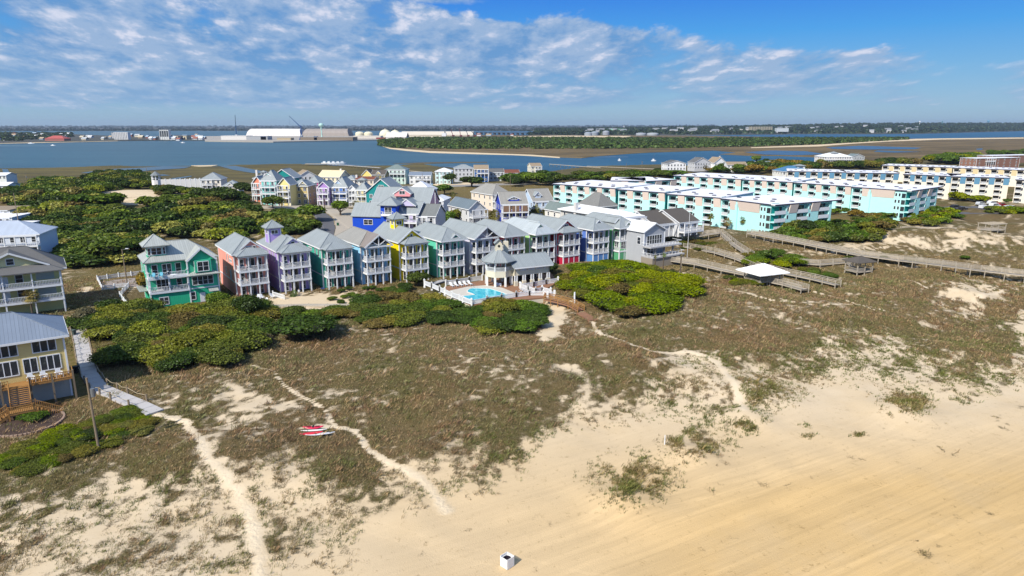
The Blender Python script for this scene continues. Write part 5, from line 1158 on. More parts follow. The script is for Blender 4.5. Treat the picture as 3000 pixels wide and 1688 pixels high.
# shelters
def shelter(name,label,p,ang,w_,d_,h,rise,rm,over=.8,rails=True):
    r=thing(name,label,'shelter',p,ang)
    MB().box(-w_/2,w_/2,-d_/2,d_/2,-.15,0,'y').build('deck','grey_wood',r)
    for x in (-w_/2+.1,0,w_/2-.1):
        for y in (-d_/2+.1,d_/2-.1): MB().box(-.1,.1,-.1,.1,-2,h).build('post','grey_wood',r,(x,y,0))
    if rm: P=planes('hip',-w_/2,w_/2,-d_/2,d_/2+.01,h,rise,over); rb=add_roof(MB(),P,.15); ridge_caps(rb,P,.15); rb.build('roof',rm,r)
    else:
        mb=MB()
        for i in range(6): x=-w_/2+i*w_/5; mb.beam((x,-d_/2-.3,h+.1),(x,d_/2+.3,h+.1),.08,.2)
        for y in (-d_/2,d_/2): mb.beam((-w_/2-.3,y,h-.05),(w_/2+.3,y,h-.05),.1,.2)
        mb.build('open_rafters','grey_wood',r)
    if rails:
        for a,b in (((-w_/2,-d_/2,0),(w_/2*.0,-d_/2,0)),((-w_/2,-d_/2,0),(-w_/2,d_/2,0)),((w_/2,-d_/2,0),(w_/2,d_/2,0)),((w_/2*.5,-d_/2,0),(w_/2,-d_/2,0))): rail_mb(MB(),a,b,1.0,.35).build('railing','grey_wood',r)
    return r
p=raised([(2232,818)],1.1)[0]; shelter('shelter','open shelter with bright white pyramid roof on the dune boardwalk',p,R(24),6.4,5.6,1.9,1.9,mat('white_membrane',(.84,.84,.83),.5,.03),1.5)
p=raised([(2515,792)],.8)[0]; shelter('shelter','small weathered shelter with dark grey hip roof in the dunes',p,R(20),5.2,4.2,2.4,1.2,ROOFD,.6)
p=raised([(2905,672)],1.2)[0]; shelter('shelter','roofless grey timber deck frame on the upper dunes',p,R(20),8,5,2.2,0,None)
# concrete ramp with rope posts on the left
rp=[(226,960),(240,1010),(250,1060),(262,1100),(290,1138),(350,1165),(405,1188),(455,1212)]
bw=thing('rope_walk','pale concrete beach walk with wooden rope posts beside the yellow house','boardwalk',(0,0,0))
P=[GT(a,b)+Vector((0,0,.25)) for a,b in rp]; mb=MB(); s_=0
for i in range(len(P)-1):
    a,b=P[i],P[i+1]; t_=(b-a).normalized(); nn=Vector((-t_.y,t_.x,0))*1.15
    for k_ in range(max(1,int((b-a).length/1.9))):
        n_=max(1,int((b-a).length/1.9)); q0=a.lerp(b,k_/n_+.006); q1=a.lerp(b,(k_+1)/n_-.006); mb.prism([q0-nn,q1-nn,q1+nn,q0+nn],.35)
mb.build('slab',mat('pale_concrete',lin(196,192,190,.84),.9,.12,.8),bw)
tops=[]
for sg in (1,-1):
    run=[]
    for i in range(len(P)-1):
        a,b=P[i],P[i+1]; t_=(b-a).normalized(); nn=Vector((-t_.y,t_.x,0))*1.2*sg; n_=max(1,int((b-a).length/2.8))
        for k_ in range(n_):
            f=a.lerp(b,k_/n_)+nn; MB().box(-.1,.1,-.1,.1,-.8,1.0).build('post','pole_wood',bw,f); run.append(f+Vector((0,0,.9)))
    mb=MB()
    for a,b in zip(run,run[1:]):
        m_=(a+b)/2-Vector((0,0,.28)); mb.tube(a,m_,.03,n=5); mb.tube(m_,b,.03,n=5)
    if sg==1 or True: mb.build('rope',mat('rope',lin(206,190,160,.8)),bw)
# poles
def utility(label,p,h,lean=(0,0),arm=False,lamp=False,m_='pole_wood',trf=False):
    r=thing('utility_pole' if not lamp else 'street_lamp',label,'utility pole' if not lamp else 'street lamp',p); MB().tube((0,0,-.5),(lean[0],lean[1],h),.17,.12,8).build('pole',m_,r)
    if arm: MB().beam((-1.1,0,h-.6),(1.1,0,h-.6),.12).build('crossarm',m_,r)
    if trf: MB().tube((.35,-.1,h-2.2),(.35,-.1,h-1.2),.25,n=10).build('transformer','metal_grey',r)
    if lamp: MB().beam((0,0,h-.1),(1.1,-.2,h+.15),.08).build('arm','metal_grey',r); MB().box(.8,1.5,-.35,-.05,h+.1,h+.25).build('lamp_head',WHITE,r)
    return r
utility('leaning bare wooden pole on the lawn in front of the butter yellow house',GT(290,1316),9.0,(-.4,.3),trf=True)
utility('wooden street lamp beside the white picket fence near the green house',GT(374,838),9.2,(-.2,0),lamp=True)
for i,(x,y,h,lb,tf) in enumerate([(82,557,10,'pole with transformer and crossarm over the shrubs at the marsh edge',1),(74,560,7,'shorter leaning pole next to the transformer pole at the marsh edge',0),(434,536,10,'thin pole left of the white turret',0),(1285,545,9,'pole by the field behind the pink dormer house',0),(1473,532,10,'street pole with lamp beside the navy house',0),(1646,519,7,'short lamp pole near the gas station lot',0),(1834,510,10,'tall pole behind the small aqua condo wing',0),(1880,503,10,'tree clad pole with transformer behind the condos',1),(2659,478,9,'pole in front of the pagoda mansion trees',0),(2804,478,12,'tall pole before the far round tree',0),(58,675,14,'tall thin pole rising over the white condo blocks',0),(1238,547,9,'pole beside the stilt house with blue roof',0),(1204,535,10,'pole between the aqua stilt house and the low white cottage',0),(1495,563,11,'slim mast pole behind the royal blue house',0),(2580,478,9,'lamp pole between the mansion and the yellow terrace',0)]):
    utility(lb,GT(x,y),h,arm=bool(i in(0,7)),trf=bool(tf))
utility('white pole standing beside the grey screened porch house',GT(1277,662),13,m_='white_paint')
post_thing('flagpole','thin white flagpole on the dune beside the grey modern house','flagpole',GT(2013,755),16,.06,'white_paint'); 
# picket fences
def picket(label,L,h=1.1,name='picket_fence',dz=0,m_=None):
    P=[GT(a,b)+Vector((0,0,dz)) for a,b in L]; r=thing(name,label,'fence',P[0]); o=P[0]
    for a,b in zip(P,P[1:]):
        L_=(b-a).length; n=max(1,int(L_/3)); 
        for k_ in range(n):
            q0=a.lerp(b,k_/n)-o; q1=a.lerp(b,(k_+1)/n)-o; z=Vector((0,0,1)); mb=MB(); mb.beam(q0+z*.9*h,q1+z*.9*h,.06,.1); mb.beam(q0+z*.3*h,q1+z*.3*h,.06,.1); m2=int((q1-q0).length/.24); d=(q1-q0).normalized()
            for j in range(m2): c=q0.lerp(q1,(j+.5)/m2); mb.beam(c,c+z*h,.12,.04,up=(d.y,-d.x,0))
            mb.build('pickets',m_ or WHITE,r); MB().box(-.1,.1,-.1,.1,-.3,h+.25).build('post',m_ or WHITE,r,q0)
    return r
picket('white picket fence along the far side of the gravel lane by the green house',[(286,822),(315,818),(348,813),(385,809),(424,804)])
picket('white picket fence turning down toward the shrubs beside the lamp pole',[(286,822),(300,850),(336,848)])
picket('white picket fence running from the lane down past the dark pine',[(336,846),(378,842),(352,870),(385,915)])
boardwalk('side_deck','pale deck walk in front of the aqua green and lilac house bases','' and 0 or [GT(1262,838)+Vector((0,0,.5)),GT(1300,826)+Vector((0,0,.5))],1.6,m_='pale_deck',rail=False)
picket('white picket fence between the coral and lavender houses',[(800,868),(835,878)]) 
MB().prism([GT(340,846)+Vector((0,0,.1)),GT(430,838)+Vector((0,0,.1)),GT(440,812)+Vector((0,0,.1)),GT(300,824)+Vector((0,0,.1)),GT(300,840)+Vector((0,0,.1))],.2).build('lane',mat('gravel_lane',lin(168,156,148,.8),.95,.12))['kind']='structure'
def sheet(name,L,m_,dz=.08,z=None,kind='structure'):
    P=[(GT(a,b) if z is None else G(a,b,z))+Vector((0,0,dz)) for a,b in L]; return tag(MB().prism(P,.25).build(name,m_),kind=kind)
sheet('road',[(905,690),(968,676),(966,652),(948,632),(930,610),(945,598),(975,600),(1000,622),(1010,650),(980,700)][:0] or [(912,712),(975,705),(982,668),(975,640),(950,622),(932,606),(905,603),(915,625),(932,650),(925,680)],'asphalt')
sheet('driveway',[(975,705),(1060,700),(1075,650),(1062,618),(1000,608),(950,607),(955,622),(980,640),(984,668)],mat('drive_pale',lin(186,176,160,.82),.9,.12),.05)
sheet('street',[(735,613),(1120,606),(1120,598),(735,604)],MT['drive_pale'],.04)
sheet('street',[(1180,553),(1560,540),(1560,535),(1180,545)],mat('street_grey',lin(160,156,150,.8),.9,.1),.05)
sheet('sand_lot',[(1262,545),(1400,540),(1405,534),(1270,539)],MT['shoresand'],.09)
sheet('car_park',[(2640,632),(2790,628),(2960,625),(3100,622),(3100,606),(2800,604),(2650,616)],'asphalt',.10)
sheet('garden_path',[(1000,898),(1020,880),(740,888),(740,902)],MT['pale_concrete'],.03) if False else None
# ---------------- vehicles ----------------
def car(label,p,rz,c,L=4.6,W_=1.85,H_=1.6,kind='suv',cat='car',name='parked_car'):
    r=thing(name,label,cat,p,rz); pm=mat('paint_%d_%d_%d'%c,lin(*c,.85),.25,.02,1,.0,.6)
    prof={'suv':[(-.5,.25),(-.5,.62),(-.44,.70),(-.38,1.0),(.16,1.0),(.27,.68),(.46,.62),(.5,.5),(.5,.25)],'van':[(-.5,.2),(-.5,.95),(-.46,1.0),(.26,1.0),(.38,.62),(.48,.55),(.5,.2)],'truck':[(-.5,.3),(-.5,.62),(-.12,.62),(-.09,1.0),(.12,1.0),(.22,.66),(.48,.6),(.5,.3)]}[kind]
    mb=MB(); A=[(x*L,-W_/2,z*H_) for x,z in prof]; B=[(x*L,W_/2,z*H_) for x,z in prof]; mb.face(A); mb.face(B[::-1])
    for i in range(len(A)): j=(i+1)%len(A); mb.face([A[j],A[i],B[i],B[j]])
    mb.build('body',pm,r)
    x0,x1={'suv':(-.40,.20),'van':(.12,.36),'truck':(-.08,.17)}[kind]; gb=MB()
    for s_ in (-1,1): y=s_*(W_/2+.01); gb.face([(x0*L,y,.68*H_),(x1*L+.02*L,y,.68*H_),((x1-.06)*L,y,.94*H_),((x0+.03)*L,y,.94*H_)][::s_])
    gb.build('window','glass',r)
    for x in (-.3,.31):
        for s_ in (-1,1): o=MB().tube((x*L,s_*(W_/2-.12),.34),(x*L,s_*(W_/2+.03),.34),.34,n=14).build('wheel',mat('tyre',(.03,.03,.03),.9),r); MB().tube((x*L,s_*(W_/2+.03),.34),(x*L,s_*(W_/2+.045),.34),.19,n=10).build('rim','metal_grey',o)
    return r
car('silver SUV parked beside the cobalt blue house',GT(1055,642),R(0),(190,198,210),4.8)
for x,y,c,kd,lb,ang in [(2798,611,(40,40,44),'suv','black car parked close to the corner of the aqua terrace',20),(2815,617,(50,48,48),'truck','dark pickup truck nearest the dune shrubs in the car park',15),(2872,602,(200,204,208),'suv','pale grey car in the back line of the car park',20),(2882,612,(236,238,240),'van','small white van at the front of the car park line',20),(2905,600,(214,218,222),'suv','silver car beside the red one, car park back line',20),(2913,610,(240,240,242),'suv','white sedan between the small white van and the large van',20),(2932,603,(150,20,34),'suv','dark red car in the condo car park',20),(2958,610,(238,238,238),'van','large white van at the end of the car park line',20)]:
    car(lb,GT(x,y)+Vector((0,0,.12)),R(ang),c,6.0 if 'large' in lb or kd=='truck' else 4.7,2.0,2.2 if 'large' in lb else 1.65,kd)
car('dark car half hidden by the shingled yellow house',GT(196,768),R(100),(60,70,74))
for x,y,c,lb in [(1265,548,(60,150,210),'blue portable toilet on the sandy lot')]:
    r=thing('portable_toilet',lb,'portable toilet',GT(x,y)); MB().box(-.6,.6,-.6,.6,0,2.2).build('body',mat('pt_blue',lin(*c,.85)),r); add_roof(MB(),planes('gable',-.6,.6,-.6,.6,2.2,.25,.05),.06).build('roof',mat('pt_roof',lin(190,210,225,.85)),r); MB().box(-.4,.4,-.63,-.6,.1,2.0).build('door',MT['pt_roof'],r)
for x,y,lb,c in [(950,626,'dark green wheeled bin beside the driveway entrance',(40,80,70)),(1290,548,'dark bin standing on the sandy lot',(60,60,66)),(990,661,'green utility box on the verge by the street',(30,90,60)),(215,983,'green-grey utility box beside the head of the rope walk',(90,104,98)),(225,1092,'black wheeled bin beside the yellow house deck',(30,30,32))]:
    r=thing('bin',lb,'bin',GT(x,y)); MB().box(-.35,.35,-.4,.4,.05,1.0).build('body',mat('bin_%d_%d_%d'%c,lin(*c,.8)),r); MB().box(-.38,.38,-.44,.42,1.0,1.1).build('lid',MT['bin_%d_%d_%d'%c],r)
# beach bin
p=GT(1486,1658); bn=thing('litter_bin','white slatted wooden litter bin alone on the open beach','litter bin',p,R(46))
s_=.46
sl=MB()
for sd_ in range(4):
    a=sd_*math.pi/2; c_,q_=math.cos(a),math.sin(a)
    for j in range(7):
        u=-s_+.07+j*(2*s_-.14)/6; x,y=u,-s_; X_,Y_=x*c_-y*q_,x*q_+y*c_; t2=Vector((c_,q_,0))
        mb=sl; P0=Vector((X_,Y_,.03)); 
        A_=[P0-t2*.052,P0+t2*.052]; o_=Vector((q_,-c_,0))*.03
        pts=[A_[0],A_[1],A_[1]+Vector((0,0,1.0)),P0+Vector((0,0,1.07)),A_[0]+Vector((0,0,1.0))]
        mb.face([v+o_ for v in pts]); mb.face([v for v in pts][::-1])
        for i2 in range(5): k2=(i2+1)%5; mb.face([pts[i2]+o_,pts[i2],pts[k2],pts[k2]+o_])
sl.build('slats',mat('bin_white',(.80,.80,.80),.6,.05),bn)
mb=MB(); 
for z in (.2,.82):
    for a,b in (((-s_+.05,-s_+.05,z),(s_-.05,-s_+.05,z)),((s_-.05,-s_+.05,z),(s_-.05,s_-.05,z)),((s_-.05,s_-.05,z),(-s_+.05,s_-.05,z)),((-s_+.05,s_-.05,z),(-s_+.05,-s_+.05,z))): mb.beam(a,b,.06,.1)
mb.build('inner_frame',MT['bin_white'],bn); MB().lathe([(.0,.05),(.32,.05),(.34,.88),(.30,.88),(.28,.3),(0,.3)],16).build('liner_barrel',mat('barrel',lin(50,44,56,.8),.5),bn)
# kayaks
def kayak(label,p,rz,c,L=3.4,sit=True,wd=.7,name='kayak'):
    r=thing(name,label,'kayak' if name=='kayak' else 'paddle board',p,rz); m_=mat('hull_%d_%d_%d'%c,lin(*c,.85),.35,.04,1,0,.5); mb=MB(); n=14; ring=[]
    for i in range(n+1):
        u=-1+2*i/n; w2=wd/2*max(.03,(1-abs(u)**2.4)); zr=.22*abs(u)**3*(1 if sit else .4); h=.30*(1-.4*abs(u)**2) if sit else .12
        ring.append([(u*L/2,w2*math.cos(a),zr+h*.5+h*.5*math.sin(a)*(1 if a>math.pi else .8)) for a in [2*math.pi*k_/10 for k_ in range(10)]])
    for A_,B_ in zip(ring,ring[1:]):
        for k_ in range(10): j=(k_+1)%10; mb.face([A_[k_],A_[j],B_[j],B_[k_]])
    mb.build('hull',m_,r)
    if sit:
        for x in (-.55,.55): MB().box(x-.28,x+.28,-.2,.2,.24,.30).build('seat_well',mat('well_%d'%c[0],lin(150,24,50,.7)),r)
        MB().box(-.12,.12,-.3,.3,.28,.34).build('footrest',MT['dark'],r)
    return r
kayak('pink sit-on kayak with dark seats, back of the little pile',GT(918,1258)+Vector((0,0,.12)),R(6),(236,44,88),2.6)
kayak('slim white board lying between the pink and the red kayak',GT(920,1265)+Vector((0,0,.15)),R(8),(240,238,232),3.3,False,.5,'paddle_board')
kayak('red kayak lying upside down under the white board',GT(912,1273)+Vector((0,0,.12)),R(14),(232,50,66),2.9,False,.75)
kayak('long white paddle board in front of the red kayak',GT(938,1275)+Vector((0,0,.12)),R(13),(236,236,240),3.7,False,.66,'paddle_board')
# people
def person(name,label,p,rz,shirt,trous,pose='stand'):
    r=thing(name,label,'person',p,rz)
    V=[(0,0,.95),(0,.0,1.2),(0,0,1.45),(0,0,1.55),(.1,0,.9),(.12,.05,.5),(.12,0,.08),(.12,-.14,.03),(-.1,0,.9),(-.13,-.05,.5),(-.13,.02,.08),(-.13,-.13,.03),(.2,0,1.43),(.28,-.05,1.15),(.24,-.28,1.05),(-.2,0,1.43),(-.28,-.08,1.15),(-.2,-.3,1.1),(0,0,1.62),(0,-.02,1.72)]
    E_=[(0,1),(1,2),(2,3),(0,4),(4,5),(5,6),(6,7),(0,8),(8,9),(9,10),(10,11),(2,12),(12,13),(13,14),(2,15),(15,16),(16,17),(3,18),(18,19)]
    Rr=[.15,.15,.14,.055,.1,.07,.05,.045,.1,.07,.05,.045,.07,.045,.035,.07,.045,.035,.09,.095]
    me=bpy.data.meshes.new('body'); me.from_pydata(V,E_,[]); o=bpy.data.objects.new('body',me); COL.objects.link(o); o.parent=r
    md=o.modifiers.new('s','SKIN'); 
    for i,v in enumerate(me.skin_vertices[0].data): v.radius=(Rr[i],Rr[i]*.85); v.use_root=(i==0)
    o.modifiers.new('u','SUBSURF').levels=1
    mm_,t=new_mat('person_'+name+str(shirt[0])); sp=t.n('ShaderNodeSeparateXYZ',ins={0:t.n('ShaderNodeTexCoord').outputs['Object']}).outputs
    c_=t.mix(t.sstep(sp[2],.955,.965),lin(*trous,.8),lin(*shirt,.85)); c_=t.mix(t.sstep(sp[2],1.52,1.54),c_,lin(200,150,120,.8)); c_=t.mix(t.sstep(sp[2],1.70,1.72),c_,lin(60,45,35,.8)); fin(t,c_,.8); me.materials.append(mm_)
    return r
person('person','standing person in a white shirt on the sand garden before the lavender house',GT(877,868),R(200),(236,238,242),(90,84,80))
person('person','person in dark clothes leaning by the plants before the lavender house',GT(866,864),R(120),(70,60,60),(50,46,46))
c=thing('wheelbarrow','blue wheelbarrow on the sand before the deep sea-green house','wheelbarrow',GT(946,852),R(-10)); MB().lathe([(0,.35),(.35,.4),(.55,.65),(.5,.65),(.3,.45),(0,.42)],12).build('tray',mat('barrow_blue',lin(60,80,130,.8)),c); MB().tube((.75,-.05,.2),(.75,.05,.2),.2,n=12).build('wheel','tyre',c); MB().beam((-1.0,-.25,.55),(.7,-.1,.3),.05).build('handle','pole_wood',c); MB().beam((-1.0,.25,.55),(.7,.1,.3),.05).build('handle','pole_wood',c)
# deck chairs on the yellow house deck
for i,(u,lb) in enumerate([(-1.2,'white deck chair under the right window of the butter yellow house'),(-3.0,'white deck chair below the middle window of the butter yellow house'),(-4.5,'white deck chair beside the stair top on the yellow house deck'),(-8.4,'white deck chair under the window left of the stairs on the yellow house deck')]):
    q=Y_H.matrix_basis@Vector((W_+u,0,0)) if False else Y_H.location+Matrix.Rotation(YA,3,'Z')@Vector((22+u,-1.1,3.46)); c=copy_tree(ac,TR,None,q,YA+R(10)); c['label']=lb; c['group']='chairs on the yellow house deck'; c.scale=(1.2,)*3
# garden bed
q=GT(78,1240); c=thing('planter_bed','round garden bed with brick edging at the foot of the timber stairs','garden bed',q); MB().lathe([(4.0,-.3),(4.0,.05),(0,.12)],28).build('soil',mat('soil',lin(92,74,66,.6),.95,.3,3),c); mb=MB()
for i in range(56): a=2*math.pi*i/56; mb.beam((4.05*math.cos(a)-.14*math.sin(-a)*0,4.05*math.sin(a),.08),(4.3*math.cos(a),4.3*math.sin(a),.08),.36,.28)
mb.build('brick_edging',mat('edging',lin(176,150,130,.8),.9,.25,3),c)
# ---------------- across the sound ----------------
SPIT=[(1104,414),(1120,427),(1142,434),(1190,440),(1262,446),(1400,449),(1500,452),(1560,455),(1640,461),(1705,463),(1760,457),(1840,451),(1905,447),(2000,444),(2090,441),(2160,447),(2110,452),(2190,456),(2300,457),(2420,462),(2520,470),(2700,482),(3000,505),(3500,530),(3700,402),(2990,402),(2760,406),(2640,407),(2000,397),(1400,396),(1250,397),(1120,403)]
land('marsh',SPIT,.32,'marshland')
land('shore',[(1104,413),(1119,428),(1142,436),(1190,441.6),(1262,447.6),(1400,451.5),(1500,454),(1560,457),(1640,462.6),(1640,460),(1560,453.5),(1400,447.5),(1262,443),(1190,437),(1142,432),(1122,424)],.36,'shoresand')
land('shore',[(2200,432),(2400,424),(2560,414),(2680,407),(2760,405.5),(3000,403),(3000,406),(2760,409),(2600,415),(2500,421),(2400,429),(2200,434)],.38,MT['shoresand'])
land('sandbar',[(1150,479),(1240,476),(1330,475),(1425,474.5),(1428,476),(1340,477.5),(1250,479.5)],.2,'marshland')
for L in ([(560,485),(640,483.5),(620,487),(580,488)],):
    land('sandbar',L,.42,'shoresand')
for i,L in enumerate([[(236,507),(270,502),(330,495),(420,491),(480,487),(560,488),(540,493),(440,499),(380,507),(330,512),(290,507)],[(640,486),(690,486),(770,502),(800,509),(740,507),(680,497)],[(6,495),(22,496),(28,505),(20,512),(10,508)],[(2180,446),(2260,441),(2360,443),(2420,452),(2330,455),(2240,453)],[(2420,432),(2520,427),(2700,433),(2680,437),(2540,438),(2440,436)],[(2570,441),(2700,445),(2620,447),(2560,445)],[(2860,436),(2880,435),(2876,439),(2862,439)],[(435,513),(480,511),(500,514),(450,516)],[(500,523),(560,515),(562,517),(510,526)],[(1290,487),(1370,485),(1420,489),(1330,492)],[(940,481),(1010,479),(1050,484),(980,486)]]):
    land('marsh_pool',L,.62,'marsh_water',.1)
land('sound_channel',[(2660,405),(2700,395),(2840,388),(3100,384),(3500,380),(3600,402),(3000,402),(2760,405)],.3,'water',.1)
def blobwood(name,label,polyf,n,zmin,size,colr,seed,nf=44,cat=None,group=None):
    """far wood read as one mass: many crowns of leaf clumps in one mesh"""
    rs=np.random.RandomState(seed); V=[];F=0
    vs=[];tc2=[]
    for _ in range(n):
        c,s_=polyf(rs); s_*=size
        u=rs.normal(size=(nf,3)); u/=np.linalg.norm(u,axis=1)[:,None]; u[:,2]=np.abs(u[:,2])
        ctr=np.array(c)+u*np.array([s_*1.25,s_*1.25,s_])*rs.uniform(.8,1,(nf,1))
        t1=np.cross(u,rs.normal(size=(nf,3))); t1/=np.linalg.norm(t1,axis=1)[:,None]; t2=np.cross(u,t1); q=s_*.30
        vs.append(np.stack([ctr-t1*q-t2*q,ctr+t1*q-t2*q,ctr+t1*q+t2*q,ctr-t1*q+t2*q],1).reshape(-1,3))
        bb=rs.uniform(.55,1.35); hh=rs.uniform(-.12,.12); tc2.append(np.tile([colr[0]*bb*(1+hh),colr[1]*bb,colr[2]*bb*(1-hh),1.0],(nf*4,1)))
    vs=np.concatenate(vs); o=quadmesh(name,vs,'foliage_mass'); at=o.data.attributes.new('tint','FLOAT_COLOR','POINT'); at.data.foreach_set('color',np.concatenate(tc2).astype(np.float32).ravel()); tag(o,label,cat,group,'stuff'); return o
def quadmesh(name,vs,m_,k_=4):
    me=bpy.data.meshes.new(name); n=len(vs); me.vertices.add(n); me.vertices.foreach_set('co',vs.astype(np.float32).ravel()); me.loops.add(n); me.loops.foreach_set('vertex_index',np.arange(n,dtype=np.int32)); me.polygons.add(n//k_); me.polygons.foreach_set('loop_start',np.arange(0,n,k_,dtype=np.int32)); me.update(); me.validate() if False else None
    me.materials.append(MT[m_] if isinstance(m_,str) else m_); o=bpy.data.objects.new(name,me); COL.objects.link(o); return o
def bandf(x0,x1,top,bot,z=1,big=1.0):
    def f(rs):
        while 1:
            px=rs.uniform(x0,x1); a=np.interp(px,*zip(*top)); b=np.interp(px,*zip(*bot))
            if b-a<.2: continue
            pa=G(px,b,z); pb=G(px,a,z); q=rs.rand(); p=pa.lerp(pb,q); return (p.x,p.y,z),rs.uniform(.6,1.25)*big
    return f
# spoil island wood
blobwood('woods','green maritime wood covering the island across the sound',bandf(1112,2660,[(1112,412),(1200,404),(1500,404),(2000,406),(2400,405),(2700,405)],[(1112,426),(1150,433),(1300,435),(1700,435),(2000,433),(2400,422),(2660,408)],1.5),6500,0,5.2,lin(84,104,50,.62),3,16)
land('sand_field',[(1500,400),(1640,397.5),(1850,398.5),(1840,402.5),(1560,403.5)],2.5,'shoresand')
# far shores
def hillstrip(name,pts,depth,base,hts,mname='farland',n=4,seed=1):
    """ground rising behind a shoreline drawn at water level"""
    V=[];F=[]
    for i,(px,py) in enumerate(pts):
        a=G(px,py,.5); d=Vector((a.x,a.y,0)).normalized(); h=np.interp(px,*zip(*hts))
        for k_ in range(n): q=k_/(n-1); V.append((a.x+d.x*depth*q,a.y+d.y*depth*q,base+h*q))
        V.append((a.x-d.x*5,a.y-d.y*5,-3))
    m=n+1
    for i in range(len(pts)-1):
        for k_ in range(n-1): F.append((i*m+k_,(i+1)*m+k_,(i+1)*m+k_+1,i*m+k_+1))
        F.append((i*m+n,(i+1)*m+n,(i+1)*m,i*m))
    me=bpy.data.meshes.new(name); me.from_pydata(V,[],F); me.materials.append(MT[mname]); o=bpy.data.objects.new(name,me); COL.objects.link(o); return tag(o,kind='structure')
FARP=[(-500,384),(0,384),(400,383.5),(900,383),(1300,383),(1700,385),(1950,386),(2100,387)]
hillstrip('far_shore',FARP,16000,1,[(-500,20),(1500,22),(2100,46)])
def ff_(x0,x1):
    def f(rs):
        px=rs.uniform(x0,x1); py=np.interp(px,*zip(*FARP)); a=G(px,py,.5); d=Vector((a.x,a.y,0)).normalized(); q=rs.rand()**3; h=np.interp(px,[-500,1500,2100],[20,22,46]); p=a+d*16000*q
        return (p.x,p.y,1+h*q),rs.uniform(.7,1.3)*(1+q*2.2)
    return f
blobwood('treeline','low blue-green wooded shore along the far horizon',ff_(-300,2100),4200,0,9,lin(44,66,60,.42),8,10)
# mainland on the right
R_P=[(1560,396),(1800,396.5),(2100,396),(2350,393),(2560,393),(2700,392),(2850,388),(3000,384),(3400,381)]
hillstrip('mainland',R_P,3200,1.2,[(1560,10),(1900,20),(2200,34),(2500,52),(3000,62),(3400,60)])
def rf(x0,x1,q0=0,q1=1):
    def f(rs):
        px=rs.uniform(x0,x1); py=np.interp(px,*zip(*R_P)); a=G(px,py,.5); d=Vector((a.x,a.y,0)).normalized(); q=rs.uniform(q0,q1); h=np.interp(px,[1560,1900,2200,2500,3000,3400],[10,20,34,52,62,60]); p=a+d*3200*q
        return (p.x,p.y,1.2+h*q),rs.uniform(.6,1.3)
    return f
blobwood('woods','dark mainland wood rising to the horizon',rf(1570,3300,.02,1.0),5200,0,13,lin(66,84,56,.5),11,16)
blobwood('woods','dark wood on the low point past the tanks',bandf(1545,1790,[(1545,391),(1790,391)],[(1545,395),(1790,396)],2),200,0,10,lin(48,66,40,.45),12,24)
# port and town quay
land('quay',[(600,412.5),(700,414),(800,415),(1100,409.5),(1230,404),(1230,398),(1000,397),(600,399)],2.4,'concrete',4)
land('town_shore',[(-300,424),(0,419),(100,416.5),(240,414.5),(345,412),(480,410.5),(600,410.5),(610,400),(330,398),(150,391),(0,388),(-300,388)],1.6,'farland',3)
land('town_beach',[(-300,426),(0,421),(240,416),(345,413.6),(345,411.6),(240,413.5),(0,417.5),(-300,421)],1.0,'shoresand')
blobwood('woods','trees among the houses of the waterfront town',bandf(-100,210,[(-100,391),(210,391)],[(-100,412),(60,413),(210,402)],2),330,0,9,lin(70,86,50,.5),21,24)
def fb(name,label,cat,px,py,wpx,hpx,c,dep=30,roof='flat',rise=0,rc=None,ang=0,wins=None,z=2.2,group=None):
    p=G(px,py,z); dd=p.y*CC-(p.z-HC)*SS; W=wpx*dd/2000; H_=hpx*dd/2000; r=thing(name,label,cat,p,ang,group)
    mb=MB().box(0,W,0,dep,-2,H_)
    if roof=='gable': gable_tri(mb,0,W,0,H_,rise,.3)
    mb.build('wall',mat('far_%d_%d_%d'%c,lin(*c,.8),.9,.05),r)
    if roof=='flat': MB().box(-.4,W+.4,-.4,dep+.4,H_,H_+.8).build('roof',mat('farroof_%d_%d_%d'%(rc or c),lin(*(rc or c),.8),.8,.05),r)
    else: P=planes(roof,0,W,0,dep,H_,rise,1.0); add_roof(MB(),P,.4).build('roof',mat('farroof_%d_%d_%d'%(rc or c),lin(*(rc or c),.8),.8,.05),r)
    if wins:
        nx_,nz_=wins
        for j in range(nz_):
            MB().box(W*.04,W*.96,-.25,-.05,0,H_/nz_*(.38 if nz_>1 else .62)).build('window_band','glass',r,(0,0,H_*(j+.3)/nz_))
        mb=MB()
        for i in range(nx_+1): x=W*(.02+.96*i/nx_); mb.box(x-W*.02,x+W*.02,-.8,-.05,0,H_)
        mb.build('pier',mat('far_%d_%d_%d'%c,lin(*c,.8)),r)
    return r
fb('hotel','white balconied hotel of eight storeys on the waterfront','hotel',336,409,40,20,(240,240,240),16,wins=(8,7))
fb('hotel_wing','plain grey side tower attached to the white hotel','building',328,405,9,15,(186,188,190),30)
fb('tower_block','dark glazed tower block with white corners on the waterfront','tower block',469,409,27,27,(226,228,228),14,wins=(4,1)); fb('plant_room','white plant room structure on top of the tower block','building',476,382,10,4,(238,238,238),14,z=34) if False else None
fb('building','tan low building with dark centre on the waterfront','building',511,408,36,10,(206,194,164),30,rc=(90,100,116)); fb('building','dark glass hall beside the tan waterfront building','building',522,409,10,9,(60,70,90),10)
fb('restaurant','red roofed waterfront restaurant with long porch','building',132,412,56,5,(186,120,110),30,'hip',8,(190,96,90)); fb('building','cream building rising behind the red roofed restaurant','building',160,408,20,8,(220,206,176),25)
rs=np.random.RandomState(4)
NAMES=['white','pale grey','cream','tan','light blue','brick red']; CC_=[(236,238,240),(190,196,200),(226,216,190),(196,176,146),(176,196,214),(160,104,90)]
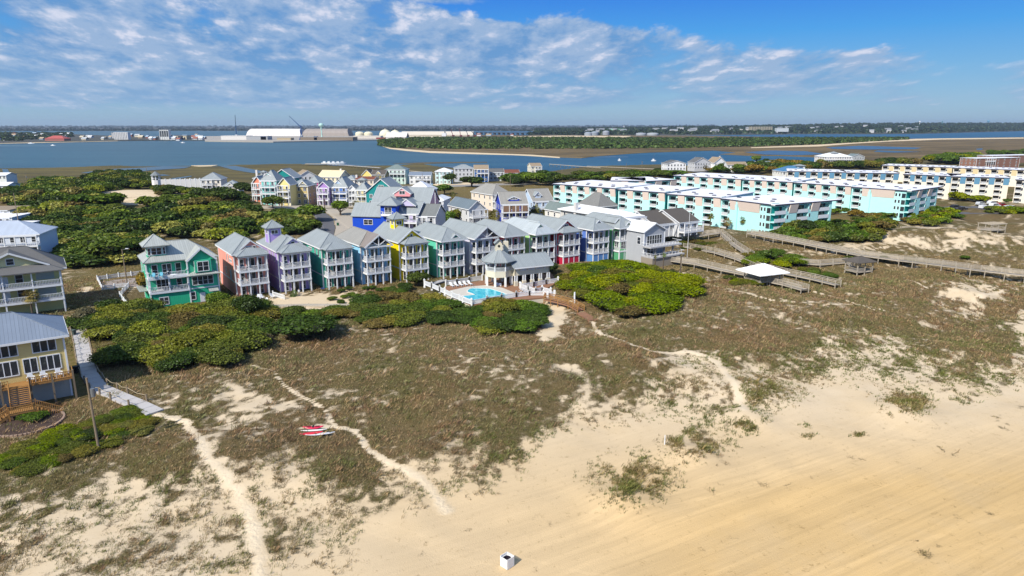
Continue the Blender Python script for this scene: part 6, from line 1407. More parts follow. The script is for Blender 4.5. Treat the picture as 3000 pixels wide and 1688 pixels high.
for i in range(64):
    px=rs.uniform(-20,600); py=rs.uniform(398 if px>250 else 394,410.5 if px>250 else 412); k_=rs.randint(0,6)
    if i>44: px=rs.uniform(1300,1560) if i%2 else rs.uniform(500,600); py=rs.uniform(396,398) if i%2 else rs.uniform(402,409)
    fb('town_house','%s roofed small building in the waterfront town across the sound'%NAMES[k_],'house',px,py,rs.uniform(5,14),rs.uniform(2,4.5),CC_[(k_+1)%6 if k_ else 0],14,'gablex',rs.uniform(3,5),CC_[k_],group='%s roofed buildings of the waterfront town'%NAMES[k_])
for i in range(40):
    px=rs.uniform(1700,2680); py0=np.interp(px,*zip(*R_P)); q=rs.uniform(.02,.5); a=G(px,py0,.5); d=Vector((a.x,a.y,0)).normalized(); h=np.interp(px,[1560,1900,2200,2500,3000],[10,20,34,52,62]); p=a+d*3200*q; z_=1.2+h*q
    r=thing('far_house','small pale house among the dark trees of the mainland','house',(p.x,p.y,z_+4),rs.uniform(-.5,.5),'pale houses among the mainland trees'); W=rs.uniform(16,42); Hh=rs.uniform(7,13)
    MB().box(0,W,0,12,-2,Hh).build('wall',mat('far_pale',lin(214,216,218,.7),.9),r); add_roof(MB(),planes('gablex',0,W,0,12,Hh,4,.6),.3).build('roof',mat('far_roofgrey',lin(170,176,184,.6),.9),r)
fb('hospital','long beige institutional block of four wings above the mainland trees','building',2200,384,62,12,(176,170,150),40,wins=(8,5),z=14); fb('building','white flat roofed building left of the long beige block','building',2172,383,30,4,(236,232,226),30,z=14); fb('building','pale blue-white block right of the long beige block','building',2276,385,34,9,(206,214,220),30,z=14)
fb('building','green roofed hall past the tanks','building',1790,386,44,4,(214,214,204),30,'gablex',8,(140,190,160),z=6)
# port
def vault(label,px0,py0,px1,hpx,c,dep=90,name='storage_shed',stripes=False):
    a=G(px0,py0,2.4); b=G(px1,py0,2.4); dd=a.y*CC-(a.z-HC)*SS; H_=hpx*dd/2000; L=(b-a).length; r=thing(name,label,'warehouse',a); A_=[(dep*(.5-.5*math.cos(math.pi*k_/10)),H_*math.sin(math.pi*k_/10)**.75) for k_ in range(11)]
    mb=MB(); ins=H_*.35
    for (y0,z0),(y1,z1) in zip(A_,A_[1:]): mb.face([(ins*z0/H_,y0,z0),(L-ins*z0/H_,y0,z0),(L-ins*z1/H_,y1,z1),(ins*z1/H_,y1,z1)],[(0,y0),(L,y0),(L,y1),(0,y1)])
    mb.face([(ins*z/H_,y,z) for y,z in A_][::-1]); mb.face([(L-ins*z/H_,y,z) for y,z in A_]); mb.build('roof',roofmat('vault_%d'%c[0],lin(*c,.84),'seam',.7,0,9.0 if not stripes else 4),r); return r
vault('huge white vaulted warehouse at the port',720,399,882,21,(240,236,232)); vault('grey-brown ribbed vaulted warehouse behind the water tower',884,399,1022,21,(168,158,150),stripes=True)
fb('warehouse','white flat warehouse at the quay before the vaulted shed','warehouse',648,410,74,11,(232,230,226),50); fb('warehouse','grey warehouse with dark door and blue sheds','warehouse',722,410,62,10,(176,180,184),40); fb('warehouse','long brown brick quay warehouse under the water tower','warehouse',880,411,154,8,(140,126,110),60,rc=(170,162,150)); fb('warehouse','small tan quay office beside the brown warehouse','warehouse',812,411,40,6,(196,180,150),30)
fb('warehouse','pale long low warehouse right of the brown one','warehouse',1035,406,80,7,(222,216,206),50); fb('warehouse','white gabled warehouses near the island tip','warehouse',1130,407,60,5,(236,232,226),60,'gablex',14,(236,230,222)); fb('warehouse','long cream warehouse behind the ship','warehouse',1175,402,210,6,(226,216,196),60,'gablex',12,(228,218,200)); fb('container_stack','dark red containers on the quay','containers',1102,408,26,4,(140,70,66),14)
fb('blue_hopper','blue crane hopper building on the quay, by the grey warehouse','hopper',764,410,16,9,(60,80,140),20); fb('blue_hopper','smaller blue hopper before the brown warehouse','hopper',920,411,9,10,(70,110,160),12)
def dome(label,px,py,wpx,hpx,c,flat=False,z=2.4):
    p=G(px,py,z); dd=p.y*CC-(p.z-HC)*SS; r_=wpx*dd/4000; H_=hpx*dd/2000; r=thing('storage_tank' if flat else 'storage_dome',label,'tank' if flat else 'dome',p)
    wl=H_*.62 if flat else H_*.3
    MB().lathe([(r_,0),(r_,wl)],24).build('wall',mat('tank_%d_%d'%(c[0],c[2]),lin(*c,.84),.7,.05),r); MB().lathe([(r_*1.01*math.cos(a),wl+(H_-wl)*math.sin(a)) for a in [math.pi/2*k_/6 for k_ in range(7)]],24).build('roof',MT['tank_%d_%d'%(c[0],c[2])],r)
    if not flat: MB().tube((0,0,H_),(0,0,H_+4),1.0,n=8).build('vent',MT['tank_%d_%d'%(c[0],c[2])],r)
for a in [('cream storage tank with domed top, first after the ribbed shed',1054,402,25,16,(234,226,196),True),('cream storage tank with domed top, second after the ribbed shed',1080,402,25,16,(234,226,196),True),('large cream dome with crown vent, left of the pair',1129,402,34,22,(240,234,206),False),('large cream dome with crown vent, right of the pair',1158,402,32,20,(240,234,206),False),('grey-blue fuel tank, widest of the row past the island wood',1723,398,22,11,(150,160,172),True),('grey-blue fuel tank beside the widest one',1742,397,22,12,(146,156,168),True),('grey fuel tank standing apart toward the green roofed hall',1775,396,20,13,(156,162,172),True),('low wide pale tank behind the island wood, left one',1878,397,30,8,(166,172,180),True),('low wide pale tank behind the island wood, right one',1912,397,34,8,(172,178,184),True)]: dome(*a)
# cranes
def crane(label,px,py,hpx,c,jib,boomh=.62):
    p=G(px,py,2.6); dd=p.y*CC-(p.z-HC)*SS; k_=dd/2000; H_=hpx*k_; r=thing('harbour_crane',label,'crane',p); m_=mat('crane_%d_%d'%(c[0],c[2]),lin(*c,.7),.7,.05)
    mb=MB()
    for x in (-1,1):
        for y in (-1,1): mb.beam((x*5*k_,y*5*k_,0),(x*2*k_,y*2*k_,10*k_),2.0*k_)
    mb.beam((-5*k_,-5*k_,3*k_),(5*k_,-5*k_,3*k_),1.5*k_); mb.build('gantry',m_,r); MB().box(-3.4*k_,3.4*k_,-3*k_,3*k_,10*k_,14.5*k_).build('cab',mat('crane_cab',lin(170,180,190,.8)),r)
    t_=MB(); t_.beam((-.9*k_,0,14*k_),(-.5*k_,0,H_*boomh),1.3*k_); t_.beam((.9*k_,0,14*k_),(.5*k_,0,H_*boomh),1.3*k_)
    for i in range(6): z0=14*k_+(H_*boomh-14*k_)*i/6; z1=14*k_+(H_*boomh-14*k_)*(i+1)/6; t_.beam((-.8*k_,0,z0),(.8*k_,0,z1),.7*k_)
    t_.build('mast',m_,r); jx,jz=jib; b=MB(); A_=Vector((0,0,H_*boomh*.93)); B_=Vector((jx*k_,0,jz*k_)); off=Vector((0,0,1.2*k_)); b.beam(A_-off,B_,.9*k_); b.beam(A_+off,B_,.9*k_)
    for i in range(9): q0=i/9; b.beam((A_-off).lerp(B_,q0),(A_+off).lerp(B_,(i+.5)/9),.5*k_)
    b.build('boom',m_,r); MB().beam(B_-Vector((0,0,.2)),B_-Vector((0,0,jz*k_*.38)),.25*k_).build('cable',m_,r); MB().box(-2*k_-.3*jx/abs(jx)*0,2*k_,-1.2*k_,1.2*k_,H_*boomh-1*k_,H_*boomh+1.2*k_).build('machine_house',m_,r); return r
crane('tall blue harbour crane with its boom raised upright',694,409,70,(44,84,130),(1.2,70),.55); crane('blue harbour crane with its boom leaning out to the left over the white shed',884,410,46,(40,86,150),(-32,68),.85)
# water towers
def wtower(label,px,py,hpx,wpx,c,z=2.4,leg=False):
    p=G(px,py,z); dd=p.y*CC-(p.z-HC)*SS; k_=dd/2000; r=thing('water_tower',label,'water tower',p); m_=mat('wt_%d_%d'%(c[0],c[2]),lin(*c,.82),.5,.04); H_=hpx*k_; w2=wpx*k_/2; bh=w2*.8
    if leg:
        for x,y in ((-.6,-.6),(.6,-.6),(.6,.6),(-.6,.6)): MB().beam((x*w2,y*w2,0),(x*w2*.7,y*w2*.7,H_-bh),w2*.14).build('leg',m_,r)
    else: MB().lathe([(w2*.42,0),(w2*.22,H_*.12),(w2*.2,H_*.55),(w2*.42,H_-bh*2)],20).build('stem',m_,r)
    MB().lathe([(w2*.4,H_-bh*1.9),(w2*.85,H_-bh*1.5),(w2,H_-bh*.95),(w2*.85,H_-bh*.4),(w2*.45,H_-bh*.08),(0,H_)],24).build('tank',m_,r)
wtower('pale aqua bulb water tower at the port',943,402,40,15,(186,226,216)); wtower('blue legged water tower on the far mainland ridge',2894,366,13,7,(90,160,190),50,True); wtower('small blue-green water tower left of the legged one on the ridge',2760,364,9,4,(100,160,170),50,True); wtower('tiny white bulb tower above the mainland trees',2694,364,9,4.5,(236,238,240),46); wtower('tiny white bulb tower on the horizon past the bridge',1828,380,11,4,(236,238,240),12)
# ship with cranes, bridge
sp_=G(1292,404,1.5); k_=sp_.y/2000; r=thing('cargo_ship','cargo ship with four raised dark red cranes beyond the island','ship',sp_); MB().prism([(0,0,9*k_*.45),(118*k_,0,9*k_*.45),(126*k_,14,9*k_*.5),(118*k_,28,9*k_*.45),(0,28,9*k_*.45)],6*k_).build('hull',mat('hull_dark',lin(92,60,62,.7)),r); MB().box(2*k_,14*k_,4,24,4*k_,13*k_).build('deck_house',MT['white_paint'],r); MB().box(9*k_,12*k_,10,18,12*k_,22*k_).build('mast_tower',MT['metal_grey'],r)
for i,x in enumerate((33,55,76,96)): c=MB().box((x-2)*k_,(x+5)*k_,10,18,3*k_,8*k_).build('crane_house',mat('crane_red',lin(120,64,70,.7)),r); MB().beam((x*k_,14,8*k_),((x-[6,3,6,9][i])*k_,14,(24,26,25,18)[i]*k_),1.6*k_).build('boom',MT['crane_red'] if i<2 else mat('crane_navy',lin(50,60,90,.7)),c)
r=thing('road_bridge','long low road bridge on many piers crossing the far water','bridge',(0,0,0)); a=G(1225,392,2); b=G(1545,396,2); a.z=14; b.z=11; m0=a.lerp(b,.3); MB().beam(a,b,14,2.2).build('deck',mat('bridge_grey',lin(84,96,112,.7),.9),r)
for i in range(26): q=a.lerp(b,i/26); MB().beam((0,0,0),(0,0,-14),3,12).build('pier',MT['bridge_grey'],r,q)
# boats
def boat(label,px,py,L,kind='motor',rz=0,c=(240,242,244),z=.1):
    p=G(px,py,z); r=thing('sailing_boat' if kind=='sail' else 'motor_boat',label,'boat',p,rz); w_=L*.3
    MB().prism([(-L/2,-w_/2,1.2),(L*.2,-w_/2,1.2),(L/2,0,1.4),(L*.2,w_/2,1.2),(-L/2,w_/2,1.2)],1.5).build('hull',mat('boat_%d'%c[0],lin(*c,.85),.4),r)
    MB().box(-L*.25,L*.1,-w_*.35,w_*.35,1.2,2.6).build('cabin',MT['white_paint'],r)
    if kind=='sail': MB().tube((0,0,1.2),(0,0,1.2+L*1.3),.14,n=6).build('mast',MT['metal_grey'],r); MB().beam((0,0,2.4),(-L*.4,0,2.4),.2).build('boom',MT['metal_grey'],r)
    return r
boat('white sailing boat at anchor near the sandy town point',92,421,14,'sail'); boat('small white boat speeding with a long wake on the left',156,427,9); boat('tiny white boat in mid channel in front of the waterfront tower',536,419,10); boat('small sailing boat on the right hand creek',1915,472,6,'sail'); boat('tiny white marker boat on the creek, left of the sailing boat',1815,471,4)
wk=MB().prism([(0,-1.2,.03),(0,1.2,.03),(-170,5,.03),(-170,-5,.03)],.02).build('wake',mat('foam',(.55,.62,.66),.8),None,G(152,427.3,.03)); tag(wk,'white foam wake trailing behind the speeding boat','wake',kind='stuff')
wk=MB().prism([(0,-.8,.03),(0,.8,.03),(-120,1.5,.03),(-120,-1.5,.03)],.02).build('wake',MT['foam'],None,G(1840,460,.03)); tag(wk,'thin white wake line on the right hand creek','wake',kind='stuff')
for i in range(16): boat('white boat moored in the town marina beside the tower block',rs.uniform(480,640),rs.uniform(409.5,412),rs.uniform(10,16),'sail' if i%3==0 else 'motor',rs.uniform(0,3))['group']='boats in the town marina'
# piers over the marsh
def pier(label,a,b,w_=2,h=2.0,heads=()):
    a=G(*a,h); b=G(*b,h); r=thing('pier',label,'pier',a); d=b-a; MB().beam((0,0,0),d,w_,.4).build('deck','pale_deck' if w_>2.2 else 'grey_wood',r); n=min(60,int(d.length/6))
    for i in range(n): q=d*(i/n); MB().beam(q,q-Vector((0,0,3)),.5).build('pile','pole_wood',r)
    for (x,y,l) in heads: MB().box(x,x+l,y,y+5,-.3,.2).build('pier_head','grey_wood',r); 
    return r
pp=pier('long timber pier with boat lifts reaching into the sound',(955,480),(1115,492),2.4,2.2,((-22,-4,24),))
p0=G(950,480,1)
for i in range(5): boat('boat on a lift at the head of the long pier',952+i*13,479.5,8,rz=.1*i)['group']='boats at the head of the long pier'
pier('thin timber pier ending in a dark dock on the creek',(1610,481),(1760,492),1.6,2.0); pier('old timber pier crossing the near marsh to the isolated dock',(1190,500),(1275,507),1.6,1.6); pier('thin timber footway over the right hand marsh',(1720,487),(1960,497),1.4,1.6)

# the air between here and the far shore
hz=MB().box(-14000,14000,-400,19500,-4,150).build('haze','white_paint')
hm=bpy.data.materials.new('haze'); hm.use_nodes=True; t=NT(hm.node_tree); vp=t.n('ShaderNodeVolumePrincipled',ins={'Color':(.62,.76,.95,1),'Density':4.2e-5,'Anisotropy':.2}); ou=t.n('ShaderNodeOutputMaterial'); t.nt.links.new(vp.outputs[0],ou.inputs['Volume'])
hz.data.materials.clear(); hz.data.materials.append(hm); tag(hz,'thin blue haze of distance over the sound',kind='stuff')
# ---------------- plants ----------------
def crown_mesh(name,seed,rad,h,nq,qs,lobes=7,core=True,squash=1.0,flat=.0):
    rs=np.random.RandomState(seed); L=[]
    for i in range(lobes):
        a=rs.uniform(0,6.28); d=rad*.62*math.sqrt(rs.rand()) if i else 0; rr=rad*rs.uniform(.22,.56) if i else rad*.58
        L.append((d*math.cos(a),d*math.sin(a),h-rr*.8*squash-(d/rad)**2*h*.42+rs.uniform(-.08,.06)*h,rr))
    w=np.array([l[3]**2 for l in L]); w/=w.sum(); idx=rs.choice(lobes,nq,p=w); C=np.array([l[:3] for l in L])[idx]; Rr=np.array([l[3] for l in L])[idx]
    u=rs.normal(size=(nq,3)); u/=np.linalg.norm(u,axis=1)[:,None]; u[:,2]=np.where(u[:,2]<-.35,-u[:,2],u[:,2])
    hb=rs.rand(nq)<.25; rr=Rr*np.where(rs.rand(nq)<.12,rs.uniform(1.05,1.25,nq),rs.uniform(.78,1.10,nq))
    P=C+u*rr[:,None]*np.array([1,1,.85*squash]); 
    low=P[:,2]<.1; P[low,2]=rs.uniform(.1,.5*h,low.sum())
    n=u*.8+rs.normal(size=(nq,3))*.55; n/=np.linalg.norm(n,axis=1)[:,None]
    t1=np.cross(n,rs.normal(size=(nq,3))); t1/=np.linalg.norm(t1,axis=1)[:,None]; t2=np.cross(n,t1); s=(qs*rs.uniform(.5,1.25,nq))[:,None]
    V=np.stack([P-t1*s-t2*s*.6,P+t1*s*.2-t2*s,P+t1*s+t2*s*.5,P-t1*s*.3+t2*s],1).reshape(-1,3)
    cv_=[];cf=[]
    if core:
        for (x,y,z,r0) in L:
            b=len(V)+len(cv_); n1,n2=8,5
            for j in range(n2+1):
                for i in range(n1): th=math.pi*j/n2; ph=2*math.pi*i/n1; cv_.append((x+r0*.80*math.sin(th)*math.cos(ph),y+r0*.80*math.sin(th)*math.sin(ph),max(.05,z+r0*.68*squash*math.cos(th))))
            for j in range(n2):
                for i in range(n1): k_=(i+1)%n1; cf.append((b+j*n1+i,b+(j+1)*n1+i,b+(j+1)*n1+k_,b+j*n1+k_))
    me=bpy.data.meshes.new(name); allv=np.concatenate([V,np.array(cv_)]) if core else V; nq4=len(V)//4; loops=np.concatenate([np.arange(nq4*4),np.array(cf).ravel()]) if core else np.arange(nq4*4); nf=nq4+len(cf)
    me.vertices.add(len(allv)); me.vertices.foreach_set('co',allv.astype(np.float32).ravel()); me.loops.add(len(loops)); me.loops.foreach_set('vertex_index',loops.astype(np.int32)); me.polygons.add(nf); me.polygons.foreach_set('loop_start',np.arange(0,nf*4,4,dtype=np.int32))
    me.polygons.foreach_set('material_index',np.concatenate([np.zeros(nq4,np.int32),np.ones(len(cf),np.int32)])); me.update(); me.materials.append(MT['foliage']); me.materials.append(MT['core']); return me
SH=[crown_mesh('shrub_crown_%d'%i,30+i,2.0,1.9,5200,.075,13,squash=.8) for i in range(4)]      # near, fine
SM=[crown_mesh('shrub_crown_m%d'%i,50+i,2.0,2.1,1300,.17,8,squash=.9) for i in range(4)]      # middle distance
SP=[crown_mesh('dune_pine_crown_%d'%i,70+i,2.0,2.8,1500,.15,10,squash=.6) for i in range(2)]
TC=[crown_mesh('tree_crown_%d'%i,90+i,2.4,3.6,1700,.19,11,squash=.9) for i in range(3)]
def stem_mesh(h,seed):
    rs=random.Random(seed); mb=MB()
    mb.tube((0,0,-.3),(.05,0,h*.45),.16,.11,6)
    for i in range(5):
        a=i*1.25+rs.random(); mb.tube((0,0,h*.2+i*.04*h),(math.cos(a)*h*.42,math.sin(a)*h*.42,h*.6),.07,.03,5)
    o=mb.build('trunk','trunk'); me=o.data; bpy.data.objects.remove(o); return me
ST=[stem_mesh(2.0,1),stem_mesh(2.0,2)]; STT=stem_mesh(3.4,3)
GREENS={'dark':[(70,88,36),(62,80,32),(84,98,40),(60,76,34)],'olive':[(116,118,46),(100,108,44),(124,116,52),(92,100,44),(112,98,56)],'lime':[(128,140,22),(118,134,22),(136,142,28),(102,120,28)],'mid':[(84,108,38),(98,118,42),(76,98,36)],'grey':[(128,118,92),(118,112,84)],'mix':[(74,92,36),(100,114,42),(124,130,48),(86,102,38),(130,130,58),(66,82,34),(120,112,62),(138,136,70),(62,76,34)],'bronze':[(134,112,50),(120,106,44)]}
rp_=random.Random(77)
def plant(name,label,p,r,h,pal,meshes,cat='shrub',group=None,trunk=True,k=.8,tr=None,basez=0):
    o=thing(name,label,cat,p,rp_.uniform(0,6.28),group); me=rp_.choice(meshes)
    c=bpy.data.objects.new('crown',me); COL.objects.link(c); c.parent=o; bz=2.0 if me in SH+SM+SP else 2.4; bh=3.7 if me in TC else (2.8 if me in SP else 2.0)
    c.scale=(r/bz,r/bz*rp_.uniform(.85,1.15),h/bh); col=rp_.choice(GREENS[pal]); j=rp_.uniform(.85,1.15); c.color=(*lin(*col,k*j),1); c.location.z=basez
    if trunk: s_=bpy.data.objects.new('trunk',tr or rp_.choice(ST)); COL.objects.link(s_); s_.parent=o; s_.scale=(r/2.2,r/2.2,h/2.0 if not tr else h/3.4)
    return o
def inpoly(x,y,P):
    c=False; j=len(P)-1
    for i in range(len(P)):
        if (P[i][1]>y)!=(P[j][1]>y) and x<(P[j][0]-P[i][0])*(y-P[i][1])/(P[j][1]-P[i][1])+P[i][0]: c=not c
        j=i
    return c
MASS=[]
def crown_quads(me):
    n=len(me.vertices); co=np.empty(n*3); me.vertices.foreach_get('co',co); co=co.reshape(-1,3); mi=np.empty(len(me.polygons),np.int32); me.polygons.foreach_get('material_index',mi); nq=int((mi==0).sum()); lo=np.empty(len(me.loops),np.int32); me.loops.foreach_get('vertex_index',lo); return co[:nq*4],co[lo[nq*4:]]
CQ={}
def mass(name,label,items,group=None,cat=None):
    L=[];D=[];T=[]
    for p,r,h,pal,me,k in items:
        if me.name not in CQ: CQ[me.name]=crown_quads(me)
        q,core=CQ[me.name]; bz=2.4 if me in TC else 2.0; bh=3.7 if me in TC else 2.0; a=rp_.uniform(0,6.28); c_,s_=math.cos(a),math.sin(a); col=lin(*rp_.choice(GREENS[pal]),k*rp_.uniform(.85,1.15))
        for src,out in ((q,L),(core,D)):
            w=src*np.array([r/bz,r/bz,h/bh]); w=np.stack([w[:,0]*c_-w[:,1]*s_,w[:,0]*s_+w[:,1]*c_,w[:,2]],1)+np.array(p); out.append(w)
        T.append(np.tile(np.array([*col,1.0]),(len(q),1)))
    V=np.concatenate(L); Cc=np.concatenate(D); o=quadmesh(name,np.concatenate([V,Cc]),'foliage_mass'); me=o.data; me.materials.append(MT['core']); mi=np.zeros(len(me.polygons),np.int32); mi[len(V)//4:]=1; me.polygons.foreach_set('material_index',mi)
    at=me.attributes.new('tint','FLOAT_COLOR','POINT'); T=np.concatenate(T+[np.zeros((len(Cc),4))]); at.data.foreach_set('color',T.astype(np.float32).ravel()); tag(o,label,cat,group,'stuff'); return o
def zone(poly,sp,r,h,pal,label,group,meshes,name='shrub',holes=(),jit=.45,k=.8,maxn=999,dens=1.0,trunk=False,cat='shrub',stuff=None):
    items=[]
    W=[GT(a,b) for a,b in poly]; x0=min(p.x for p in W); x1=max(p.x for p in W); y0=min(p.y for p in W); y1=max(p.y for p in W); PP=[(p.x,p.y) for p in W]; HP=[[(GT(a,b).x,GT(a,b).y) for a,b in hp] for hp in holes]; n=0
    y=y0; row=0
    while y<y1:
        x=x0+(sp/2 if row%2 else 0)
        while x<x1:
            X_=x+rp_.uniform(-jit,jit)*sp; Y_=y+rp_.uniform(-jit,jit)*sp
            if inpoly(X_,Y_,PP) and not any(inpoly(X_,Y_,q) for q in HP) and rp_.random()<dens and n<maxn:
                s_=rp_.uniform(.72,1.3)
                if stuff: items.append(((X_,Y_,float(HT(X_,Y_))-.15),r*s_,h*rp_.uniform(.7,1.3)*(.6+.4*s_),rp_.choice(pal),rp_.choice(meshes),k)); x+=sp; n+=1; continue
                plant(name,label,(X_,Y_,float(HT(X_,Y_))-.15),r*s_,h*rp_.uniform(.7,1.3)*(.6+.4*s_),rp_.choice(pal),meshes,cat,group,trunk,k); n+=1
            x+=sp
        y+=sp*.87; row+=1
    if stuff and items: mass(stuff,label,items)
    print('ZONE',label[:50],n); return n
cnt=0
cnt+=zone([(8,596),(40,560),(110,540),(180,530),(250,538),(330,560),(420,585),(520,590),(600,600),(690,606),(740,622),(800,622),(880,635),(925,655),(905,690),(830,700),(640,712),(560,690),(470,720),(430,765),(330,790),(270,795),(200,790),(140,745),(120,690),(60,640)],8.6,6.0,3.9,['mix','mix','olive','dark'],'broad maritime thicket covering the slope behind the green and coral houses','thicket shrubs behind the houses',SM,stuff='thicket',holes=[[(285,585),(340,560),(430,565),(560,560),(560,585),(440,600),(380,625),(320,612)],[(200,600),(250,575),(275,600),(235,618)]],k=1.0)
cnt+=zone([(240,540),(270,520),(340,512),(440,520),(450,545),(420,555),(330,552),(270,556)],7,5.2,4.6,['dark','mix'],'dark evergreen thicket along the hill crest left of the white turret','hill crest shrubs by the turret',SM,stuff='thicket',k=.78)
cnt+=zone([(560,575),(600,590),(720,602),(720,585),(640,578)],7,4.5,4.5,['dark'],'dark shrub below the white stucco house','shrubs below the stucco house',SM,k=.8)
zone([(455,574),(520,573),(590,572),(590,563),(455,564)],4.6,3.0,2.2,['dark','mix'],'dark thicket along the foot of the long white wall','',SM,stuff='thicket')
n2=zone([(262,915),(330,905),(440,915),(520,925),(600,905),(700,890),(770,920),(742,985),(735,1050),(660,1085),(560,1098),(480,1082),(415,1065),(380,1100),(320,1100),(290,1030),(262,960)],4.3,3.9,2.2,['olive','mix','olive','dark'],'low shrub in the dense band between rope walk and green house','shrub band by the rope walk',SH,k=.9)
n3=zone([(815,915),(880,912),(1010,912),(1095,885),(1160,868),(1235,880),(1320,905),(1300,950),(1205,965),(1060,960),(970,930),(870,930)],4.1,3.6,1.7,['olive','mid','dark','olive'],'low shrub in the band below the sand garden and plank walks','shrub band below the sand garden',SH,k=.9)
n4=zone([(1335,935),(1400,905),(1490,890),(1565,898),(1590,925),(1565,962),(1480,978),(1395,968)],3.9,3.6,1.8,['mid','olive','dark'],'low shrub massed against the beach side pool fence','shrubs against the pool fence',SH,k=.9)
n5=zone([(1630,860),(1640,815),(1720,790),(1830,785),(1905,800),(1965,812),(2030,840),(2085,882),(1990,872),(1915,902),(1850,922),(1765,948),(1700,938),(1645,905)],4.3,4.5,2.4,['lime','lime','lime','olive'],'bright lime green shrub in the big mound right of the pool bridge','lime green mound shrubs',SH,holes=[[(1590,850),(1655,850),(1715,888),(1785,935),(1765,965),(1600,905)]],k=.74)
n5b=zone([(1655,822),(1700,806),(1800,800),(1880,806),(1870,822),(1760,828)],4.4,3.7,2.5,['dark','mid'],'taller dark green shrub on the back of the lime green mound','dark shrubs on the mound',SH,k=.84)
n6=zone([(2180,762),(2230,748),(2300,745),(2345,768),(2330,790),(2240,785)],4.4,3.4,1.9,['olive','lime','mid'],'rounded shrub in the dune hollow behind the white topped shelter','dune hollow shrubs',SH,k=.86)
zone([(2110,822),(2160,812),(2250,822),(2240,838),(2140,838)],3.0,2.2,1.3,['lime','olive'],'low green shrub in front of the white topped shelter','shrubs before the white shelter',SH,k=.7)
zone([(2340,790),(2430,800),(2440,815),(2360,806)],3.0,2.0,1.2,['olive','mid'],'low shrub strip between the two dune shelters','shrub strip between shelters',SH,k=.84)
zone([(2280,700),(2330,672),(2400,665),(2470,680),(2600,655),(2600,700),(2500,715),(2400,722),(2320,715)],4.6,3.6,2.8,['dark','olive','mid'],'shrub between the first aqua condo and the long boardwalk','shrubs beside the long boardwalk',SM,stuff='low_thicket',k=.84)
zone([(2640,650),(2720,620),(2800,628),(2790,655),(2700,672)],4.6,3.4,2.4,['olive','mid','lime'],'shrub right of the second aqua condo end','shrubs by the second condo',SM,stuff='low_thicket',k=.86)
zone([(2440,655),(2540,640),(2630,650),(2620,665),(2480,668)],4.4,3.0,1.8,['olive','mid'],'low shrub in the dunes below the second aqua condo','dune shrubs below the second condo',SM,stuff='low_thicket',k=.86)
zone([(2880,618),(3000,606),(3060,612),(3040,630),(2900,626)],4.6,3.2,1.8,['olive','lime'],'low shrub along the seaward edge of the car park','car park edge shrubs',SM,stuff='low_thicket',k=.86)
n9=zone([(0,1340),(100,1290),(200,1245),(290,1225),(330,1190),(400,1205),(455,1240),(400,1280),(300,1320),(180,1370),(60,1400),(0,1405)],1.9,1.6,.7,['olive','mix','olive','lime'],'low green shrub on the slope below the leaning pole','slope shrubs by the leaning pole',SH,stuff='low_thicket',k=.74)
zone([(2000,705),(2060,700),(2110,712),(2050,735),(1990,730)],4.5,2.4,.9,['olive'],'low green patch shrub by the zigzag stair walk','patch shrubs by the stair walk',SM,k=.6,dens=.7)
zone([(1130,845),(1200,850),(1190,870),(1120,865)],2.6,1.8,1.4,['dark','mid'],'shrub at the edge of the sand garden near the yellow house','shrubs near the yellow house',SH)
for (x,y,r,h,pl,lb,ms) in [(895,985,7.0,3.6,'dark','big dark juniper with bare twigs alone in the dune grass',SH),(860,930,3.2,2.2,'dark','dark rounded shrub above the big juniper',SH),(1225,838,3.8,3.4,'dark','round dark tree shaped shrub before the yellow house porch',SH),(730,930,3.6,4.6,'dark','dark upright cedar at the seaward end of the green house hedge',SH),(640,905,3.4,3.6,'mid','rounded shrub before the green house back door',SH),(435,880,2.6,6.2,'bronze','lone dark pine tree by the green house corner',SP),(252,948,2.6,3.2,'grey','pale silvery shrub beside the rope walk head',SH),(770,1010,2.2,2.0,'grey','dry tan bush at the end of the shrub band',SH),(600,1000,2.0,1.8,'grey','grey leafless bush amid the shrub band',SH),(2365,685,4.2,4.2,'dark','dark grey-green cedar at the foot of the first aqua condo',SM),(2240,760,3.0,2.4,'dark','darkest shrub in the dune hollow',SM),(1925,700,3.6,3.0,'bronze','bronze brown shrub below the shingled cottages',SM),(2500,765,2.6,1.2,'olive','low shrub just above the dark roofed shelter',SM),(2590,765,2.0,1.6,'dark','small round dark shrub by the long boardwalk',SM),(2830,760,1.6,.9,'mid','small dark shrub on the far right dunes',SM),(2660,770,2.4,.9,'olive','low olive shrub right of the long boardwalk bend',SM),(1610,805,3.0,3.2,'dark','dark shrub behind the pool wing corner',SH),(70,905,1.9,2.0,'dark','',SH)][:-1]:
    plant('shrub',lb,GT(x,y),r,h,pl,ms,'shrub')
# sea-oat tufts in the sand garden
for i,(x,y) in enumerate([(975,880),(1000,890),(1030,868),(1045,872),(1060,885),(1085,865),(1020,850),(1000,857),(1072,850),(1090,848),(1110,855),(1035,895),(1052,900),(1150,850),(1160,860),(1010,875)]): plant('garden_grass','grey-green rounded grass clump in the sand garden','' or GT(x,y),1.2,.9,'mid',SH,'garden plant','grass clumps in the sand garden',False)
plant('garden_plants','pale green plants growing in the round brick edged bed','' or GT(90,1232)+Vector((0,0,.1)),2.0,.9,'mid',SH,'garden plant',None,False,.9)
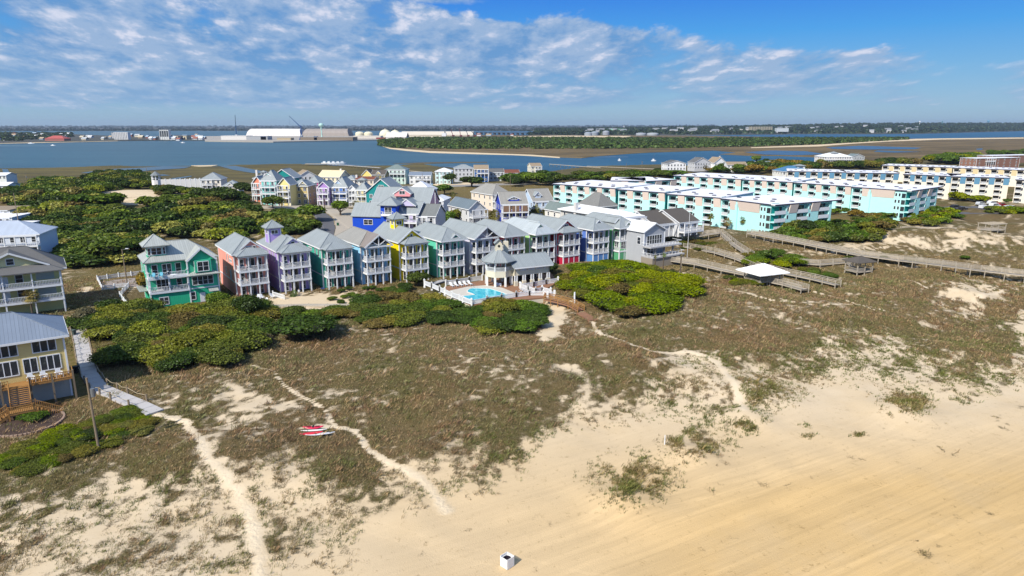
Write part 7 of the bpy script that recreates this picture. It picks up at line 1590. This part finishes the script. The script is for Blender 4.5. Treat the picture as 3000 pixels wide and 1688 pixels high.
# hedges and trees further back
def trees(L,name='round_tree',cat='tree'):
    for x,y,r,h,pl,lb in L: plant(name,lb,GT(x,y),r,h,pl,TC,cat,None,True,.85,STT)
trees([(912,650,7,7,'mid','broad green tree where the thicket meets the driveway'),(800,612,5,6,'dark','dark tree in front of the aqua gallery house'),(998,632,6,6.4,'mid','round green tree between the driveway and the cobalt house'),(1322,540,6,7.5,'dark','dark rounded tree before the white roofed aqua house'),(1382,548,9,7,'dark','wide dark tree before the navy house'),(1302,570,5.4,6,'mid','bright green tree on the field corner'),(1258,560,3.6,4,'mid','small green tree behind the long grey roof'),(1300,665,5,6,'mid','leafy green tree beside the light grey gallery house'),(1338,660,3.8,6,'olive','sparser tree touching the light grey gallery house'),(650,560,4.5,7,'dark','dark tree between the stucco houses and the coral fronted house'),(712,578,6,7,'dark','dark tree directly left of the coral fronted house'),(240,612,6.6,6,'mid','large rounded shrub tree on the hill side, left'),(335,610,8,6.5,'mid','largest pale green rounded tree below the bare sand slope'),(460,612,5.5,5,'dark','dark conical shrub tree on the sand slope'),(340,770,7.5,6.5,'dark','dark tree at the front of the thicket by the lawn'),(300,758,6.2,6,'dark','dark tree second along the thicket front'),(400,752,6.5,5.5,'dark','dark tree behind the street lamp'),(2215,478,7,9,'mid','tree among the right hand sound houses, near the aqua cottage')])
zone([(1480,532),(1500,526),(1620,528),(1660,536),(1640,545),(1560,545),(1500,548)],10,6.5,6,['dark','mid'],'dense dark trees of the grove between field and lone beige house','grove by the lone beige house',TC,'round_tree',trunk=False,stuff='tree_belt',k=.8,cat='tree')
zone([(1650,528),(1700,520),(1860,512),(1990,508),(2000,520),(1900,524),(1700,535)],10,6.5,4.5,['mid','dark','olive'],'scrub trees in the strip behind the small aqua condo wing','scrub strip behind the condos',TC,'round_tree',trunk=False,stuff='tree_belt',k=.84,cat='tree')
zone([(2060,505),(2180,500),(2240,486),(2300,486),(2400,492),(2400,505),(2290,508),(2200,512),(2080,512)],11,6.5,7,['dark','mid','bronze'],'trees of the belt between sound houses and blue pavilion','tree belt by the blue pavilion',TC,'round_tree',trunk=False,stuff='tree_belt',k=.8,cat='tree')
zone([(2400,490),(2560,488),(2600,484),(2690,482),(2690,488),(2560,498),(2400,500)],11,6.5,7,['dark','olive'],'trees of the belt in front of the pagoda mansion','tree belt by the mansion',TC,'round_tree',trunk=False,stuff='tree_belt',k=.78,cat='tree')
zone([(2710,480),(2760,468),(2860,466),(2870,478),(2780,484)],10,8,8,['mid','lime'],'trees of the round grove left of the brown shingled block','grove left of the brown block',TC,'round_tree',trunk=False,stuff='tree_belt',k=.8,cat='tree')
zone([(2890,458),(2950,452),(3060,450),(3060,456),(2900,462)],12,8,7,['mid','dark'],'trees showing above the brown shingled roofs','trees above the brown roofs',TC,'round_tree',trunk=False,stuff='tree_belt',k=.8,cat='tree')
for i,(x,y,r,h,pl,lb) in enumerate([(2136,665,3.6,1.8,'mid','clipped rounded hedge shrub, broadest at the foot of the first aqua condo'),(2160,668,2.4,1.8,'lime','small bright clipped shrub by the first condo'),(2445,628,2.8,2.2,'mid','clipped round shrub at the second condo, nearest its garden wall'),(2477,625,2.2,2.2,'mid','clipped round shrub second along the second condo'),(2508,634,3.4,2.4,'bronze','bronze edged clipped shrub beside the second condo stair'),(2565,636,4.0,1.6,'bronze','low bronze hedge left of the long clipped hedge'),(2605,640,6.0,2.4,'mid','long clipped green hedge at the second condo corner'),(2405,672,5.5,2.6,'mid','long rounded hedge beyond the end of the first aqua condo'),(2798,588,5.6,4.2,'lime','large rounded pale green shrub beside the car park'),(2870,592,6.5,3.0,'lime','wide green shrub beside the boat in front of the cream terrace'),(2925,592,4.8,2.6,'olive','yellow-green shrub by the upturned boat'),(2950,596,2.6,1.8,'mid','small round shrub right of the upturned boat')]): plant('clipped_shrub',lb,GT(x,y),r,h,pl,SM,'shrub',None,False,.75)
# palms
def palm_mesh():
    rs=random.Random(9); mb=MB()
    for i in range(64):
        a=rs.uniform(0,6.28); el=rs.uniform(-.7,1.25); L=rs.uniform(1.1,1.6); d=Vector((math.cos(a)*math.cos(el),math.sin(a)*math.cos(el),math.sin(el))); s_=Vector((-math.sin(a),math.cos(a),0)); c=d*L*.45; c.z-=.05
        for j in range(7):
            q=(j-3)/3; tip=d*L*(1-.25*abs(q))+s_*q*.62; tip.z-=.25+.3*abs(q)*.6; mid=c+(tip-c)*.5; w_=s_*.045+Vector((0,0,.02)); mb.face([c-w_*.5,mid-w_,tip,mid+w_])
        mb.face([Vector((0,0,0)),c+s_*.03,c-s_*.03])
    o=mb.build('fronds','foliage'); me=o.data; bpy.data.objects.remove(o); return me
PM=palm_mesh()
PMT=MB().tube((0,0,-.4),(0,0,1),.2,.16,8).build('t','trunk'); PT=PMT.data; bpy.data.objects.remove(PMT)
def palm(lb,p,h,r=1.8,col=(118,118,58)):
    o=thing('palm_tree',lb,'palm tree',p,rp_.uniform(0,6)); c=bpy.data.objects.new('crown',PM); COL.objects.link(c); c.parent=o; c.location.z=h; c.scale=(r/1.5,)*3; c.color=(*lin(*col,.8),1); t_=bpy.data.objects.new('trunk',PT); COL.objects.link(t_); t_.parent=o; t_.scale=(1,1,h)
for a in [('sabal palm with big round head before the pale yellow gallery house',GT(96,925),4.4,2.2,(150,136,84)),('tall palm at the first aqua condo, left of its stair',GT(2080,668),4.6,1.9),('palm at the first aqua condo end, right of the tall one',GT(2175,676),4.2,2.0),('brownish palm between the two condo palms',GT(2128,672),3.0,2.2,(140,128,80)),('small bare palm before the aqua green house by the pool',GT(1307,800),5.2,.8,(150,120,90)),('small bare palm near the white fence behind the pool',GT(1385,795),3.6,.7,(150,130,90)),('bushy palm beside the light grey gallery house',GT(1378,655),4.2,2.6,(128,120,70)),('bushy palm in front of the royal blue house',GT(1450,650),3.2,3.4,(128,124,66)),('bushy palm between the royal blue and pale blue houses, left one',GT(1548,644),4,2.6),('bushy palm before the pale blue house, middle one',GT(1568,644),4.6,2.8),('bushy palm before the pale blue house, right one',GT(1595,646),3.6,2.4),('palm beside the driveway near the pale cream house',GT(1042,625),4.6,2.2,(134,128,70)),('palm with thin trunk before the cream gallery house',GT(826,615),4.2,1.4),('slim palm before the purple house stairs',GT(952,615),4.8,.9,(110,90,80)),('slim palm before the violet fronted house',GT(990,612),4.4,.8),('young palm with bare trunk by the grey modern house, left',GT(1918,800),4.5,.7,(140,140,90)),('young palm with leafy top by the grey modern house, right',GT(1942,800),5.0,.9,(120,140,80)),('young palm beside the grey modern house boardwalk, rightmost',GT(1993,800),5,.5,(150,140,100)),('palm tree by the field next to the aqua shed',GT(1326,585),3,2.4,(110,110,60)),('palm shrub before the lavender house porch',GT(860,868),.7,1.3,(110,130,80))]: palm(*a)
zone([(1990,500),(2060,498),(2200,500),(2210,508),(2020,510)],11,1,1,['mid'],'','',TC,maxn=0)
for i in range(26): palm('palm in the line between the sound houses and the condos',GT(rp_.uniform(1985,2220),rp_.uniform(500,510)),rp_.uniform(4,7),3.0,(112,104,62)); bpy.context
for o in bpy.data.objects:
    if o.get('label')=='palm in the line between the sound houses and the condos': o['group']='palms behind the condos'
# ---------------- dune grass (nobody could count it) ----------------
def grass(name,label,n,xr,yr,h0,h1,pal,seed,thr,prob,blades=4,wid=.022,spread=.16,tw=.5):
    rs=np.random.RandomState(seed); M_=n*4; x=rs.uniform(*xr,M_); y=yr[0]+(yr[1]-yr[0])*rs.rand(M_)**1.3
    z=HT(x,y); c,tn_,gd_,pa_,px,py=cover(x,y,z)
    lw_=np.exp(-(((px-130)/200)**2+((py-1110)/90)**2)*1.2)
    if thr<0: c=SPARSE if thr>-2 else HUM
    ok=(c>max(thr,.02))&(pa_<.25)&(rs.rand(M_)<prob(c)*(1 if thr>=0 else np.clip((fbm(x/1.6,y/2.4,3)-.36)*6,0,1)))&(px>-150)&(px<3150)&(lw_<.4)&(py>640)
    for a,b,rx,ry in ((950,885,150,26),(500,880,140,60),(1400,860,190,60)): ok&=((px-a)/rx)**2+((py-b)/ry)**2>1
    x,y,z=x[ok][:n],y[ok][:n],z[ok][:n]; m_=len(x); dist=np.hypot(x,y)
    if thr<0: pass
    zn=fbm(x/11+31,y/11,3)*.6+vn(x/2.2,y/2.2+50)*.4; pi=np.clip(((zn-.28)/.44+rs.normal(size=m_)*.22)*len(pal),0,len(pal)-1e-3).astype(int)
    cols=np.array([lin(*p_) for p_ in pal])[pi]*rs.uniform(.75,1.2,(m_,1))
    hs_=rs.uniform(h0,h1,m_)*(.6+.9*vn(x/3+5,y/3+8)); sp=spread*(.5+rs.rand(m_))
    X_=np.repeat(x,blades)+rs.normal(size=m_*blades)*np.repeat(sp,blades); Y_=np.repeat(y,blades)+rs.normal(size=m_*blades)*np.repeat(sp,blades); Z_=np.repeat(z,blades)-.03
    h=np.repeat(hs_,blades)*rs.uniform(.6,1.2,m_*blades); ws=np.repeat(np.clip(dist/80,.8,2.2),blades)*wid*rs.uniform(.6,1.4,m_*blades)
    a=rs.uniform(0,6.28,m_*blades); ln=rs.uniform(.2,1.1,m_*blades)*h; lx=ln*np.cos(a)+h*.2; ly=ln*np.sin(a)+h*.12
    px_=-np.sin(a)*ws; py_=np.cos(a)*ws; N=m_*blades; V=np.empty((N,4,3))
    V[:,0]=np.stack([X_-px_,Y_-py_,Z_],1); V[:,1]=np.stack([X_+px_,Y_+py_,Z_],1); V[:,2]=np.stack([X_+lx*.5+px_*.8,Y_+ly*.5+py_*.8,Z_+h*.68],1); V[:,3]=np.stack([X_+lx,Y_+ly,Z_+h],1)
    o=quadmesh(name,V.reshape(-1,3),'foliage_mass'); at=o.data.attributes.new('tint','FLOAT_COLOR','POINT'); cc=np.ones((N*4,4)); cc[:,:3]=np.repeat(np.repeat(cols,blades,0),4,0); at.data.foreach_set('color',cc.astype(np.float32).ravel()); tag(o,label,'grass',None,'stuff'); return o
BR=[(136,112,80),(146,124,90),(160,140,106),(142,126,90),(128,116,78),(116,108,70)]
grass('dune_grass','brown, tan and olive dune grass over the back dunes',170000,(-120,150),(54,215),.08,.26,BR,1,.42,lambda c:np.clip((c-.3)*1.2,0,.9),4,.022,.22)
grass('tall_grass','taller sea oats and broom standing in drifts through the dunes',14000,(-115,150),(50,170),.3,.6,[(130,104,80),(148,124,94),(116,112,74),(98,100,58)],2,.5,lambda c:.5,6,.026,.24)
grass('sparse_grass','sparse grass tufts on the pale sand at the dune foot',60000,(-80,100),(44,140),.12,.36,[(128,112,82),(112,108,70),(100,100,56),(92,98,48)],3,-1,lambda c:np.clip(c*1.5-.03,0,.75),7,.02,.13)
grass('hummock_grass','dense sea oat tufts crowning the low sand hummocks on the beach',16000,(5,90),(55,110),.2,.5,[(132,114,78),(120,108,68),(104,104,56)],4,-2,lambda c:np.clip((c-.2)*1.6,0,1),8,.026,.16)
